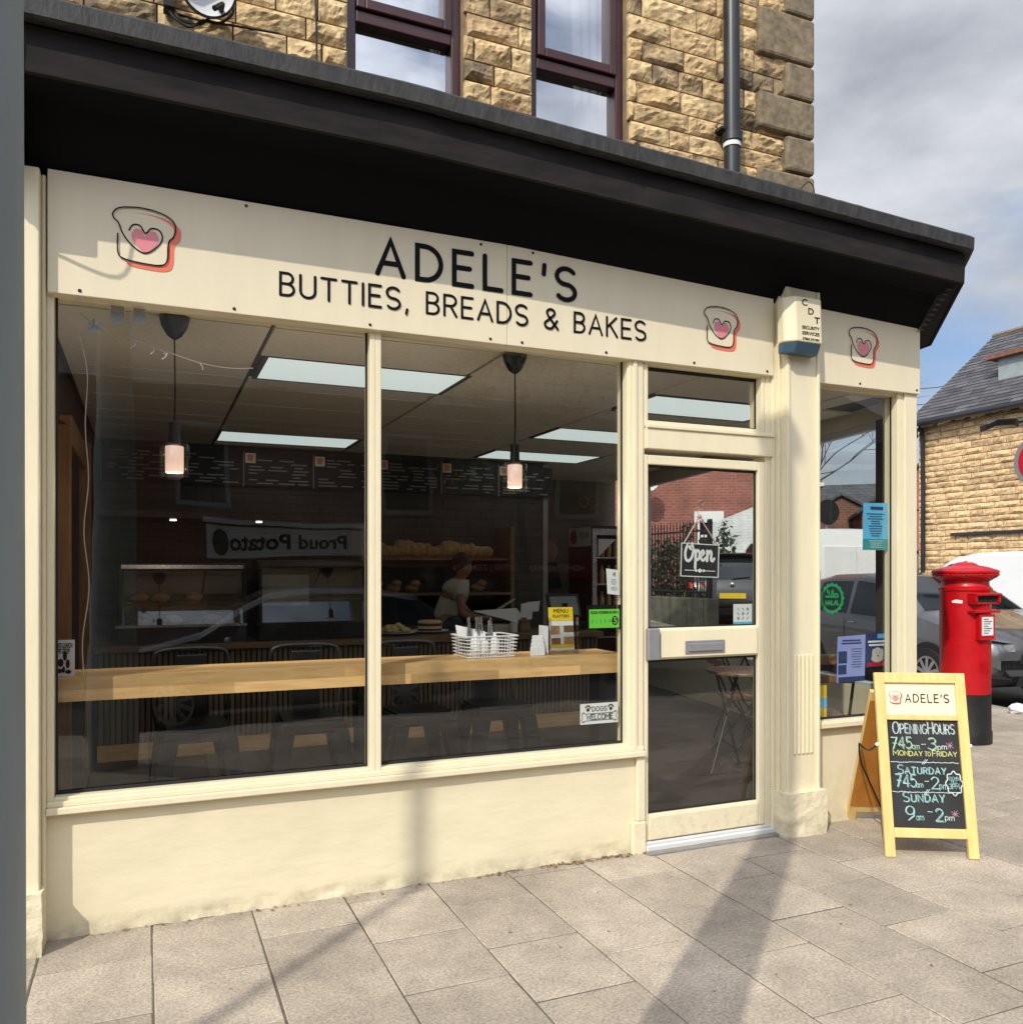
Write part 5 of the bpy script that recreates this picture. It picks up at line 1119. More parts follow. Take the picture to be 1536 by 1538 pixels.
Y = .0345; w_, h_ = b.x-a.x, b.z-a.z
g_ = MB(); x0, z0 = P2(a, b, .06, .06); x1, z1 = P2(a, b, .92, .82); g_.box(x0, x1, Y-.001, Y, z0, z1); g_ = g_.build('green_panel', 'green_sticker', t)
font_text('FOOD HYGIENE RATING', 'lettering', 'ink', g_, ((x0+x1)/2, Y-.002, z0+(z1-z0)*.82), .02, width=(x1-x0)*.9, bold=.0006)
for k in range(5): font_text(str(k), 'rating_number', 'halal', g_, (x0+(x1-x0)*(.1+.14*k), Y-.002, z0+(z1-z0)*.35), .028)
mb = MB(); c_ = (x0+(x1-x0)*.85, z0+(z1-z0)*.38); mb.poly([(c_[0]+.02*cos(k/8*pi), Y-.0018, c_[1]+.025*sin(k/8*pi)) for k in range(16)]); d_ = mb.build('black_disc', 'ink', g_)
mb = MB(); stroke_text(mb, '5', c_[0]-.008, c_[1]-.014, .028, .006, o=(0, Y-.0018, 0), off=.0006); mb.build('rating_five', 'green_sticker', g_)
t, a, b = sticker('contactless_card', 'white contactless payment card stuck at the edge of the right window pane', 'sticker', 912, 931, 854, 892, 'paper', skew=-.008)
Y = .0345; x0, z0 = P2(a, b, .0, .0); w_, h_ = b.x-a.x, b.z-a.z
font_text('VISA', 'lettering', 'grey_plate', t, (a.x+w_*.5, Y-.001, a.z+h_*.2), .03, width=w_*.55); lines(t, a.x+w_*.2, b.x-w_*.25, a.z+h_*.35, a.z+h_*.6, 3, Y, 'zinc'); mb = MB(); mb.poly([(a.x+w_*.35, Y-.001, a.z+h_*.78), (a.x+w_*.62, Y-.001, a.z+h_*.68), (a.x+w_*.62, Y-.001, a.z+h_*.88)]); mb.build('wave_mark', 'grey_plate', t)
t, a, b = sticker('payment_sticker', 'pale sticker with blue foot and tiny symbols in the door corner', 'sticker', 1101, 1129, 907, 939, 'paper', Y=.004)
Y = .0025; w_, h_ = b.x-a.x, b.z-a.z; mb = MB(); mb.box(a.x, b.x, Y-.001, Y, a.z, a.z+h_*.15); mb.build('blue_foot', 'blue_vinyl', t)
mb = MB()
for r_ in range(3):
    for k in range(3): x_, z_ = P2(a, b, .25+.25*k, .32+.22*r_); mb.poly([(x_+.009*cos(j/3*pi+r_), Y-.001, z_+.009*sin(j/3*pi+k)) for j in range(6)])
mb.build('symbols', 'grey_plate', t)
t, a, b = sticker('event_poster', 'tall blue notice with green foot on the corner window', 'poster', 1295, 1333, 757, 826, 'blue_vinyl', Y=.05, skew=.006)
Y = .0485; w_, h_ = b.x-a.x, b.z-a.z
mb = MB(); mb.box(a.x, b.x, Y-.001, Y, a.z, a.z+h_*.24); mb.build('green_foot', 'teal_vinyl', t); lines(t, a.x+w_*.3, b.x-w_*.2, b.z-h_*.14, b.z-h_*.06, 1, Y-.001, 'navy', .8, 0); lines(t, a.x+w_*.1, b.x-w_*.1, a.z+h_*.28, b.z-h_*.2, 10, Y-.001, 'navy', .28, .6); lines(t, a.x+w_*.25, b.x-w_*.2, a.z+h_*.04, a.z+h_*.22, 4, Y-.001, 'paper', .25, .4)
a, b = at(1231, 922, .05), at(1263, 876, .05); t = thing('halal_sticker', 'round green HALAL sticker with scalloped rim on the corner window', 'sticker', ((a.x+b.x)/2, .05, (a.z+b.z)/2)); cx_, cz_ = (a.x+b.x)/2+.01, (a.z+b.z)/2; r = (b.z-a.z)/2
mb = MB(); nn = 64; vs = []
for k in range(nn):
    an = 2*pi*k/nn; ro = r*(1+.055*cos(an*16)); vs += [(cx_+ro*cos(an), .048, cz_+ro*sin(an)), (cx_+r*.80*cos(an), .048, cz_+r*.80*sin(an))]
mb.add(vs, [(2*k, 2*((k+1) % nn), 2*((k+1) % nn)+1, 2*k+1) for k in range(nn)]); mb.build('rim', 'halal', t)
mb = MB(); stroke_text(mb, 'HALAL', cx_, cz_-r*.42, r*.26, .008, width=r*1.1, track=.16, o=(0, .048, 0), off=.0005, center=True)
mb.build('lettering', 'halal', t)
mb = MB()
for st_ in ([(-.55, .05), (-.5, .0), (-.3, .02), (-.28, .35)], [(-.3, .05), (-.1, .0), (-.02, .4)], [(-.1, .0), (.12, .02), (.05, .42)], [(.1, .02), (.3, -.02), (.52, .02), (.35, .2), (.22, .12)], [(-.42, .3), (-.42, .5)]):
    ribbon(mb, [(cx_+r*p[0], cz_+r*p[1]+.01) for p in catmull(st_, 5)], .010, (0, .048, 0), (1, 0, 0), (0, 0, 1), (0, -1, 0), .0005)
mb.build('script', 'halal', t)
t, a, b = sticker('leaflet', 'lilac printed leaflet with small photos propped in the corner window', 'leaflet', 1256, 1298, 955, 1026, 'lilac', Y=.12, skew=.008)
Y = .1185; w_, h_ = b.x-a.x, b.z-a.z
lines(t, a.x+w_*.15, b.x-w_*.1, b.z-h_*.18, b.z-h_*.06, 2, Y, 'navy', .5, .2); lines(t, a.x+w_*.5, b.x-w_*.08, a.z+h_*.3, a.z+h_*.75, 8, Y, 'navy', .2, .3)
mb = MB(); mb.box(a.x+w_*.06, a.x+w_*.36, Y-.001, Y-.0003, a.z+h_*.42, a.z+h_*.68); mb.box(a.x+w_*.05, a.x+w_*.34, Y-.001, Y-.0003, a.z+h_*.18, a.z+h_*.38); mb.build('photo', 'navy', t); mb = MB(); mb.box(a.x+w_*.06, b.x, Y-.001, Y-.0003, a.z+h_*.01, a.z+h_*.12); mb.build('blue_foot', 'navy', t)
t, a, b = sticker('leaflet', 'dark leaflet with a white dog photo and red strip propped in the corner window', 'leaflet', 1299, 1335, 950, 1003, 'navy', Y=.13, skew=.005)
Y = .1285; w_, h_ = b.x-a.x, b.z-a.z
mb = MB(); mb.box(a.x+w_*.5, b.x-w_*.03, Y-.001, Y-.0003, b.z-h_*.16, b.z-h_*.03); mb.build('pale_header', 'blue_vinyl', t); mb = MB(); mb.box(a.x+w_*.06, b.x-w_*.08, Y-.001, Y-.0003, a.z+h_*.03, a.z+h_*.14); mb.build('red_strip', 'sign_red', t)
lines(t, a.x+w_*.1, b.x-w_*.1, b.z-h_*.40, b.z-h_*.20, 2, Y, 'paper', .55, .3)
mb = MB(); cx_, cz_ = a.x+w_*.5, a.z+h_*.38
for k, (dx, dz, rx, rz_) in enumerate(((0, 0, .2, .2), (-.16, .02, .07, .14), (.17, .02, .07, .14), (-.02, -.12, .25, .12))): mb.poly([(cx_+w_*(dx+rx*cos(j/8*pi)), Y-.0012-k*.0002, cz_+h_*(dz+rz_*sin(j/8*pi))) for j in range(16)])
mb.build('dog_photo', 'tee', t)
mb = MB()
for dx, dz, r in ((-.06, .05, .02), (.08, .05, .02), (.01, -.05, .035)): mb.poly([(cx_+w_*(dx+r*cos(j/5*pi)), Y-.0024, cz_+h_*(dz+r*.7*sin(j/5*pi))) for j in range(10)])
mb.build('dog_face', 'ink', t)
t, a, b = sticker('notice_strip', 'narrow yellow and blue notice at the lower left of the corner window', 'sticker', 1228, 1241, 1029, 1080, 'yellow', Y=.05); w_, h_ = b.x-a.x, b.z-a.z
mb = MB(); mb.box(a.x, b.x, .0475, .0485, a.z+h_*.32, a.z+h_*.62); mb.build('blue_band', 'blue_vinyl', t)
for (u0, u1, v0, v1, lb) in ((167, 185, 456, 487, 'larger torn pale paper scrap taped to the top of the left pane'), (200, 220, 459, 483, 'smaller torn pale paper scrap taped to the top of the left pane')):
    a, b = at(u0, v1, .04), at(u1, v0, .04); mb = MB(); rr = random.Random(u0)
    pts = [(a.x+(b.x-a.x)*s+rr.uniform(-.006, .006), .04, a.z+(b.z-a.z)*t_+rr.uniform(-.008, .008)) for s, t_ in ((0, 0), (.5, .05), (.9, .0), (1, .5), (.95, 1), (.5, .98), (.05, 1), (.1, .5))]
    mb.poly(pts); tag(mb.build('paper_scrap', 'foil'), lb, 'paper scrap', 'taped scraps on the left pane')
# fairy lights along the top of the left pane
mb = MB(); pts = [at(u, v, .07) for u, v in ((120, 470), (160, 500), (205, 512), (250, 528), (300, 545), (345, 553), (380, 553))]; mb.tube(catmull(pts, 6), .0022, 5); random.seed(8)
for u, v in ((205, 512), (240, 524), (252, 530), (300, 545), (205, 513), (232, 522)):
    p = at(u, v, .07); d = Vector((random.uniform(-.03, .03), .003, -.03)); mb.tube([p, p+d*.6+Vector((.006, 0, 0)), p+d], .0035, 5)
for u0, pp in ((126, ((118, 500), (131, 560), (128, 640), (133, 720), (126, 800), (134, 880), (124, 960), (126, 1015))),): mb.tube(catmull([at(u, v, .07) for u, v in pp], 5), .0022, 5)
tag(mb.build('fairy_lights', 'fairy', smooth=True), 'thin string of fairy lights pinned across the top of the left pane', 'fairy lights')
p = at(142, 488, .05); mb = MB(); rr = random.Random(3)
for k in range(14): a = rr.uniform(0, 6.28); d = rr.uniform(.01, .045); mb.add([(p.x, .05, p.z), (p.x+d*cos(a), .045, p.z+d*sin(a)), (p.x+d*.8*cos(a+.7), .058, p.z+d*.8*sin(a+.7))], [(0,1,2)])
tag(mb.build('crumpled_tape', 'foil'), 'crumpled bit of silvery tape in the top left corner of the window', 'tape')
# open sign hanging in the door
OY = .035; a, b = at(1022, 867, OY), at(1079, 817, OY); cx_, cz_ = (a.x+b.x)/2, (a.z+b.z)/2
t = thing('open_sign', 'small black hanging sign reading Open on a pink ribbon in the door', 'sign', (cx_, OY, cz_)); ang = R(-2.0); w2, h2 = (b.x-a.x)/2, .093
ux = Vector((cos(ang), 0, sin(ang))); uz = Vector((-sin(ang), 0, cos(ang))); O = Vector((cx_, OY, cz_))
def ob(b_, x0, x1, z0, z1, y0, y1): b_.add([O+ux*x+uz*z+Vector((0, y, 0)) for z in (z0, z1) for (x, y) in ((x0, y0), (x1, y0), (x1, y1), (x0, y1))], [(0,3,2,1),(4,5,6,7),(0,1,5,4),(1,2,6,5),(2,3,7,6),(3,0,4,7)])
mb = MB(); ob(mb, -w2, w2, -h2, h2, 0, .012); mb.build('board', 'board', t)
mb = MB(); ob(mb, -w2, w2, h2-.004, h2+.001, -.003, 0); ob(mb, -w2, w2, -h2-.001, -h2+.004, -.003, 0); ob(mb, -w2, -w2+.005, -h2+.004, h2-.004, -.003, 0); ob(mb, w2-.005, w2, -h2+.004, h2-.004, -.003, 0); mb.build('border', 'paper', t)
mb = MB(); sc = w2*.70; K = lambda pts: [(p[0]*sc-w2*.80, p[1]*sc*1.05-.004) for p in catmull(pts, 7)]
for st_, wd in (([(.50, 1.02), (.2, .95), (.02, .5), (.08, .08), (.32, .0), (.55, .3), (.58, .75), (.42, 1.02), (.3, .9), (.4, .72), (.62, .68)], .016), ([(.78, .62), (.80, .2), (.78, -.42)], .017), ([(.80, .45), (.93, .64), (1.08, .5), (1.05, .18), (.9, .06), (.82, .14)], .015),
             ([(1.16, .3), (1.3, .36), (1.42, .5), (1.32, .63), (1.2, .45), (1.22, .15), (1.38, .05), (1.56, .22)], .015), ([(1.66, .62), (1.68, .3), (1.66, .04)], .017), ([(1.68, .35), (1.86, .62), (1.98, .5), (1.96, .14), (2.08, .04), (2.2, .18)], .016)):
    ribbon(mb, K(st_), wd, O, ux, uz, (0, -1, 0), .002+random.random()*.001)
mb.build('lettering', 'white', t)
mb = MB(); ribbon(mb, [(-w2*.78, -h2*.62), (-w2*.25, -h2*.62)], .004, O, ux, uz, (0, -1, 0), .002); ribbon(mb, [(w2*.25, -h2*.62), (w2*.8, -h2*.62)], .004, O, ux, uz, (0, -1, 0), .002)
for s in (-.2, 0, .2): r = .013 if s == 0 else .009; mb.add([O+ux*(w2*s+r*1.5*c_)+uz*(-h2*.62+r*d_)+Vector((0, -.0025, 0)) for c_, d_ in ((-1, 0), (0, -1), (1, 0), (0, 1))], [(0,1,2,3)])
mb.build('flourish', 'white', t)
hk = at(1050, 776, OY); mb = MB(); mb.tube([O-ux*w2*.85+uz*h2, hk], .004, 6); mb.tube([hk, O+ux*w2*.9+uz*h2*.98], .004, 6); mb.ball(hk, (.018, .008, .012), 8, 6); mb.ball(hk+Vector((.012, 0, -.02)), (.016, .008, .012), 8, 6); mb.build('ribbon', 'ribbon', t, smooth=True)
mb = MB(); mb.tube(catmull([hk, hk+Vector((-.012, 0, .03)), hk+Vector((.008, 0, .05)), hk+Vector((.0, -.01, .075))], 4), .005, 6); mb.ball(hk+Vector((.012, -.004, .08)), (.024, .012, .024), 12, 8); mb.build('suction_hook', 'clear', t, smooth=True)
# bistro set
def table(name, lb, x, y, r, h, rz):
    t = thing(name, lb, 'table', (x, y, FZ), group='bistro tables by the side window'); c = lambda nm, m, fn, **k: child(t, nm, m, fn, world=False, **k)
    c('table_top', 'counterwood', lambda b: b.lathe([(.0001, h), (r-.005, h), (r, h-.008), (r, h-.02), (.0001, h-.022)], n=32), smooth=True)
    for s in (-1, 1):
        for q_ in (-1, 1): c('leg', 'black_metal', lambda b: b.tube([(q_*.24, s*.15, .0), (-q_*.20, s*.13, h-.02)], .010, 7), smooth=True)
    t.rotation_euler.z = rz; return t
table('bistro_table', 'small round bistro table just inside the door, seen in its lower glass', 3.93, .98, .27, .73, .5)
table('bistro_table', 'small round bistro table beside the side window, seen through the corner pane', 4.75, 2.0, .30, .80, .2)
def chair(lb, x, y, rz):
    t = thing('bistro_chair', lb, 'chair', (x, y, FZ), rz, group='folding bistro chairs'); c = lambda nm, m, fn, **k: child(t, nm, m, fn, world=False, **k)
    c('seat', 'trimwood', lambda b: [b.box(-.19, .19, -.2+k*.085, -.2+k*.085+.07, .445, .46) for k in range(5)], bevel=.004)
    c('back_rail', 'trimwood', lambda b: (b.box(-.20, .20, .285, .30, .82, .89), b.box(-.195, .195, .27, .285, .70, .75)), bevel=.006)
    for s in (-1, 1):
        c('leg', 'black_metal', lambda b: b.tube([(s*.205, -.22, 0), (s*.205, .12, .45), (s*.205, .30, .89)], .010, 7), smooth=True); c('leg', 'black_metal', lambda b: b.tube([(s*.19, .24, 0), (s*.19, -.16, .445)], .010, 7), smooth=True)
    c('stretcher', 'black_metal', lambda b: b.tube([(-.19, .17, .08), (.19, .17, .08)], .008, 6), smooth=True)
p = gnd(1262, 1150, FZ)
chair('brown slatted folding chair seen in the corner window', 4.22, .62, R(150)); chair('brown slatted folding chair behind the lower door glass', 4.35, 1.45, R(70))

# ================================================================ STREET FURNITURE
t = thing('lamp_post', 'thick grey steel lamp post close to the camera at the left edge', 'lamp post', (-.232, -3.272, 0))
mb = MB(); mb.lathe([(.175, -.05), (.175, .9), (.158, .96), (.155, 2.2), (.135, 3.0), (.10, 4.4), (.09, 6.35), (.0001, 6.4)], (-.232, -3.272, 0), 40); mb.build('column', 'post', t, smooth=True)
mb = MB(); mb.ball((-.232, -3.272, 6.5), (.13, .13, .1), 14, 8); mb.build('lantern', 'grey_plate', t, smooth=True)
t = thing('sign_post', 'slim pole out of frame on the left whose shadow crosses the paving and wall', 'pole', (-3.67, -4.40, 0))
mb = MB(); mb.lathe([(.038, -.05), (.038, 7.0), (.0001, 7.02)], (-3.67, -4.40, 0), 16); mb.build('pole', 'post', t, smooth=True)
# pillar box
PB = gnd(1449, 1113); px_, py_ = PB.x, PB.y
t = thing('pillar_box', 'red cast iron pillar post box with black plinth on the pavement corner', 'post box', (px_, py_, 0))
r0 = .203
c = lambda nm, m, fn, **k: child(t, nm, m, fn, **k)
c('plinth', 'postblack', lambda b: b.lathe([(.0001, -.02), (r0+.012, -.02), (r0+.012, .10), (r0+.004, .12), (r0+.002, .435), (.0001, .436)], (px_, py_, 0), 40), smooth=True)
body_ = c('body', 'red', lambda b: b.lathe([(.0001, .43), (r0+.002, .437), (r0+.002, 1.335), (r0+.006, 1.338), (r0+.014, 1.345), (r0+.014, 1.362), (r0, 1.372), (r0-.012, 1.39), (r0-.012, 1.425), (.0001, 1.43)], (px_, py_, 0), 48), smooth=True)
c('cap', 'red', lambda b: b.lathe([(.0001, 1.42), (r0-.01, 1.424), (r0+.03, 1.45), (r0+.052, 1.463), (r0+.058, 1.47), (r0+.058, 1.492), (r0+.068, 1.497), (r0+.068, 1.512), (r0+.058, 1.522), (r0-.02, 1.548), (r0-.1, 1.565), (.09, 1.578), (.06, 1.590), (.0001, 1.596)], (px_, py_, 0), 48), smooth=True)
mb = MB()
for k in range(44): an = 2*pi*k/44; mb.ball((px_+(r0+.060)*cos(an), py_+(r0+.060)*sin(an), 1.482), (.009, .009, .008), 6, 5)
mb.build('cap_beading', 'red', t, smooth=True)
an0 = R(-92)                                          # the side with the slot faces right of the camera
fx, fy = cos(an0), sin(an0); T_ = Vector((-fy, fx, 0)); N_ = Vector((fx, fy, 0)); PC = Vector((px_, py_, 0))
def pb(b, s0, s1, z0, z1, d0, d1): b.add([PC+T_*s+N_*dd+Vector((0, 0, z)) for z in (z0, z1) for (s, dd) in ((s0, d0), (s1, d0), (s1, d1), (s0, d1))], [(0,3,2,1),(4,5,6,7),(0,1,5,4),(1,2,6,5),(2,3,7,6),(3,0,4,7)])
c('slot_hood', 'red', lambda b: (pb(b, -.15, .15, 1.30, 1.322, .15, r0+.045), pb(b, -.15, .15, 1.225, 1.24, .15, r0+.02), pb(b, -.15, -.125, 1.24, 1.30, .15, r0+.035), pb(b, .125, .15, 1.24, 1.30, .15, r0+.035), pb(b, -.15, .15, 1.15, 1.175, .15, r0+.028)), bevel=.006)
c('slot', 'felt', lambda b: pb(b, -.125, .125, 1.24, 1.30, .15, r0+.012))
pl_ = c('notice_frame', 'red', lambda b: (pb(b, -.09, .09, .93, 1.135, .15, r0+.022), pb(b, -.095, .095, .915, .93, .15, r0+.03)), bevel=.004)
no_ = MB(); pb(no_, -.066, .066, .955, 1.115, r0+.022, r0+.025); no_ = no_.build('collection_notice', 'paper', pl_); mb = MB()
for k in range(7): pb(mb, -.045, .02+.02*(k % 3)-.01, .972+k*.02, .979+k*.02, r0+.025, r0+.0256)
mb.build('notice_print', 'ink', no_)
mb = MB()
for k, z in enumerate((.62, .66, .70)): stroke_text(mb, ('POST', 'OFFICE', 'ROYAL')[k], -.06, z, .028, .006, width=.12, track=.2, o=PC+N_*(r0+.003), ux=T_, uz=(0, 0, 1), n=N_, off=.002)
mb.build('raised_lettering', 'red', t)
st_ = MB(); an1 = R(-157); q0 = PC+Vector((cos(an1), sin(an1), 0))*(r0+.004); tt = Vector((-sin(an1), cos(an1), 0)); st_.add([q0-tt*.045+Vector((0,0,1.235)), q0+tt*.035+Vector((0,0,1.23)), q0+tt*.04+Vector((0,0,1.258)), q0-tt*.02+Vector((0,0,1.264)), q0-tt*.05+Vector((0,0,1.25))], [(0,1,2,3,4)]); st_.build('white_sticker', 'paper', t)

# ---- A-board
FL, FRt = gnd(1332, 1287), gnd(1467, 1291); RL = gnd(1275, 1230)
ex = (FRt-FL).normalized(); WB = (FRt-FL).length+.02; ny = Vector((ex.y, -ex.x, 0))     # ny points to the camera
MID = (FL+FRt)/2; depth = abs((RL-FL).dot(ny)); HB = .95
apex = MID-ny*depth*.27+Vector((0, 0, HB))
t = thing('a_board', 'yellow pine A-board chalked with opening hours on the pavement by the corner', 'a-board', tuple(MID-ny*depth/2))
up_f = (apex-MID).normalized(); nf = ex.cross(up_f)*1.0
if nf.dot(ny) < 0: nf = -nf
LEN = (apex-MID).length
def bd(b, s0, s1, h0, h1, d0, d1, o=None, up=None, n=None):
    o = MID if o is None else o; up = up_f if up is None else up; n = nf if n is None else n
    b.add([o+ex*s+up*h+n*d for h in (h0, h1) for (s, d) in ((s0, d0), (s1, d0), (s1, d1), (s0, d1))], [(0,3,2,1),(4,5,6,7),(0,1,5,4),(1,2,6,5),(2,3,7,6),(3,0,4,7)])
hw = WB/2; ST = .052
mb = MB(); bd(mb, -hw, -hw+ST, 0, LEN, -.014, .014); bd(mb, hw-ST, hw, 0, LEN, -.014, .014); bd(mb, -hw+ST, hw-ST, LEN-.055, LEN, -.0135, .0135); bd(mb, -hw+ST, hw-ST, LEN-.255, LEN-.225, -.0125, .0125); bd(mb, -hw+ST, hw-ST, .10, .15, -.0135, .0135)
fr_ = mb.build('front_frame', 'pine_yellow', t, bevel=.004)
mb = MB(); bd(mb, -hw+ST, hw-ST, LEN-.225, LEN-.055, -.010, -.002); hd = mb.build('header_board', 'panel', fr_)
mb = MB(); bd(mb, -hw+ST, hw-ST, .15, LEN-.255, -.010, -.002); cb = mb.build('chalk_board', 'board', fr_)
up_b = (apex-(MID-ny*depth)).normalized(); nb = -(nf-2*nf.z*Vector((0, 0, 1))) ; ob_ = MID-ny*depth
nb = ex.cross(up_b); nb = nb if nb.dot(-ny) > 0 else -nb
mb = MB(); bd(mb, -hw, -hw+ST, 0, LEN-.012, -.016, .014, ob_, up_b, nb); bd(mb, hw-ST, hw, 0, LEN-.012, -.016, .014, ob_, up_b, nb); bd(mb, -hw+ST, hw-ST, LEN-.07, LEN-.012, -.0155, .0135, ob_, up_b, nb); bd(mb, -hw+ST, hw-ST, .07, .12, -.0155, .0135, ob_, up_b, nb)
rf_ = mb.build('rear_frame', 'pine_yellow', t, bevel=.004)
mb = MB(); bd(mb, -hw+.004, hw-ST, .12, LEN-.07, -.019, -.0165, ob_, up_b, nb); mb.build('rear_panel', 'ply', rf_)
mb = MB(); pa = MID-ex*(hw+.004)+up_f*(LEN*.60); pb_ = ob_-ex*(hw+.004)+up_b*(LEN*.60); ml = (pa+pb_)/2-Vector((0, 0, .035))
mb.tube(catmull([pa, ml, pb_], 6), .0055, 6); mb.tube(catmull([pb_, pb_+Vector((.02, 0, -.12)), pb_+ex*.12+Vector((0, 0, -.36)), pb_+ex*.17+Vector((0, 0, -.5))], 5), .005, 6); mb.build('chain', 'dark_metal', t, smooth=True)
mb = MB()
for s in (-1, 1): mb.ball(MID+ex*s*(hw+.004)+up_f*(LEN*.60), .011, 8, 6)
mb.build('chain_boss', 'white', t, smooth=True)
U = dict(o=MID, ux=ex, uz=up_f, n=nf)
logo(hd, -hw+ST+.055, LEN-.135, .068, 0, ux=ex, uz=up_f, n=nf, o=MID, bg='panel')
mb = MB(); stroke_text(mb, "ADELE'S", -hw+ST+.108, LEN-.158, .042, .0052, width=.225, track=.34, off=.0005, **U); mb.build('lettering', 'ink', hd)
bw_ = WB-2*ST; x0_ = -hw+ST
def chalk(text, cx, z, h, wd, m, width, small=1, nm='chalk_text', j=.05, track=.16, dbl=False):
    wd *= .78; h *= .92; mb = MB(); stroke_text(mb, text, cx, z, h, wd, width=width, small=small, track=track, off=.0004, jit=j, center=True, **U)
    if dbl: stroke_text(mb, text, cx+.004, z-.003, h, wd*.6, width=width, small=small, track=track, off=.0008, jit=0, center=True, **U)
    return mb.build(nm, m, cb)
BT = LEN-.255; BH = BT-.15; zf = lambda f: .15+BH*(1-f)
chalk('OPENING', -.068, zf(.125), .068, .0042, 'chalk_w', .175, .8, dbl=True); chalk('HOURS', .095, zf(.125), .068, .0042, 'chalk_w', .135, .8, dbl=True)
chalk('745', -.115, zf(.27), .065, .0065, 'chalk_g', .105, dbl=True); chalk('am', -.04, zf(.275), .045, .004, 'chalk_g', .035); chalk('-', .0, zf(.265), .05, .004, 'chalk_w', .02); chalk('3', .045, zf(.275), .066, .0065, 'chalk_g', .038, dbl=True); chalk('pm', .095, zf(.275), .042, .004, 'chalk_w', .045)
chalk('MONDAY', -.085, zf(.335), .031, .0055, 'chalk_y', .15, .85); chalk('TO', .018, zf(.335), .024, .0045, 'chalk_y', .028); chalk('FRIDAY', .105, zf(.335), .031, .0055, 'chalk_y', .125, .85)
chalk('SATURDAY', -.02, zf(.50), .05, .005, 'chalk_b', .245, .72, track=.2, dbl=True)
chalk('745', -.105, zf(.625), .07, .0065, 'chalk_b', .105, dbl=True); chalk('am', -.035, zf(.63), .042, .004, 'chalk_b', .034); chalk('-', .003, zf(.61), .05, .004, 'chalk_w', .02); chalk('2', .043, zf(.635), .066, .0065, 'chalk_b', .036, dbl=True); chalk('pm', .086, zf(.635), .046, .0045, 'chalk_b', .04)
chalk('SUNDAY', -.02, zf(.76), .055, .0055, 'chalk_b', .21, .75, track=.2, dbl=True)
chalk('9', -.095, zf(.925), .078, .0065, 'chalk_b', .042, dbl=True); chalk('am', -.045, zf(.925), .046, .004, 'chalk_b', .038); chalk('-', .008, zf(.89), .05, .004, 'chalk_w', .024); chalk('2', .053, zf(.935), .068, .0065, 'chalk_b', .036, dbl=True); chalk('pm', .105, zf(.925), .042, .004, 'chalk_w', .045)
mb = MB(); random.seed(12)
for f_ in (.395, .672):
    ribbon(mb, [(x0_+.008+k*(bw_-.02)/24, zf(f_)+random.uniform(-.0025, .0025)) for k in range(25)], .0035, MID, ex, up_f, nf, .0006)
    for s in (-.006, .004): ribbon(mb, [(s-.01, zf(f_)-.010), (s+.01, zf(f_)+.014)], .0035, MID, ex, up_f, nf, .0012)
mb.build('divider_strokes', 'chalk_w', cb)
mb = MB()
for (sx, f_) in ((.135, .235), (.135, .865)):
    for k in range(4): an = k*pi/4+.2; L_ = .022 if k % 2 else .016; ribbon(mb, [(sx-L_*cos(an), zf(f_)-L_*sin(an)), (sx+L_*cos(an), zf(f_)+L_*sin(an))], .0024, MID, ex, up_f, nf, .0006+k*.0002)
mb.build('chalk_star', 'chalk_p', cb)
mb = MB(); cl = [(.142+.04*cos(a)*(1+.10*cos(8*a)), zf(.585)+.058*sin(a)*(1+.10*cos(8*a))) for a in [2*pi*k/64 for k in range(65)]]; ribbon(mb, cl, .006, MID, ex, up_f, nf, .003); mb.build('chalk_cloud', 'chalk_w', cb)
chalk('KITCHEN', .142, zf(.555), .018, .0028, 'chalk_b', .06); chalk('TILL', .142, zf(.585), .016, .0028, 'chalk_b', .035); chalk('3PM', .142, zf(.635), .028, .0045, 'chalk_b', .05)

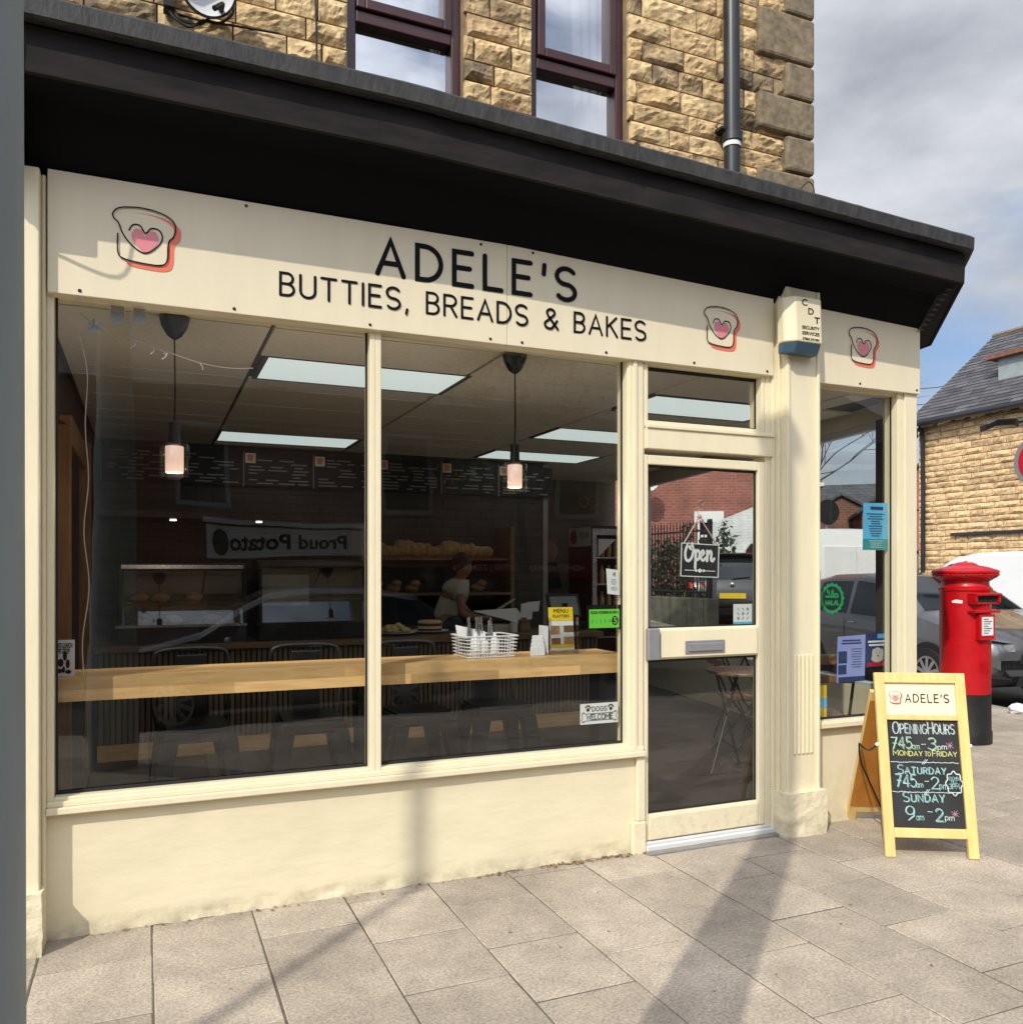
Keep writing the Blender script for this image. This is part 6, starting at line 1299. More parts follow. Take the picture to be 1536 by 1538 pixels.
# ================================================================ VEHICLES
def interp(tab, x):
    if x <= tab[0][0]: return tab[0][1]
    for (a, va), (b, vb) in zip(tab[:-1], tab[1:]):
        if x <= b: return va+(vb-va)*(x-a)/(b-a) if b > a else vb
    return tab[-1][1]
def vehicle(name, lb, cat, loc, rz, L_, W, prof, belt, wheels, wr, side, wind, paint, tumble=.2, plan=None, group=None, glass='car_glass', rear=None, extras=None, zb=.22):
    t = thing(name, lb, cat, loc, rz, group); hwid = W/2
    plan = plan or [(0, .70), (.12, .86), (.45, .98), (.9, 1), (L_-.9, 1), (L_-.35, .97), (L_-.1, .9), (L_, .80)]
    ys = sorted(set([round(L_*k/34, 3) for k in range(35)]+[p[0] for p in prof]+[p[0] for p in plan])); secs = []
    def sec(y):
        zt = interp(prof, y); zl = min(interp(belt, y), zt-.03); w_ = hwid*interp(plan, y); hgt = zt-zl; wt = w_*(1-tumble*min(1, max(0, hgt-.05)/.5)); nose = interp([(0, .16), (.25, .0), (L_-.2, 0), (L_, .10)], y)
        return [(.80*w_, zb+nose), (w_*.97, zb+nose+.10), (w_, zb+.34), (w_*1.0, zl-.10), (w_*.975, zl), (wt, zt-min(.07, hgt*.4)), (wt-.09, zt-.012), (wt*.55, zt+.006), (0, zt+.012)]
    mb = MB(); k = 0; vs = []; fs = []
    for y in ys:
        s = sec(y); ring = [(x, y, z) for x, z in s]+[(-x, y, z) for x, z in reversed(s[:-1])]; vs += ring; k = len(ring)
    for i in range(len(ys)-1):
        for j in range(k): a = i*k+j; b = i*k+(j+1) % k; fs.append((a, b, b+k, a+k))
    fs += [tuple(range(k)), tuple(range((len(ys)-1)*k, len(ys)*k))]
    mb.add(vs, fs); mb.build('body', paint, t, smooth=True, world=False)
    def sidept(y, f, s, off=.006):
        q_ = sec(y); (x0, z0), (x1, z1) = q_[4], q_[5]; x = x0+(x1-x0)*f; return (s*(x+off), y, z0+(z1-z0)*f)
    for (y0b, y1b, y0t, y1t) in side:
        for s in (-1, 1):
            m_ = MB(); n = 6; vs = []
            for j in range(2):
                for i in range(n+1): u_ = i/n; y = (y0b+(y1b-y0b)*u_) if j == 0 else (y0t+(y1t-y0t)*u_); vs.append(sidept(y, .10 if j == 0 else .93, s))
            m_.add(vs, [(i, i+1, n+2+i, n+1+i) for i in range(n)]); m_.build('side_window', glass, t, smooth=True, world=False)
    def cross(y0, y1, nm, inset=.07):
        m_ = MB(); n = 8; mm = 8; vs = []
        for i in range(n+1):
            y = y0+(y1-y0)*i/n; q_ = sec(y)
            for j in range(mm+1):
                s = -1+2*j/mm; xw = max(.2, q_[6][0]-inset+.03); x = s*xw; zt = q_[8][1]-(q_[8][1]-q_[6][1])*abs(s)**2.2; vs.append((x, y-.004*(1 if y0 < L_/2 else -1), zt+.006))
        m_.add(vs, [(i*(mm+1)+j, i*(mm+1)+j+1, (i+1)*(mm+1)+j+1, (i+1)*(mm+1)+j) for i in range(n) for j in range(mm)]); m_.build(nm, glass, t, smooth=True, world=False)
    if wind: cross(*wind, 'windscreen')
    if rear: cross(*rear, 'rear_window')
    for y in wheels:
        for s in (-1, 1):
            m_ = MB(); m_.M = Matrix.Translation((s*(hwid-.19), y, wr)) @ Matrix.Rotation(R(90)*s, 4, 'Y'); m_.lathe([(.0001, .195), (wr+.065, .195), (wr+.065, .0), (.0001, 0)], n=28); m_.M = None; m_.build('wheel_arch', 'felt', t, world=False)
            m_ = MB(); m_.M = Matrix.Translation((s*(hwid-.20), y, wr)) @ Matrix.Rotation(R(90)*s, 4, 'Y'); m_.lathe([(.0001, 0), (wr-.02, 0), (wr, .03), (wr, .19), (wr-.02, .215), (wr*.68, .218), (wr*.66, .20), (.0001, .2)], n=28); m_.M = None; w_ = m_.build('wheel', 'rubber', t, smooth=True, world=False)
            m_ = MB(); m_.M = Matrix.Translation((s*(hwid-.20), y, wr)) @ Matrix.Rotation(R(90)*s, 4, 'Y'); m_.lathe([(.0001, .226), (wr*.14, .226), (wr*.16, .205)], n=16)
            for k in range(10):
                a = 2*pi*k/10; d = .07*wr; m_.add([(wr*.1*cos(a)-d*sin(a), wr*.1*sin(a)+d*cos(a), .222), (wr*.64*cos(a)-d*sin(a), wr*.64*sin(a)+d*cos(a), .214), (wr*.64*cos(a)+d*sin(a), wr*.64*sin(a)-d*cos(a), .214), (wr*.1*cos(a)+d*sin(a), wr*.1*sin(a)-d*cos(a), .222)], [(0,1,2,3)])
            m_.lathe([(wr*.60, .216), (wr*.67, .219), (wr*.67, .205)], n=28); m_.M = None; m_.build('rim', 'grey_plate', w_, smooth=True, world=False)
    if extras: extras(t, sec, lambda nm, m, fn, **k: child(t, nm, m, fn, world=False, **k))
    return t
hatch = [(0, .62), (.05, .74), (.3, .84), (.9, .97), (1.12, 1.02), (1.45, 1.22), (1.95, 1.43), (2.4, 1.475), (3.2, 1.46), (3.7, 1.38), (4.05, 1.18), (4.3, 1.0), (4.38, .80), (4.42, .6)]
hb = [(0, .55), (.3, .76), (1.0, .90), (4.0, .97), (4.42, .7)]
def car_front(plate_txt, plate_y_front='paper'):
    def ex_(t, sec, c):
        for s in (-1, 1):
            c('headlight', 'lamp_glass', lambda b: b.add([(s*.46, -.02, .66), (s*.80, .13, .67), (s*.93, .40, .74), (s*.92, .46, .80), (s*.70, .05, .79), (s*.48, -.015, .75)], [(0,1,2,3,4,5)]))
            c('mirror', 'car_grey', lambda b: b.ball((s*.98, 1.42, .98), (.10, .06, .065), 10, 7), smooth=True)
            c('door_handle', 'chrome', lambda b: [b.box(s*.905-.012, s*.905+.012, y, y+.16, .865, .885) for y in (2.35, 3.25)], bevel=.004)
            c('lower_grille', 'felt', lambda b: b.add([(s*.50, -.008, .34), (s*.80, .12, .36), (s*.84, .2, .50), (s*.60, .0, .47)], [(0,1,2,3)]))
        c('grille', 'felt', lambda b: b.add([(-.40, -.012, .52), (.40, -.012, .52), (.36, -.012, .64), (-.36, -.012, .64)], [(0,1,2,3)]))
        c('intake', 'felt', lambda b: b.add([(-.45, -.012, .26), (.45, -.012, .26), (.40, -.012, .38), (-.40, -.012, .38)], [(0,1,2,3)]))
        p_ = c('number_plate', plate_y_front, lambda b: b.box(-.26, .26, -.028, -.016, .40, .505))
        c('door_gap', 'felt', lambda b: [b.add([(s*.925, y, .35), (s*.925, y+.012, .35), (s*.915, y+.012, .93), (s*.915, y, .93)], [(0,1,2,3)]) for s in (-1, 1) for y in (1.35, 2.58, 3.5)])
    return ex_
ksx = Vector((kerbx(2.45), 2.45, 0)); dn = Vector((DS.y, -DS.x, 0))
pos = Vector((9.57, 2.62, 0)); hatch = [(a, b*1.06) for a, b in hatch]
vehicle('parked_car', 'graphite grey parked car facing the camera behind the red post box', 'car', (pos.x, pos.y, -.07), R(-11), 4.42, 1.82, hatch, hb, (.86, 3.50), .325, ((1.38, 2.50, 1.80, 2.50), (2.60, 3.42, 2.60, 3.35), (3.50, 3.86, 3.45, 3.62)), (1.14, 1.90), 'car_grey', rear=(3.75, 4.25), extras=car_front(''))
suv = [(0, .6), (.04, .85), (.12, 1.05), (.35, 1.40), (.55, 1.58), (.9, 1.64), (2.2, 1.66), (2.9, 1.55), (3.35, 1.12), (4.0, 1.02), (4.3, .8), (4.4, .6)]
sb_ = [(0, .7), (.15, 1.0), (1.0, 1.06), (3.4, 1.0), (4.4, .7)]
def car_rear(t, sec, c):
    for s in (-1, 1): c('tail_light', 'tail', lambda b: b.add([(s*.52, .06, .90), (s*.84, .12, .90), (s*.86, .16, 1.02), (s*.56, .09, 1.04)], [(0,1,2,3)]).add([(s*.84, .10, .90), (s*.90, .42, .92), (s*.88, .42, 1.04), (s*.84, .14, 1.03)], [(0,1,2,3)]))
    c('number_plate', 'plate_y', lambda b: b.box(-.26, .26, -.022, -.01, .70, .81))
    c('bumper_trim', 'felt', lambda b: b.box(-.70, .70, -.03, .1, .35, .50), bevel=.02)
    c('badge', 'chrome', lambda b: b.ball((0, .055, .98), (.05, .02, .05), 10, 6), smooth=True)
    c('spoiler', 'car_black', lambda b: b.box(-.6, .6, .36, .62, 1.60, 1.635), bevel=.01)
    c('wiper', 'rubber', lambda b: b.tube([(0, .12, 1.10), (.35, .15, 1.14)], .012, 5))
p = dep(1100, 860, 17.2); vehicle('parked_car', 'black estate car seen from behind through the door glass, uphill', 'car', (p.x, p.y, gz(p.y)-.05), R(-34), 4.4, 1.84, suv, sb_, (.9, 3.5), .34, ((.95, 1.9, .95, 1.9), (2.0, 3.15, 2.0, 2.75)), (2.75, 3.35), 'car_black', rear=(.14, .46), extras=car_rear, tumble=.16)
p = dep(1136, 860, 20.5); vehicle('parked_car', 'white car parked beyond the black estate, seen through the door glass', 'car', (p.x+.9, p.y, gz(p.y)), R(-34), 4.4, 1.84, suv, sb_, (.9, 3.5), .34, ((.95, 1.9, .95, 1.9), (2.0, 3.15, 2.0, 2.75)), (2.75, 3.35), 'car_white', rear=(.14, .46), extras=car_rear, tumble=.16)
van = [(0, .60), (.04, .86), (.35, 1.0), (.85, 1.12), (1.05, 1.22), (1.45, 1.55), (1.85, 1.80), (2.3, 1.88), (4.2, 1.90), (4.4, 1.86), (4.46, 1.6), (4.48, .6)]
vb = [(0, .55), (.4, .9), (1.0, 1.08), (4.48, 1.12)]
vplan = [(0, .72), (.15, .88), (.5, .98), (.9, 1), (4.48, 1)]
def van_x(t, sec, c):
    for s in (-1, 1):
        c('door_gap', 'grey_plate', lambda b: [b.add([(s*(.915+.002), y, .40), (s*(.915+.002), y+.015, .40), (s*(.90+.002), y+.015, 1.1), (s*(.90+.002), y, 1.1)], [(0,1,2,3)]) for y in (1.20, 2.30, 3.5)])
        c('door_handle', 'rubber', lambda b: b.box(s*.915-.02, s*.915+.02, 2.10, 2.24, 1.0, 1.04), bevel=.006); c('side_trim', 'rubber', lambda b: b.box(s*.915-.012, s*.915+.014, 2.4, 3.6, .70, .76))
        c('headlight', 'lamp_glass', lambda b: b.add([(s*.5, .0, .72), (s*.86, .2, .74), (s*.86, .36, .9), (s*.6, .08, .86)], [(0,1,2,3)])); c('mirror', 'rubber', lambda b: b.ball((s*1.04, 1.35, 1.15), (.10, .06, .12), 10, 7), smooth=True)
        c('tail_light', 'tail', lambda b: b.box(s*.86-.04, s*.86+.04, 4.46, 4.495, .85, 1.25))
    c('rear_doors', 'car_white', lambda b: (b.box(-.74, -.01, 4.47, 4.50, .5, 1.74), b.box(.01, .74, 4.47, 4.50, .5, 1.74)), bevel=.02)
p = gnd(1530, 930, -.1); vxp = Vector((12.55, 6.9, 0))
vehicle('white_van', 'white panel van seen side on against the sandstone building, right edge', 'van', (12.25+.92, 8.05, -.05), R(180), 4.48, 1.83, van, vb, (.88, 3.55), .33, ((1.32, 2.18, 1.68, 2.18),), (1.10, 1.80), 'car_white', plan=vplan, extras=van_x, tumble=.10)
p = dep(1285, 860, 17.0)
big = [(a, b*1.10 if b > 1.2 else b) for a, b in van]
vehicle('white_van', 'white van with twin rear doors seen through the corner window above the grey car', 'van', (p.x+.78, p.y+4.4, gz(p.y)+.05), R(170), 4.48, 1.9, big, vb, (.88, 3.55), .33, ((1.32, 2.18, 1.68, 2.18),), (1.10, 1.80), 'car_white', plan=vplan, extras=van_x, tumble=.08)
vehicle('parked_car', 'dark car parked along the main road, seen only as a reflection in the shop glass', 'car', (-.6, -7.0, terr(-7)), R(-90), 4.42, 1.82, hatch, hb, (.86, 3.50), .325, ((1.38, 2.50, 1.80, 2.50), (2.60, 3.42, 2.60, 3.35), (3.50, 3.86, 3.45, 3.62)), (1.14, 1.90), 'car_black', rear=(3.75, 4.25), extras=car_front(''))

# ================================================================ OTHER BUILDINGS
# sandstone building across the side street
FXW = 14.6; e0 = dep(1375, 632, 17.4); yF = e0.y; zE = e0.z
t = thing('stone_building', 'two storey sandstone building with slate roof, dormer and drainpipe across the side street', 'building', (FXW, yF, 0))
mb = MB(); rr = random.Random(21)
wall_l = MB(); rock_wall(wall_l, 0, 8.5, .55, zE-.16, 0, .128, (.25, .62), (), .036, 5, 3, rr, g=.007)
mb.v = []
rot = Matrix.Rotation(R(-90), 4, 'Z'); mb.M = Matrix.Translation((FXW, yF, 0)) @ rot; mb.add([tuple(v) for v in wall_l.v], wall_l.f); mb.M = None
mb.build('front_wall', 'stone_far', t)
mb = MB(); mb.box(FXW+.012, FXW+6.0, yF-12, yF-.01, -.2, zE-.02); mb.build('masonry_backing', 'mortar', t)
mb = MB(); mb.box(FXW-.03, FXW+.01, yF-8.5, yF, -.2, .55); mb.box(FXW-.02, FXW+.012, yF-8.5, yF-.002, zE-.16, zE-.02); mb.build('plinth_and_band', 'quoin', t)
rk = dep(1497, 505, 18.3); RX, RZ = FXW+2.35, zE+2.0
mb = MB(); mb.add([(FXW-.22, yF+.06, zE-.05), (RX, yF+.06, RZ), (RX, yF-12, RZ), (FXW-.22, yF-12, zE-.05), (FXW-.22, yF+.06, zE-.13), (RX, yF+.06, RZ-.09), (RX, yF-12, RZ-.09), (FXW-.22, yF-12, zE-.13), (RX+2.6, yF+.06, zE), (RX+2.6, yF-12, zE)], [(0,1,2,3), (4,7,6,5), (0,4,5,1), (3,2,6,7), (1,8,9,2)])
sl = MB()                                              # slates laid in courses
import mathutils
rrs = random.Random(5); dirr = Vector((RX-FXW+.22, 0, RZ-zE+.05)); n_s = 24; nrm = Vector((-dirr.z, 0, dirr.x)).normalized()
mb.build('roof', 'lead', t)
for k in range(n_s):
    y = yF+.09; first = rrs.uniform(.05, .2)
    f0, f1 = k/n_s, (k+1.25)/n_s
    while y > yF-8:
        w_ = first or rrs.uniform(.24, .34); first = 0; o_ = Vector((FXW-.24, 0, zE-.04)); a0 = o_+dirr*f0+nrm*(.016+rrs.uniform(0, .006)); a1 = o_+dirr*min(f1, 1.02)+nrm*.006
        sl.add([a0+Vector((0, y, 0)), a1+Vector((0, y, 0)), a1+Vector((0, y-w_+.006, 0)), a0+Vector((0, y-w_+.006, 0)), a0+Vector((0, y, 0))-nrm*.012, a0+Vector((0, y-w_+.006, 0))-nrm*.012], [(0,1,2,3), (0,3,5,4)]); y -= w_
slm = mat('slate_course', (.092, .090, .096), .5, noise=.3, nscale=9, island=.45)
sl.build('roof_slates', slm, t)
mb = MB(); mb.tube([(RX, yF+.1, RZ+.03), (RX, yF-12, RZ+.03)], .06, 8); mb.build('ridge_tiles', 'quoin', t, smooth=True)
g_ = MB(); g_.tube([(FXW-.27, yF+.25, zE-.10), (FXW-.27, yF-9, zE-.10)], .06, 8); g_ = g_.build('gutter', 'drain', t, smooth=True)
mb = MB(); mb.tube(catmull([(FXW-.27, yF-.12, zE-.14), (FXW-.22, yF-.14, zE-.35), (FXW-.08, yF-.16, zE-.5), (FXW-.08, yF-.16, .0)], 4), .045, 8); mb.build('drainpipe', 'drain', g_, smooth=True)
mb = MB(); mb.box(FXW-.075, FXW-.02, yF-9, yF-.8, 2.22, 2.28); mb.build('wall_cable', 'drain', t)
d0 = dep(1503, 590, 17.2); dy1 = 7.42; dz0 = d0.z
dm = MB(); dm.box(FXW+.55, RX, dy1-2.4, dy1, zE+.35, zE+1.02); dm = dm.build('dormer', 'zinc', t); mb = MB(); mb.box(FXW+.42, RX+.1, dy1-2.6, dy1+.18, zE+1.02, zE+1.10); mb.build('dormer_roof', 'copper', dm)
mb = MB(); mb.box(FXW+.535, FXW+.549, dy1-2.0, dy1-.9, zE+.45, zE+.95); mb.build('dormer_window', 'car_glass', dm)
mb = MB(); mb.box(FXW+.25, FXW+.56, dy1-2.5, dy1+.08, zE+.33, zE+.36); mb.build('dormer_flashing', 'copper', dm)
# street light head on a bracket
p = dep(1500, 636, 12.6); t = thing('street_light', 'grey flat lantern on an arm in front of the sandstone building', 'street light', tuple(p))
cr = Vector((cos(YAW), -sin(YAW), 0)); cf = Vector((sin(YAW), cos(YAW), 0))
mb = MB(); vs = []
for (s, hw_, z) in ((-.24, .10, -.02), (-.12, .16, .04), (.16, .15, .06), (.26, .08, .03)): vs += [p+cr*s+cf*hw_+Vector((0,0,z)), p+cr*s-cf*hw_+Vector((0,0,z)), p+cr*s-cf*hw_*.8+Vector((0,0,z-.10)), p+cr*s+cf*hw_*.8+Vector((0,0,z-.10))]
fs = [(0,1,2,3), (15,14,13,12)]+[(i*4+j, i*4+(j+1) % 4, i*4+4+(j+1) % 4, i*4+4+j) for i in range(3) for j in range(4)]
mb.add(vs, fs); mb.build('lantern', 'dark_metal', t, bevel=.015)
ap = Vector((p.x+1.1, p.y-.9, 0)); mb = MB(); mb.tube([p+cr*.25+Vector((0,0,.02)), Vector((ap.x, ap.y, p.z+.25)), Vector((ap.x, ap.y, -.1))], .04, 8); mb.build('arm_and_pole', 'drain', t, smooth=True)
# round restriction sign at the right edge
def round_sign(lb, u, v, depth, r, face_m, zs, ring=None, facing=0):
    p = dep(u, v, depth); t = thing('road_sign', lb, 'road sign', (p.x, p.y, 0)); a = facing
    n = Vector((cos(a), sin(a), 0)); mb = MB(); mb.M = Matrix.Translation(p) @ n.to_track_quat('Z', 'Y').to_matrix().to_4x4()
    mb.lathe([(.0001, 0), (r, 0), (r, .012), (.0001, .012)], n=40); mb.M = None; mb.build('plate', 'grey_plate' if ring else 'felt', t)
    if ring:
        for nm, m, rr_, o_ in (('red_ring', 'sign_red', r*.84, .0135), ('blue_disc', 'sign_blue', r*.64, .015)):
            mb = MB(); mb.M = Matrix.Translation(p+n*o_) @ n.to_track_quat('Z', 'Y').to_matrix().to_4x4(); mb.poly([(rr_*cos(2*pi*k/40), rr_*sin(2*pi*k/40), 0) for k in range(40)]); mb.M = None; mb.build(nm, m, t)
        mb = MB(); pm = n.cross(Vector((0, 0, 1)))
        for s in (1, -1): mb.add([p+n*.0165+pm*(r*.6*s*-.7-.03)+Vector((0,0,r*.5-.03)), p+n*.0165+pm*(r*.6*s*-.7+.03)+Vector((0,0,r*.5+.03)), p+n*.0165+pm*(r*.6*s*.7+.03)+Vector((0,0,-r*.5+.03)), p+n*.0165+pm*(r*.6*s*.7-.03)+Vector((0,0,-r*.5-.03))], [(0,1,2,3)]); break
        mb.build('red_bar', 'sign_red', t)
    bk = p-n*.05; mb = MB(); mb.tube([(bk.x, bk.y, -.2), (bk.x, bk.y, p.z+r*.8)], .038, 10); mb.build('pole', 'post', t, smooth=True)
to_cam = lambda u: atan2(CAM[1]-dep(u, 860, 10).y, CAM[0]-dep(u, 860, 10).x)
round_sign('blue and red round clearway sign cut off by the right edge of the picture', 1566, 691, 9.0, .30, None, 0, ring=True, facing=to_cam(1548)-R(28))
round_sign('black back of a round road sign seen through the corner window', 1243, 769, 20, .30, 'felt', 0, facing=to_cam(1243)+R(35))
# generic brick house
def house(name, lb, c, rz, wx, wy, he, hr, m, gable='y', door=None, wins=(), chim=None, skyl=None, zg=0, cat='house', group=None):
    """local frame: front faces -y, x in [-wx/2, wx/2], y in [0, wy]; ridge along x (gable='x') or along y"""
    t = thing(name, lb, cat, (c[0], c[1], zg), rz, group); cc = lambda nm, m_, fn, **k: child(t, nm, m_, fn, world=False, **k); a, b = -wx/2, wx/2
    if gable == 'y':   # gable triangle in the front wall
        cc('wall', m, lambda q_: q_.add([(a,0,-1),(b,0,-1),(b,wy,-1),(a,wy,-1),(a,0,he),(b,0,he),(b,wy,he),(a,wy,he),(0,0,hr),(0,wy,hr)], [(0,1,5,8,4),(1,2,6,5),(2,3,7,9,6),(3,0,4,7)]))
        rf = cc('roof', 'slate', lambda q_: [q_.add([(s*(b+.15), -.12, he-.12), (0, -.12, hr+.06), (0, wy+.1, hr+.06), (s*(b+.15), wy+.1, he-.12), (s*(b+.15), -.12, he-.2), (0, -.12, hr-.02), (0, wy+.1, hr-.02), (s*(b+.15), wy+.1, he-.2)], [(0,1,2,3),(7,6,5,4),(0,4,5,1),(1,5,6,2),(2,6,7,3),(3,7,4,0)]) for s in (-1, 1)])
    else:
        cc('wall', m, lambda q_: q_.add([(a,0,-1),(b,0,-1),(b,wy,-1),(a,wy,-1),(a,0,he),(b,0,he),(b,wy,he),(a,wy,he),(a,wy/2,hr),(b,wy/2,hr)], [(0,1,5,4),(1,2,6,9,5),(2,3,7,6),(3,0,4,8,7)]))
        rf = cc('roof', 'slate', lambda q_: [q_.add([(a-.12, y0, he-.12), (b+.12, y0, he-.12), (b+.12, wy/2, hr+.06), (a-.12, wy/2, hr+.06), (a-.12, y0, he-.2), (b+.12, y0, he-.2), (b+.12, wy/2, hr-.02), (a-.12, wy/2, hr-.02)], [(0,1,2,3),(7,6,5,4),(0,4,5,1),(1,5,6,2),(2,6,7,3),(3,7,4,0)]) for y0 in (-.15, wy+.15)])
    for (x, z0, w_, h_) in wins:
        w = cc('window', 'white', lambda q_: (q_.box(x-w_/2-.06, x-w_/2, -.03, .05, z0-.06, z0+h_+.06), q_.box(x+w_/2, x+w_/2+.06, -.03, .05, z0-.06, z0+h_+.06), q_.box(x-w_/2, x+w_/2, -.03, .05, z0+h_, z0+h_+.06), q_.box(x-w_/2, x+w_/2, -.03, .05, z0-.06, z0), q_.box(x-.02, x+.02, -.03, .02, z0, z0+h_)))
        m_ = MB(); m_.box(x-w_/2, x+w_/2, -.012, -.006, z0, z0+h_); m_.build('pane', 'car_glass', w, world=False); m_ = MB(); m_.box(x-w_/2-.12, x+w_/2+.12, -.06, -.002, z0+h_+.06, z0+h_+.28); m_.build('lintel', 'white', w, world=False)
    if door:
        x, w_, h_ = door; d = cc('door', 'board', lambda q_: q_.box(x-w_/2, x+w_/2, -.02, .02, -.2, h_-.4), bevel=.01)
        m_ = MB(); m_.box(x-w_/2-.1, x-w_/2, -.05, .03, -.2, h_); m_.box(x+w_/2, x+w_/2+.1, -.05, .03, -.2, h_); m_.box(x-w_/2, x+w_/2, -.05, .03, h_-.4, h_-.33); m_.box(x-w_/2-.16, x+w_/2+.16, -.07, .0, h_, h_+.30); m_.build('door_surround', 'white', d, world=False); m_ = MB(); m_.box(x-w_/2, x+w_/2, -.01, -.004, h_-.33, h_); m_.build('fanlight', 'car_glass', d, world=False)
    if chim:
        x, y, w_, z0, z1 = chim; k_ = MB(); k_.box(x-w_/2, x+w_/2, y-.3, y+.3, z0, z1); k_ = k_.build('chimney', m, rf, world=False); m_ = MB(); m_.box(x-w_/2-.06, x+w_/2+.06, y-.36, y+.36, z1-.18, z1-.06); m_.build('chimney_cap', 'white', rf, world=False)
    if skyl: m_ = MB(); m_.add(skyl, [(0,1,2,3)]); m_.build('skylight', 'zinc', rf, world=False)
    return t
# red brick gable seen through the door
h0 = dep(1005, 860, 23); zg = gz(h0.y)
hr_ = house('brick_house', 'red brick gable house with white door surround and dish seen through the shop door', (h0.x, h0.y), R(-30), 7.0, 8, 5.6, 8.2, 'red_brick', door=(1.05, .46, 2.15), zg=zg)
t = thing('satellite_dish', 'grey satellite dish on the red brick gable seen through the door', 'satellite dish', tuple(dep(972, 725, 22.4))); p = dep(972, 725, 22.4)
mb = MB(); mb.M = Matrix.Translation(p) @ Vector((-.2, -.9, .35)).to_track_quat('Z', 'Y').to_matrix().to_4x4(); mb.lathe([(.0001, 0), (.15, .015), (.27, .06), (.27, .07), (.15, .03), (.0001, .015)], n=24); mb.M = None; mb.build('dish', 'paper', t, smooth=True); mb = MB(); mb.tube([p, p+Vector((-.05, -.4, .05))], .015, 6); mb.tube([p, p+cf*.6+Vector((0,0,-.15))], .03, 6); mb.build('arm', 'drain', t, smooth=True)
t = thing('garden_wall', 'white painted brick wall with sloping top to the right of the red brick house door', 'wall', tuple(dep(1100, 860, 22.2)))
a = dep(1070, 776+40, 22.2); zt0 = dep(1070, 786, 22.2).z; b = dep(1175, 820, 22.2); zt1 = dep(1132, 768, 22.2).z+.4
mb = MB(); mb.add([(a.x, a.y, 0), (b.x, b.y, 0), (b.x, b.y, zt1), (a.x, a.y, zt0), (a.x+.08, a.y+.2, 0), (b.x+.08, b.y+.2, 0), (b.x+.08, b.y+.2, zt1), (a.x+.08, a.y+.2, zt0)], [(0,1,2,3), (7,6,5,4), (3,2,6,7), (0,3,7,4), (1,5,6,2)]); mb.build('wall', 'white_brick', t)
# low mossy wall, railings and hedge on the near side of the street
wa, wb = dep(940, 860, 19.5), dep(1062, 860, 16.8); wd_ = (wb-wa); wd_.z = 0; wdn = wd_.normalized(); wn_ = Vector((wdn.y, -wdn.x, 0)); LW = wd_.length; wz = gz(wa.y)
t = thing('low_wall', 'low mossy stone wall under black railings, seen through the door glass', 'wall', (wa.x, wa.y, wz))
mb = MB(); k = 0; x = -4
while x < LW: x1 = min(LW, x+random.uniform(.4, .7)); o_ = wa+wdn*x; e_ = wa+wdn*(x1-.01); mb.add([Vector((q_.x, q_.y, z))+wn_*s for z in (-.2, wz+.46) for (q_, s) in ((o_, 0), (e_, 0), (e_, -.3), (o_, -.3))], [(0,3,2,1),(4,5,6,7),(0,1,5,4),(1,2,6,5),(2,3,7,6),(3,0,4,7)]); x = x1
mb.build('stones', 'concrete_wall', t, bevel=.02)
t = thing('iron_railing', 'black iron railings on the low stone wall, seen through the door glass', 'railing', (wa.x, wa.y, wz+.46)); zb_, zt_ = wz+.46, wz+1.95
mb = MB(); x = -4
while x < LW-.1: o_ = wa+wdn*x-wn_*.15; mb.tube([(o_.x, o_.y, zb_), (o_.x, o_.y, zt_+.06*((int(x*10)) % 2)), (o_.x, o_.y, zt_+.12)], [.013, .013, .001], 5); x += .115
mb.build('bars', 'black_metal', t)
mb = MB(); o_ = wa+wdn*-4-wn_*.15; e_ = wa+wdn*(LW-.1)-wn_*.15
for z in (zb_+.12, zt_-.12): mb.tube([(o_.x, o_.y, z), (e_.x, e_.y, z)], .022, 6)
mb.tube([(e_.x, e_.y, zb_-.4), (e_.x, e_.y, zt_+.1)], .045, 8); mb.build('rails_and_post', 'black_metal', t)
def leafmass(mb, n, fn, s0, s1, rnd):
    for _ in range(n):
        p = fn(); a = Vector((rnd.uniform(-1, 1), rnd.uniform(-1, 1), rnd.uniform(-1, 1))).normalized(); b = a.cross(Vector((rnd.uniform(-1, 1), rnd.uniform(-1, 1), rnd.uniform(-1, 1)))).normalized(); s = rnd.uniform(s0, s1)
        mb.add([p-a*s, p+b*s*.5, p+a*s, p-b*s*.5], [(0,1,2,3)])
rnd = random.Random(4); mb = MB()
def hp():
    x = rnd.uniform(-4, LW-.5); z = rnd.uniform(.2, 1.65)+.12*sin(x*3); return wa+wdn*x-wn_*(.45+rnd.random()*.75)+Vector((0, 0, wz+z-wa.z))
leafmass(mb, 5200, hp, .04, .10, rnd); t = thing('hedge', 'dark green clipped hedge behind the black railings', 'hedge', (wa.x, wa.y, wz)); mb.build('foliage', 'hedge', t); mb = MB()
for k in range(14): o_ = wa+wdn*(-3.8+k*(LW+3.2)/14)-wn_*.8; mb.tube([(o_.x, o_.y, 0), (o_.x+.1, o_.y, wz+1.2)], [.03, .01], 5)
mb.build('stems', 'bark', t)
for (u, v, s, lb) in ((1031, 803, .9, 'small leafy shrub with white flowers left of the Open sign ribbon'), (1086, 800, .8, 'small yellow green shrub in front of the white garden wall')):
    p = dep(u, 830, 20.5); mb = MB(); cz_ = dep(u, v, 20.5).z; leafmass(mb, 110, lambda: Vector((p.x+rnd.gauss(0, .10)*s, p.y+rnd.gauss(0, .10)*s, cz_+rnd.gauss(0, .15)*s)), .03, .07, rnd); t = thing('garden_shrub', lb, 'shrub', (p.x, p.y, gz(p.y))); mb.build('foliage', 'hedge', t); mb = MB(); mb.tube([(p.x, p.y, 0), (p.x, p.y, cz_)], .03, 6); mb.build('stem', 'bark', t)
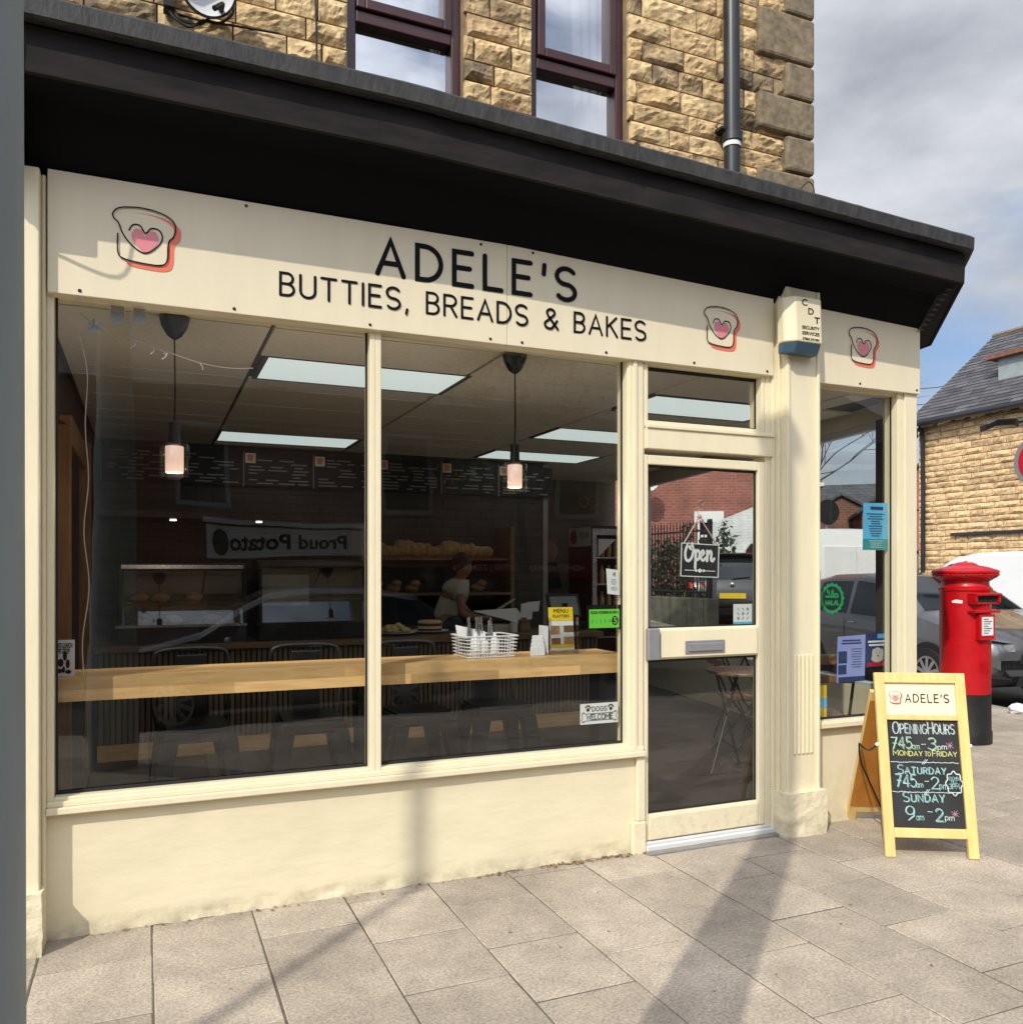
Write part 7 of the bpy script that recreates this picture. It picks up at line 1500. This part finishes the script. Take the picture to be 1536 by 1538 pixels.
# houses seen through the corner window and beyond
h1 = dep(1245, 860, 27); house('brick_house', 'brown brick house with a chimney, behind the round sign back in the corner window', (h1.x+.5, h1.y), R(-38), 4.0, 7, 2.6, 3.6, 'brown_brick', wins=((.8, .9, .8, 1.1),), chim=(-.9, .6, .7, 2.8, 4.1), zg=gz(h1.y)-.4, group='houses beyond the side street')
h2 = dep(1235, 860, 42); house('brick_house', 'dark slate roofed house farthest behind the brown brick chimney', (h2.x, h2.y), R(-30), 9, 9, 2.4, 4.7, 'brown_brick', gable='x', zg=gz(h2.y)-.6, group='houses beyond the side street')
h3 = dep(1325, 860, 36); house('brick_house', 'low house with a roof skylight seen at the right of the corner window', (h3.x, h3.y), R(-42), 8, 8, 2.9, 5.0, 'brown_brick', gable='x', wins=((-1.9, .9, 1.6, 1.1),), skyl=[(-2.6, .9, 3.47), (-1.2, .9, 3.47), (-1.2, 1.9, 3.99), (-2.6, 1.9, 3.99)], zg=gz(h3.y)-.6, group='houses beyond the side street')
h4 = dep(1372, 860, 24); house('brick_house', 'narrow strip of red brick house between the shop corner and the sandstone building', (h4.x+.2, h4.y), R(-40), 3, 5, 3.2, 4.4, 'red_brick', zg=gz(h4.y)-.4, group='houses beyond the side street')
p = dep(1366, 860, 21); t = thing('iron_railing', 'black metal railings in the gap between the shop corner and the sandstone building', 'railing', (p.x, p.y, .8))
mb = MB()
for k in range(12): q_ = p+cr*(k*.13-.5); mb.tube([(q_.x, q_.y, 2.0), (q_.x, q_.y, 3.1)], .014, 5)
for z in (2.02, 3.05): a, b = p-cr*.55, p+cr*1.0; mb.tube([(a.x, a.y, z), (b.x, b.y, z)], .025, 5)
mb.build('bars', 'black_metal', t); mb = MB(); a, b = p-cr*.6+cf*.02, p+cr*1.1+cf*.02; mb.add([(a.x, a.y, -.2), (b.x, b.y, -.2), (b.x, b.y, 2.0), (a.x, a.y, 2.0), (a.x, a.y+.25, -.2), (b.x, b.y+.25, -.2), (b.x, b.y+.25, 2.0), (a.x, a.y+.25, 2.0)], [(0,1,2,3), (7,6,5,4), (3,2,6,7), (0,3,7,4), (1,5,6,2)]); mb.build('dwarf_wall', 'kerb', t)
# bare tree whose branches cross the corner window
tp = dep(1210, 860, 24); t = thing('bare_tree', 'bare branched street tree seen against the sky in the corner window', 'tree', (tp.x, tp.y, gz(tp.y)))
mb = MB(); rnd = random.Random(17)
def branch(p, d, L_, r, lv):
    pts = [p]; dd = Vector(d)
    for k in range(5): dd = (dd+Vector((rnd.gauss(0, .16), rnd.gauss(0, .16), rnd.gauss(0, .10)))).normalized(); pts.append(pts[-1]+dd*L_/5)
    mb.tube(pts, [r*(1-.11*k) for k in range(6)], 5)
    if lv > 0:
        for k in range(rnd.randint(3, 5)): i = rnd.randint(2, 5); nd = (dd+Vector((rnd.gauss(0, .7), rnd.gauss(0, .7), rnd.gauss(.05, .45)))).normalized(); branch(pts[i], nd, L_*rnd.uniform(.5, .72), r*.5, lv-1)
branch(Vector((tp.x, tp.y, gz(tp.y)-.2)), (0, 0, 1), 3.6, .13, 0); br = mb.build('trunk', 'bark', t, smooth=True); mb = MB(); random.seed(3)
for k in range(6): an = k*1.05+.3; branch(Vector((tp.x, tp.y, gz(tp.y)+3.2)), (cos(an)*.8, sin(an)*.8, .55), 2.3, .026, 3)
mb.build('branches', 'bark', t, smooth=True)
# overhead wires
for (v0, v1, lb) in ((585, 574, 'upper thin overhead wire crossing the sky right of the shop'), (606, 604, 'lower thin overhead wire crossing the sky right of the shop')):
    a, b = dep(1330, v0+3, 30), dep(1500, v1-8, 24); mb = MB(); mb.tube([a, (a+b)/2-Vector((0, 0, .08)), b], .012, 5); tag(mb.build('overhead_wire', 'drain'), lb, 'wire', 'overhead wires')
# litter bag by the kerb
p = gnd(1527, 1072); mb = MB(); rr = random.Random(2); mb.ball((p.x, p.y, .05), (.09, .07, .055), 12, 8)
mb.v = [v+Vector((rr.uniform(-.015, .015), rr.uniform(-.015, .015), rr.uniform(-.012, .012))) for v in mb.v]; tag(mb.build('litter_bag', 'paper'), 'crumpled white litter on the pavement at the right edge', 'litter')
# round floodlight dish and cables above the cornice
p = at(312, -21, -.02); t = thing('satellite_dish', 'pale round dish with black rim on the sandstone wall, cut by the top edge', 'satellite dish', (p.x, YW, p.z))
mb = MB(); mb.M = Matrix.Translation(p) @ Vector((.12, -.95, -.35)).to_track_quat('Z', 'Y').to_matrix().to_4x4(); mb.lathe([(.0001, -.035), (.08, -.025), (.115, 0), (.115, .008), (.08, -.015), (.0001, -.025)], n=32); dsh = mb; mb.M = None; mb.build('dish', 'paper', t, smooth=True)
mb = MB(); mb.M = Matrix.Translation(p) @ Vector((.12, -.95, -.35)).to_track_quat('Z', 'Y').to_matrix().to_4x4(); mb.lathe([(.112, -.004), (.122, 0), (.122, .012), (.112, .012)], n=32); mb.M = None; mb.build('rim', 'rubber', t, smooth=True)
pp = lambda u, v, Y: at(u, v, Y)
mb = MB(); mb.tube([pp(322, 12, -.10), pp(334, 6, -.06), pp(330, 22, .08)], .012, 6); mb.tube(catmull([pp(250, 8, .06), pp(262, 26, .04), pp(285, 40, .04), pp(306, 30, .05), pp(330, 34, .05), pp(349, 20, .06), pp(350, 0, .06)], 5), .006, 6); mb.tube(catmull([pp(260, 8, .06), pp(270, 28, .04), pp(300, 36, .05), pp(318, 22, .04)], 5), .006, 6); mb.tube(catmull([pp(245, 14, .09), pp(300, 30, .09), pp(345, 37, .09), pp(420, 50, .09)], 4), .005, 6); mb.box(pp(246, 0, 0).x, pp(262, 0, 0).x, .03, .10, pp(250, 11, .05).z, pp(250, -30, .05).z); mb.build('bracket_and_cables', 'rubber', t, smooth=True)
mb = MB(); mb.tube([pp(474, 0, .085), pp(476, 92, .085)], .005, 6); tag(mb.build('wall_cable', 'rubber'), 'thin black cable running down the sandstone beside the left upper window', 'cable')
p = at(1196, 274, -.02); mb = MB(); mb.box(p.x-.05, p.x+.03, -.05, .02, 3.70, 3.74); mb.tube(catmull([(p.x+.02, -.03, 3.75), (p.x+.06, -.05, 3.79), (p.x+.09, -.06, 3.76), (p.x+.10, -.06, 3.68)], 5), .004, 6); mb.tube([(p.x-.03, -.03, 3.72), (p.x-.2, .05, 3.74)], .008, 6); tag(mb.build('cable_clip', 'rubber', bevel=.004), 'small black cable box on the lead capping at the shop corner', 'cable box')

# ================================================================ ACROSS THE MAIN ROAD (seen only in reflections)
OYY = -13.2; og = terr(-13)
t = thing('takeaway_building', 'brick terrace across the main road, seen only reflected in the shop glass', 'building', (3, OYY, og))
mb = MB(); mb.box(-14, 20, OYY-8, OYY, og-.5, og+5.8); mb.build('wall', 'brown_brick', t)
mb = MB(); mb.add([(-14, OYY+.2, og+5.7), (20, OYY+.2, og+5.7), (20, OYY-4, og+8.4), (-14, OYY-4, og+8.4), (-14, OYY-8.2, og+5.7), (20, OYY-8.2, og+5.7)], [(0,1,2,3), (3,2,5,4)]); mb.build('roof', 'slate', t)
for k in range(8):
    x = -11+k*4; m_ = MB(); m_.box(x-.5, x-.42, OYY, OYY+.05, og+3.4, og+5.0); m_.box(x+.42, x+.5, OYY, OYY+.05, og+3.4, og+5.0); m_.box(x-.42, x+.42, OYY, OYY+.05, og+3.4, og+3.5); m_.box(x-.42, x+.42, OYY, OYY+.05, og+4.9, og+5.0); w_ = m_.build('upper_window', 'grey_plate', t); m_ = MB(); m_.box(x-.42, x+.42, OYY, OYY+.02, og+3.5, og+4.9); m_.build('pane', 'car_glass', w_)
m_ = MB(); m_.box(1.0, 9.5, OYY, OYY+.04, og+.3, og+2.2); m_.build('shopfront_glass', 'car_glass', t)
t = thing('shop_sign', 'pale grey shop sign reading Proud Potato across the road, seen reversed in the window', 'sign', (2.7, OYY+.08, 2.1))
mb = MB(); mb.box(1.0, 4.4, OYY, OYY+.08, 1.80, 2.42); bd_ = mb.build('board', 'white', t); font_text('Proud Potato', 'lettering', 'ink', t, (2.6, OYY+.084, 2.1), .46, ux=(-1, 0, 0), width=2.35, bold=.014)
mb = MB(); mb.box(.95, 4.45, OYY, OYY+.12, 2.46, 2.56); mb.build('cornice_strip', 'white', t)
mb = MB(); mb.poly([(1.25+.15*cos(k/10*pi), OYY+.085, 2.1+.25*sin(k/10*pi)) for k in range(20)]); mb.build('potato_picture', 'hedge', t)
t = thing('shop_sign', 'dark red HOME DELIVERY sign across the road, seen reversed in the window', 'sign', (7.5, OYY+.06, 1.5))
mb = MB(); mb.box(6.0, 9.3, OYY, OYY+.09, 1.34, 1.80); mb.build('board', mat('maroon_board', (.20, .02, .024), .5), t); font_text('HOME DELIVERY  222 77 60 | 222 00 70', 'lettering', 'white', t, (7.6, OYY+.094, 1.55), .2, ux=(-1, 0, 0), width=3.0)
# street tree across the road whose crown is reflected at the top of the panes
t = thing('street_tree', 'leafy street tree across the main road, seen only reflected in the shop glass', 'tree', (6.5, -10.6, terr(-10.6))); rnd = random.Random(31)
mb = MB(); mb.tube([(6.5, -10.6, terr(-10.6)-.2), (6.55, -10.6, 1.5), (6.4, -10.5, 3.2), (6.5, -10.4, 5)], [.16, .13, .10, .05], 8)
for k in range(9): an = k*.7; mb.tube([(6.45, -10.5, 2.6+k*.25), (6.45+cos(an)*.9, -10.5+sin(an)*.9, 3.5+k*.25), (6.45+cos(an)*1.6, -10.5+sin(an)*1.6, 4.0+k*.25)], [.05, .03, .01], 5)
mb.build('trunk', 'bark', t, smooth=True); mb = MB(); cl = [(6.45+cos(a)*rnd.uniform(.4, 1.6), -10.5+sin(a)*rnd.uniform(.4, 1.6), rnd.uniform(3.2, 6.4)) for a in [rnd.uniform(0, 6.28) for _ in range(26)]]
leafmass(mb, 3200, lambda: Vector(rnd.choice(cl))+Vector((rnd.gauss(0, .32), rnd.gauss(0, .32), rnd.gauss(0, .26))), .05, .10, rnd); mb.build('crown', 'hedge', t)
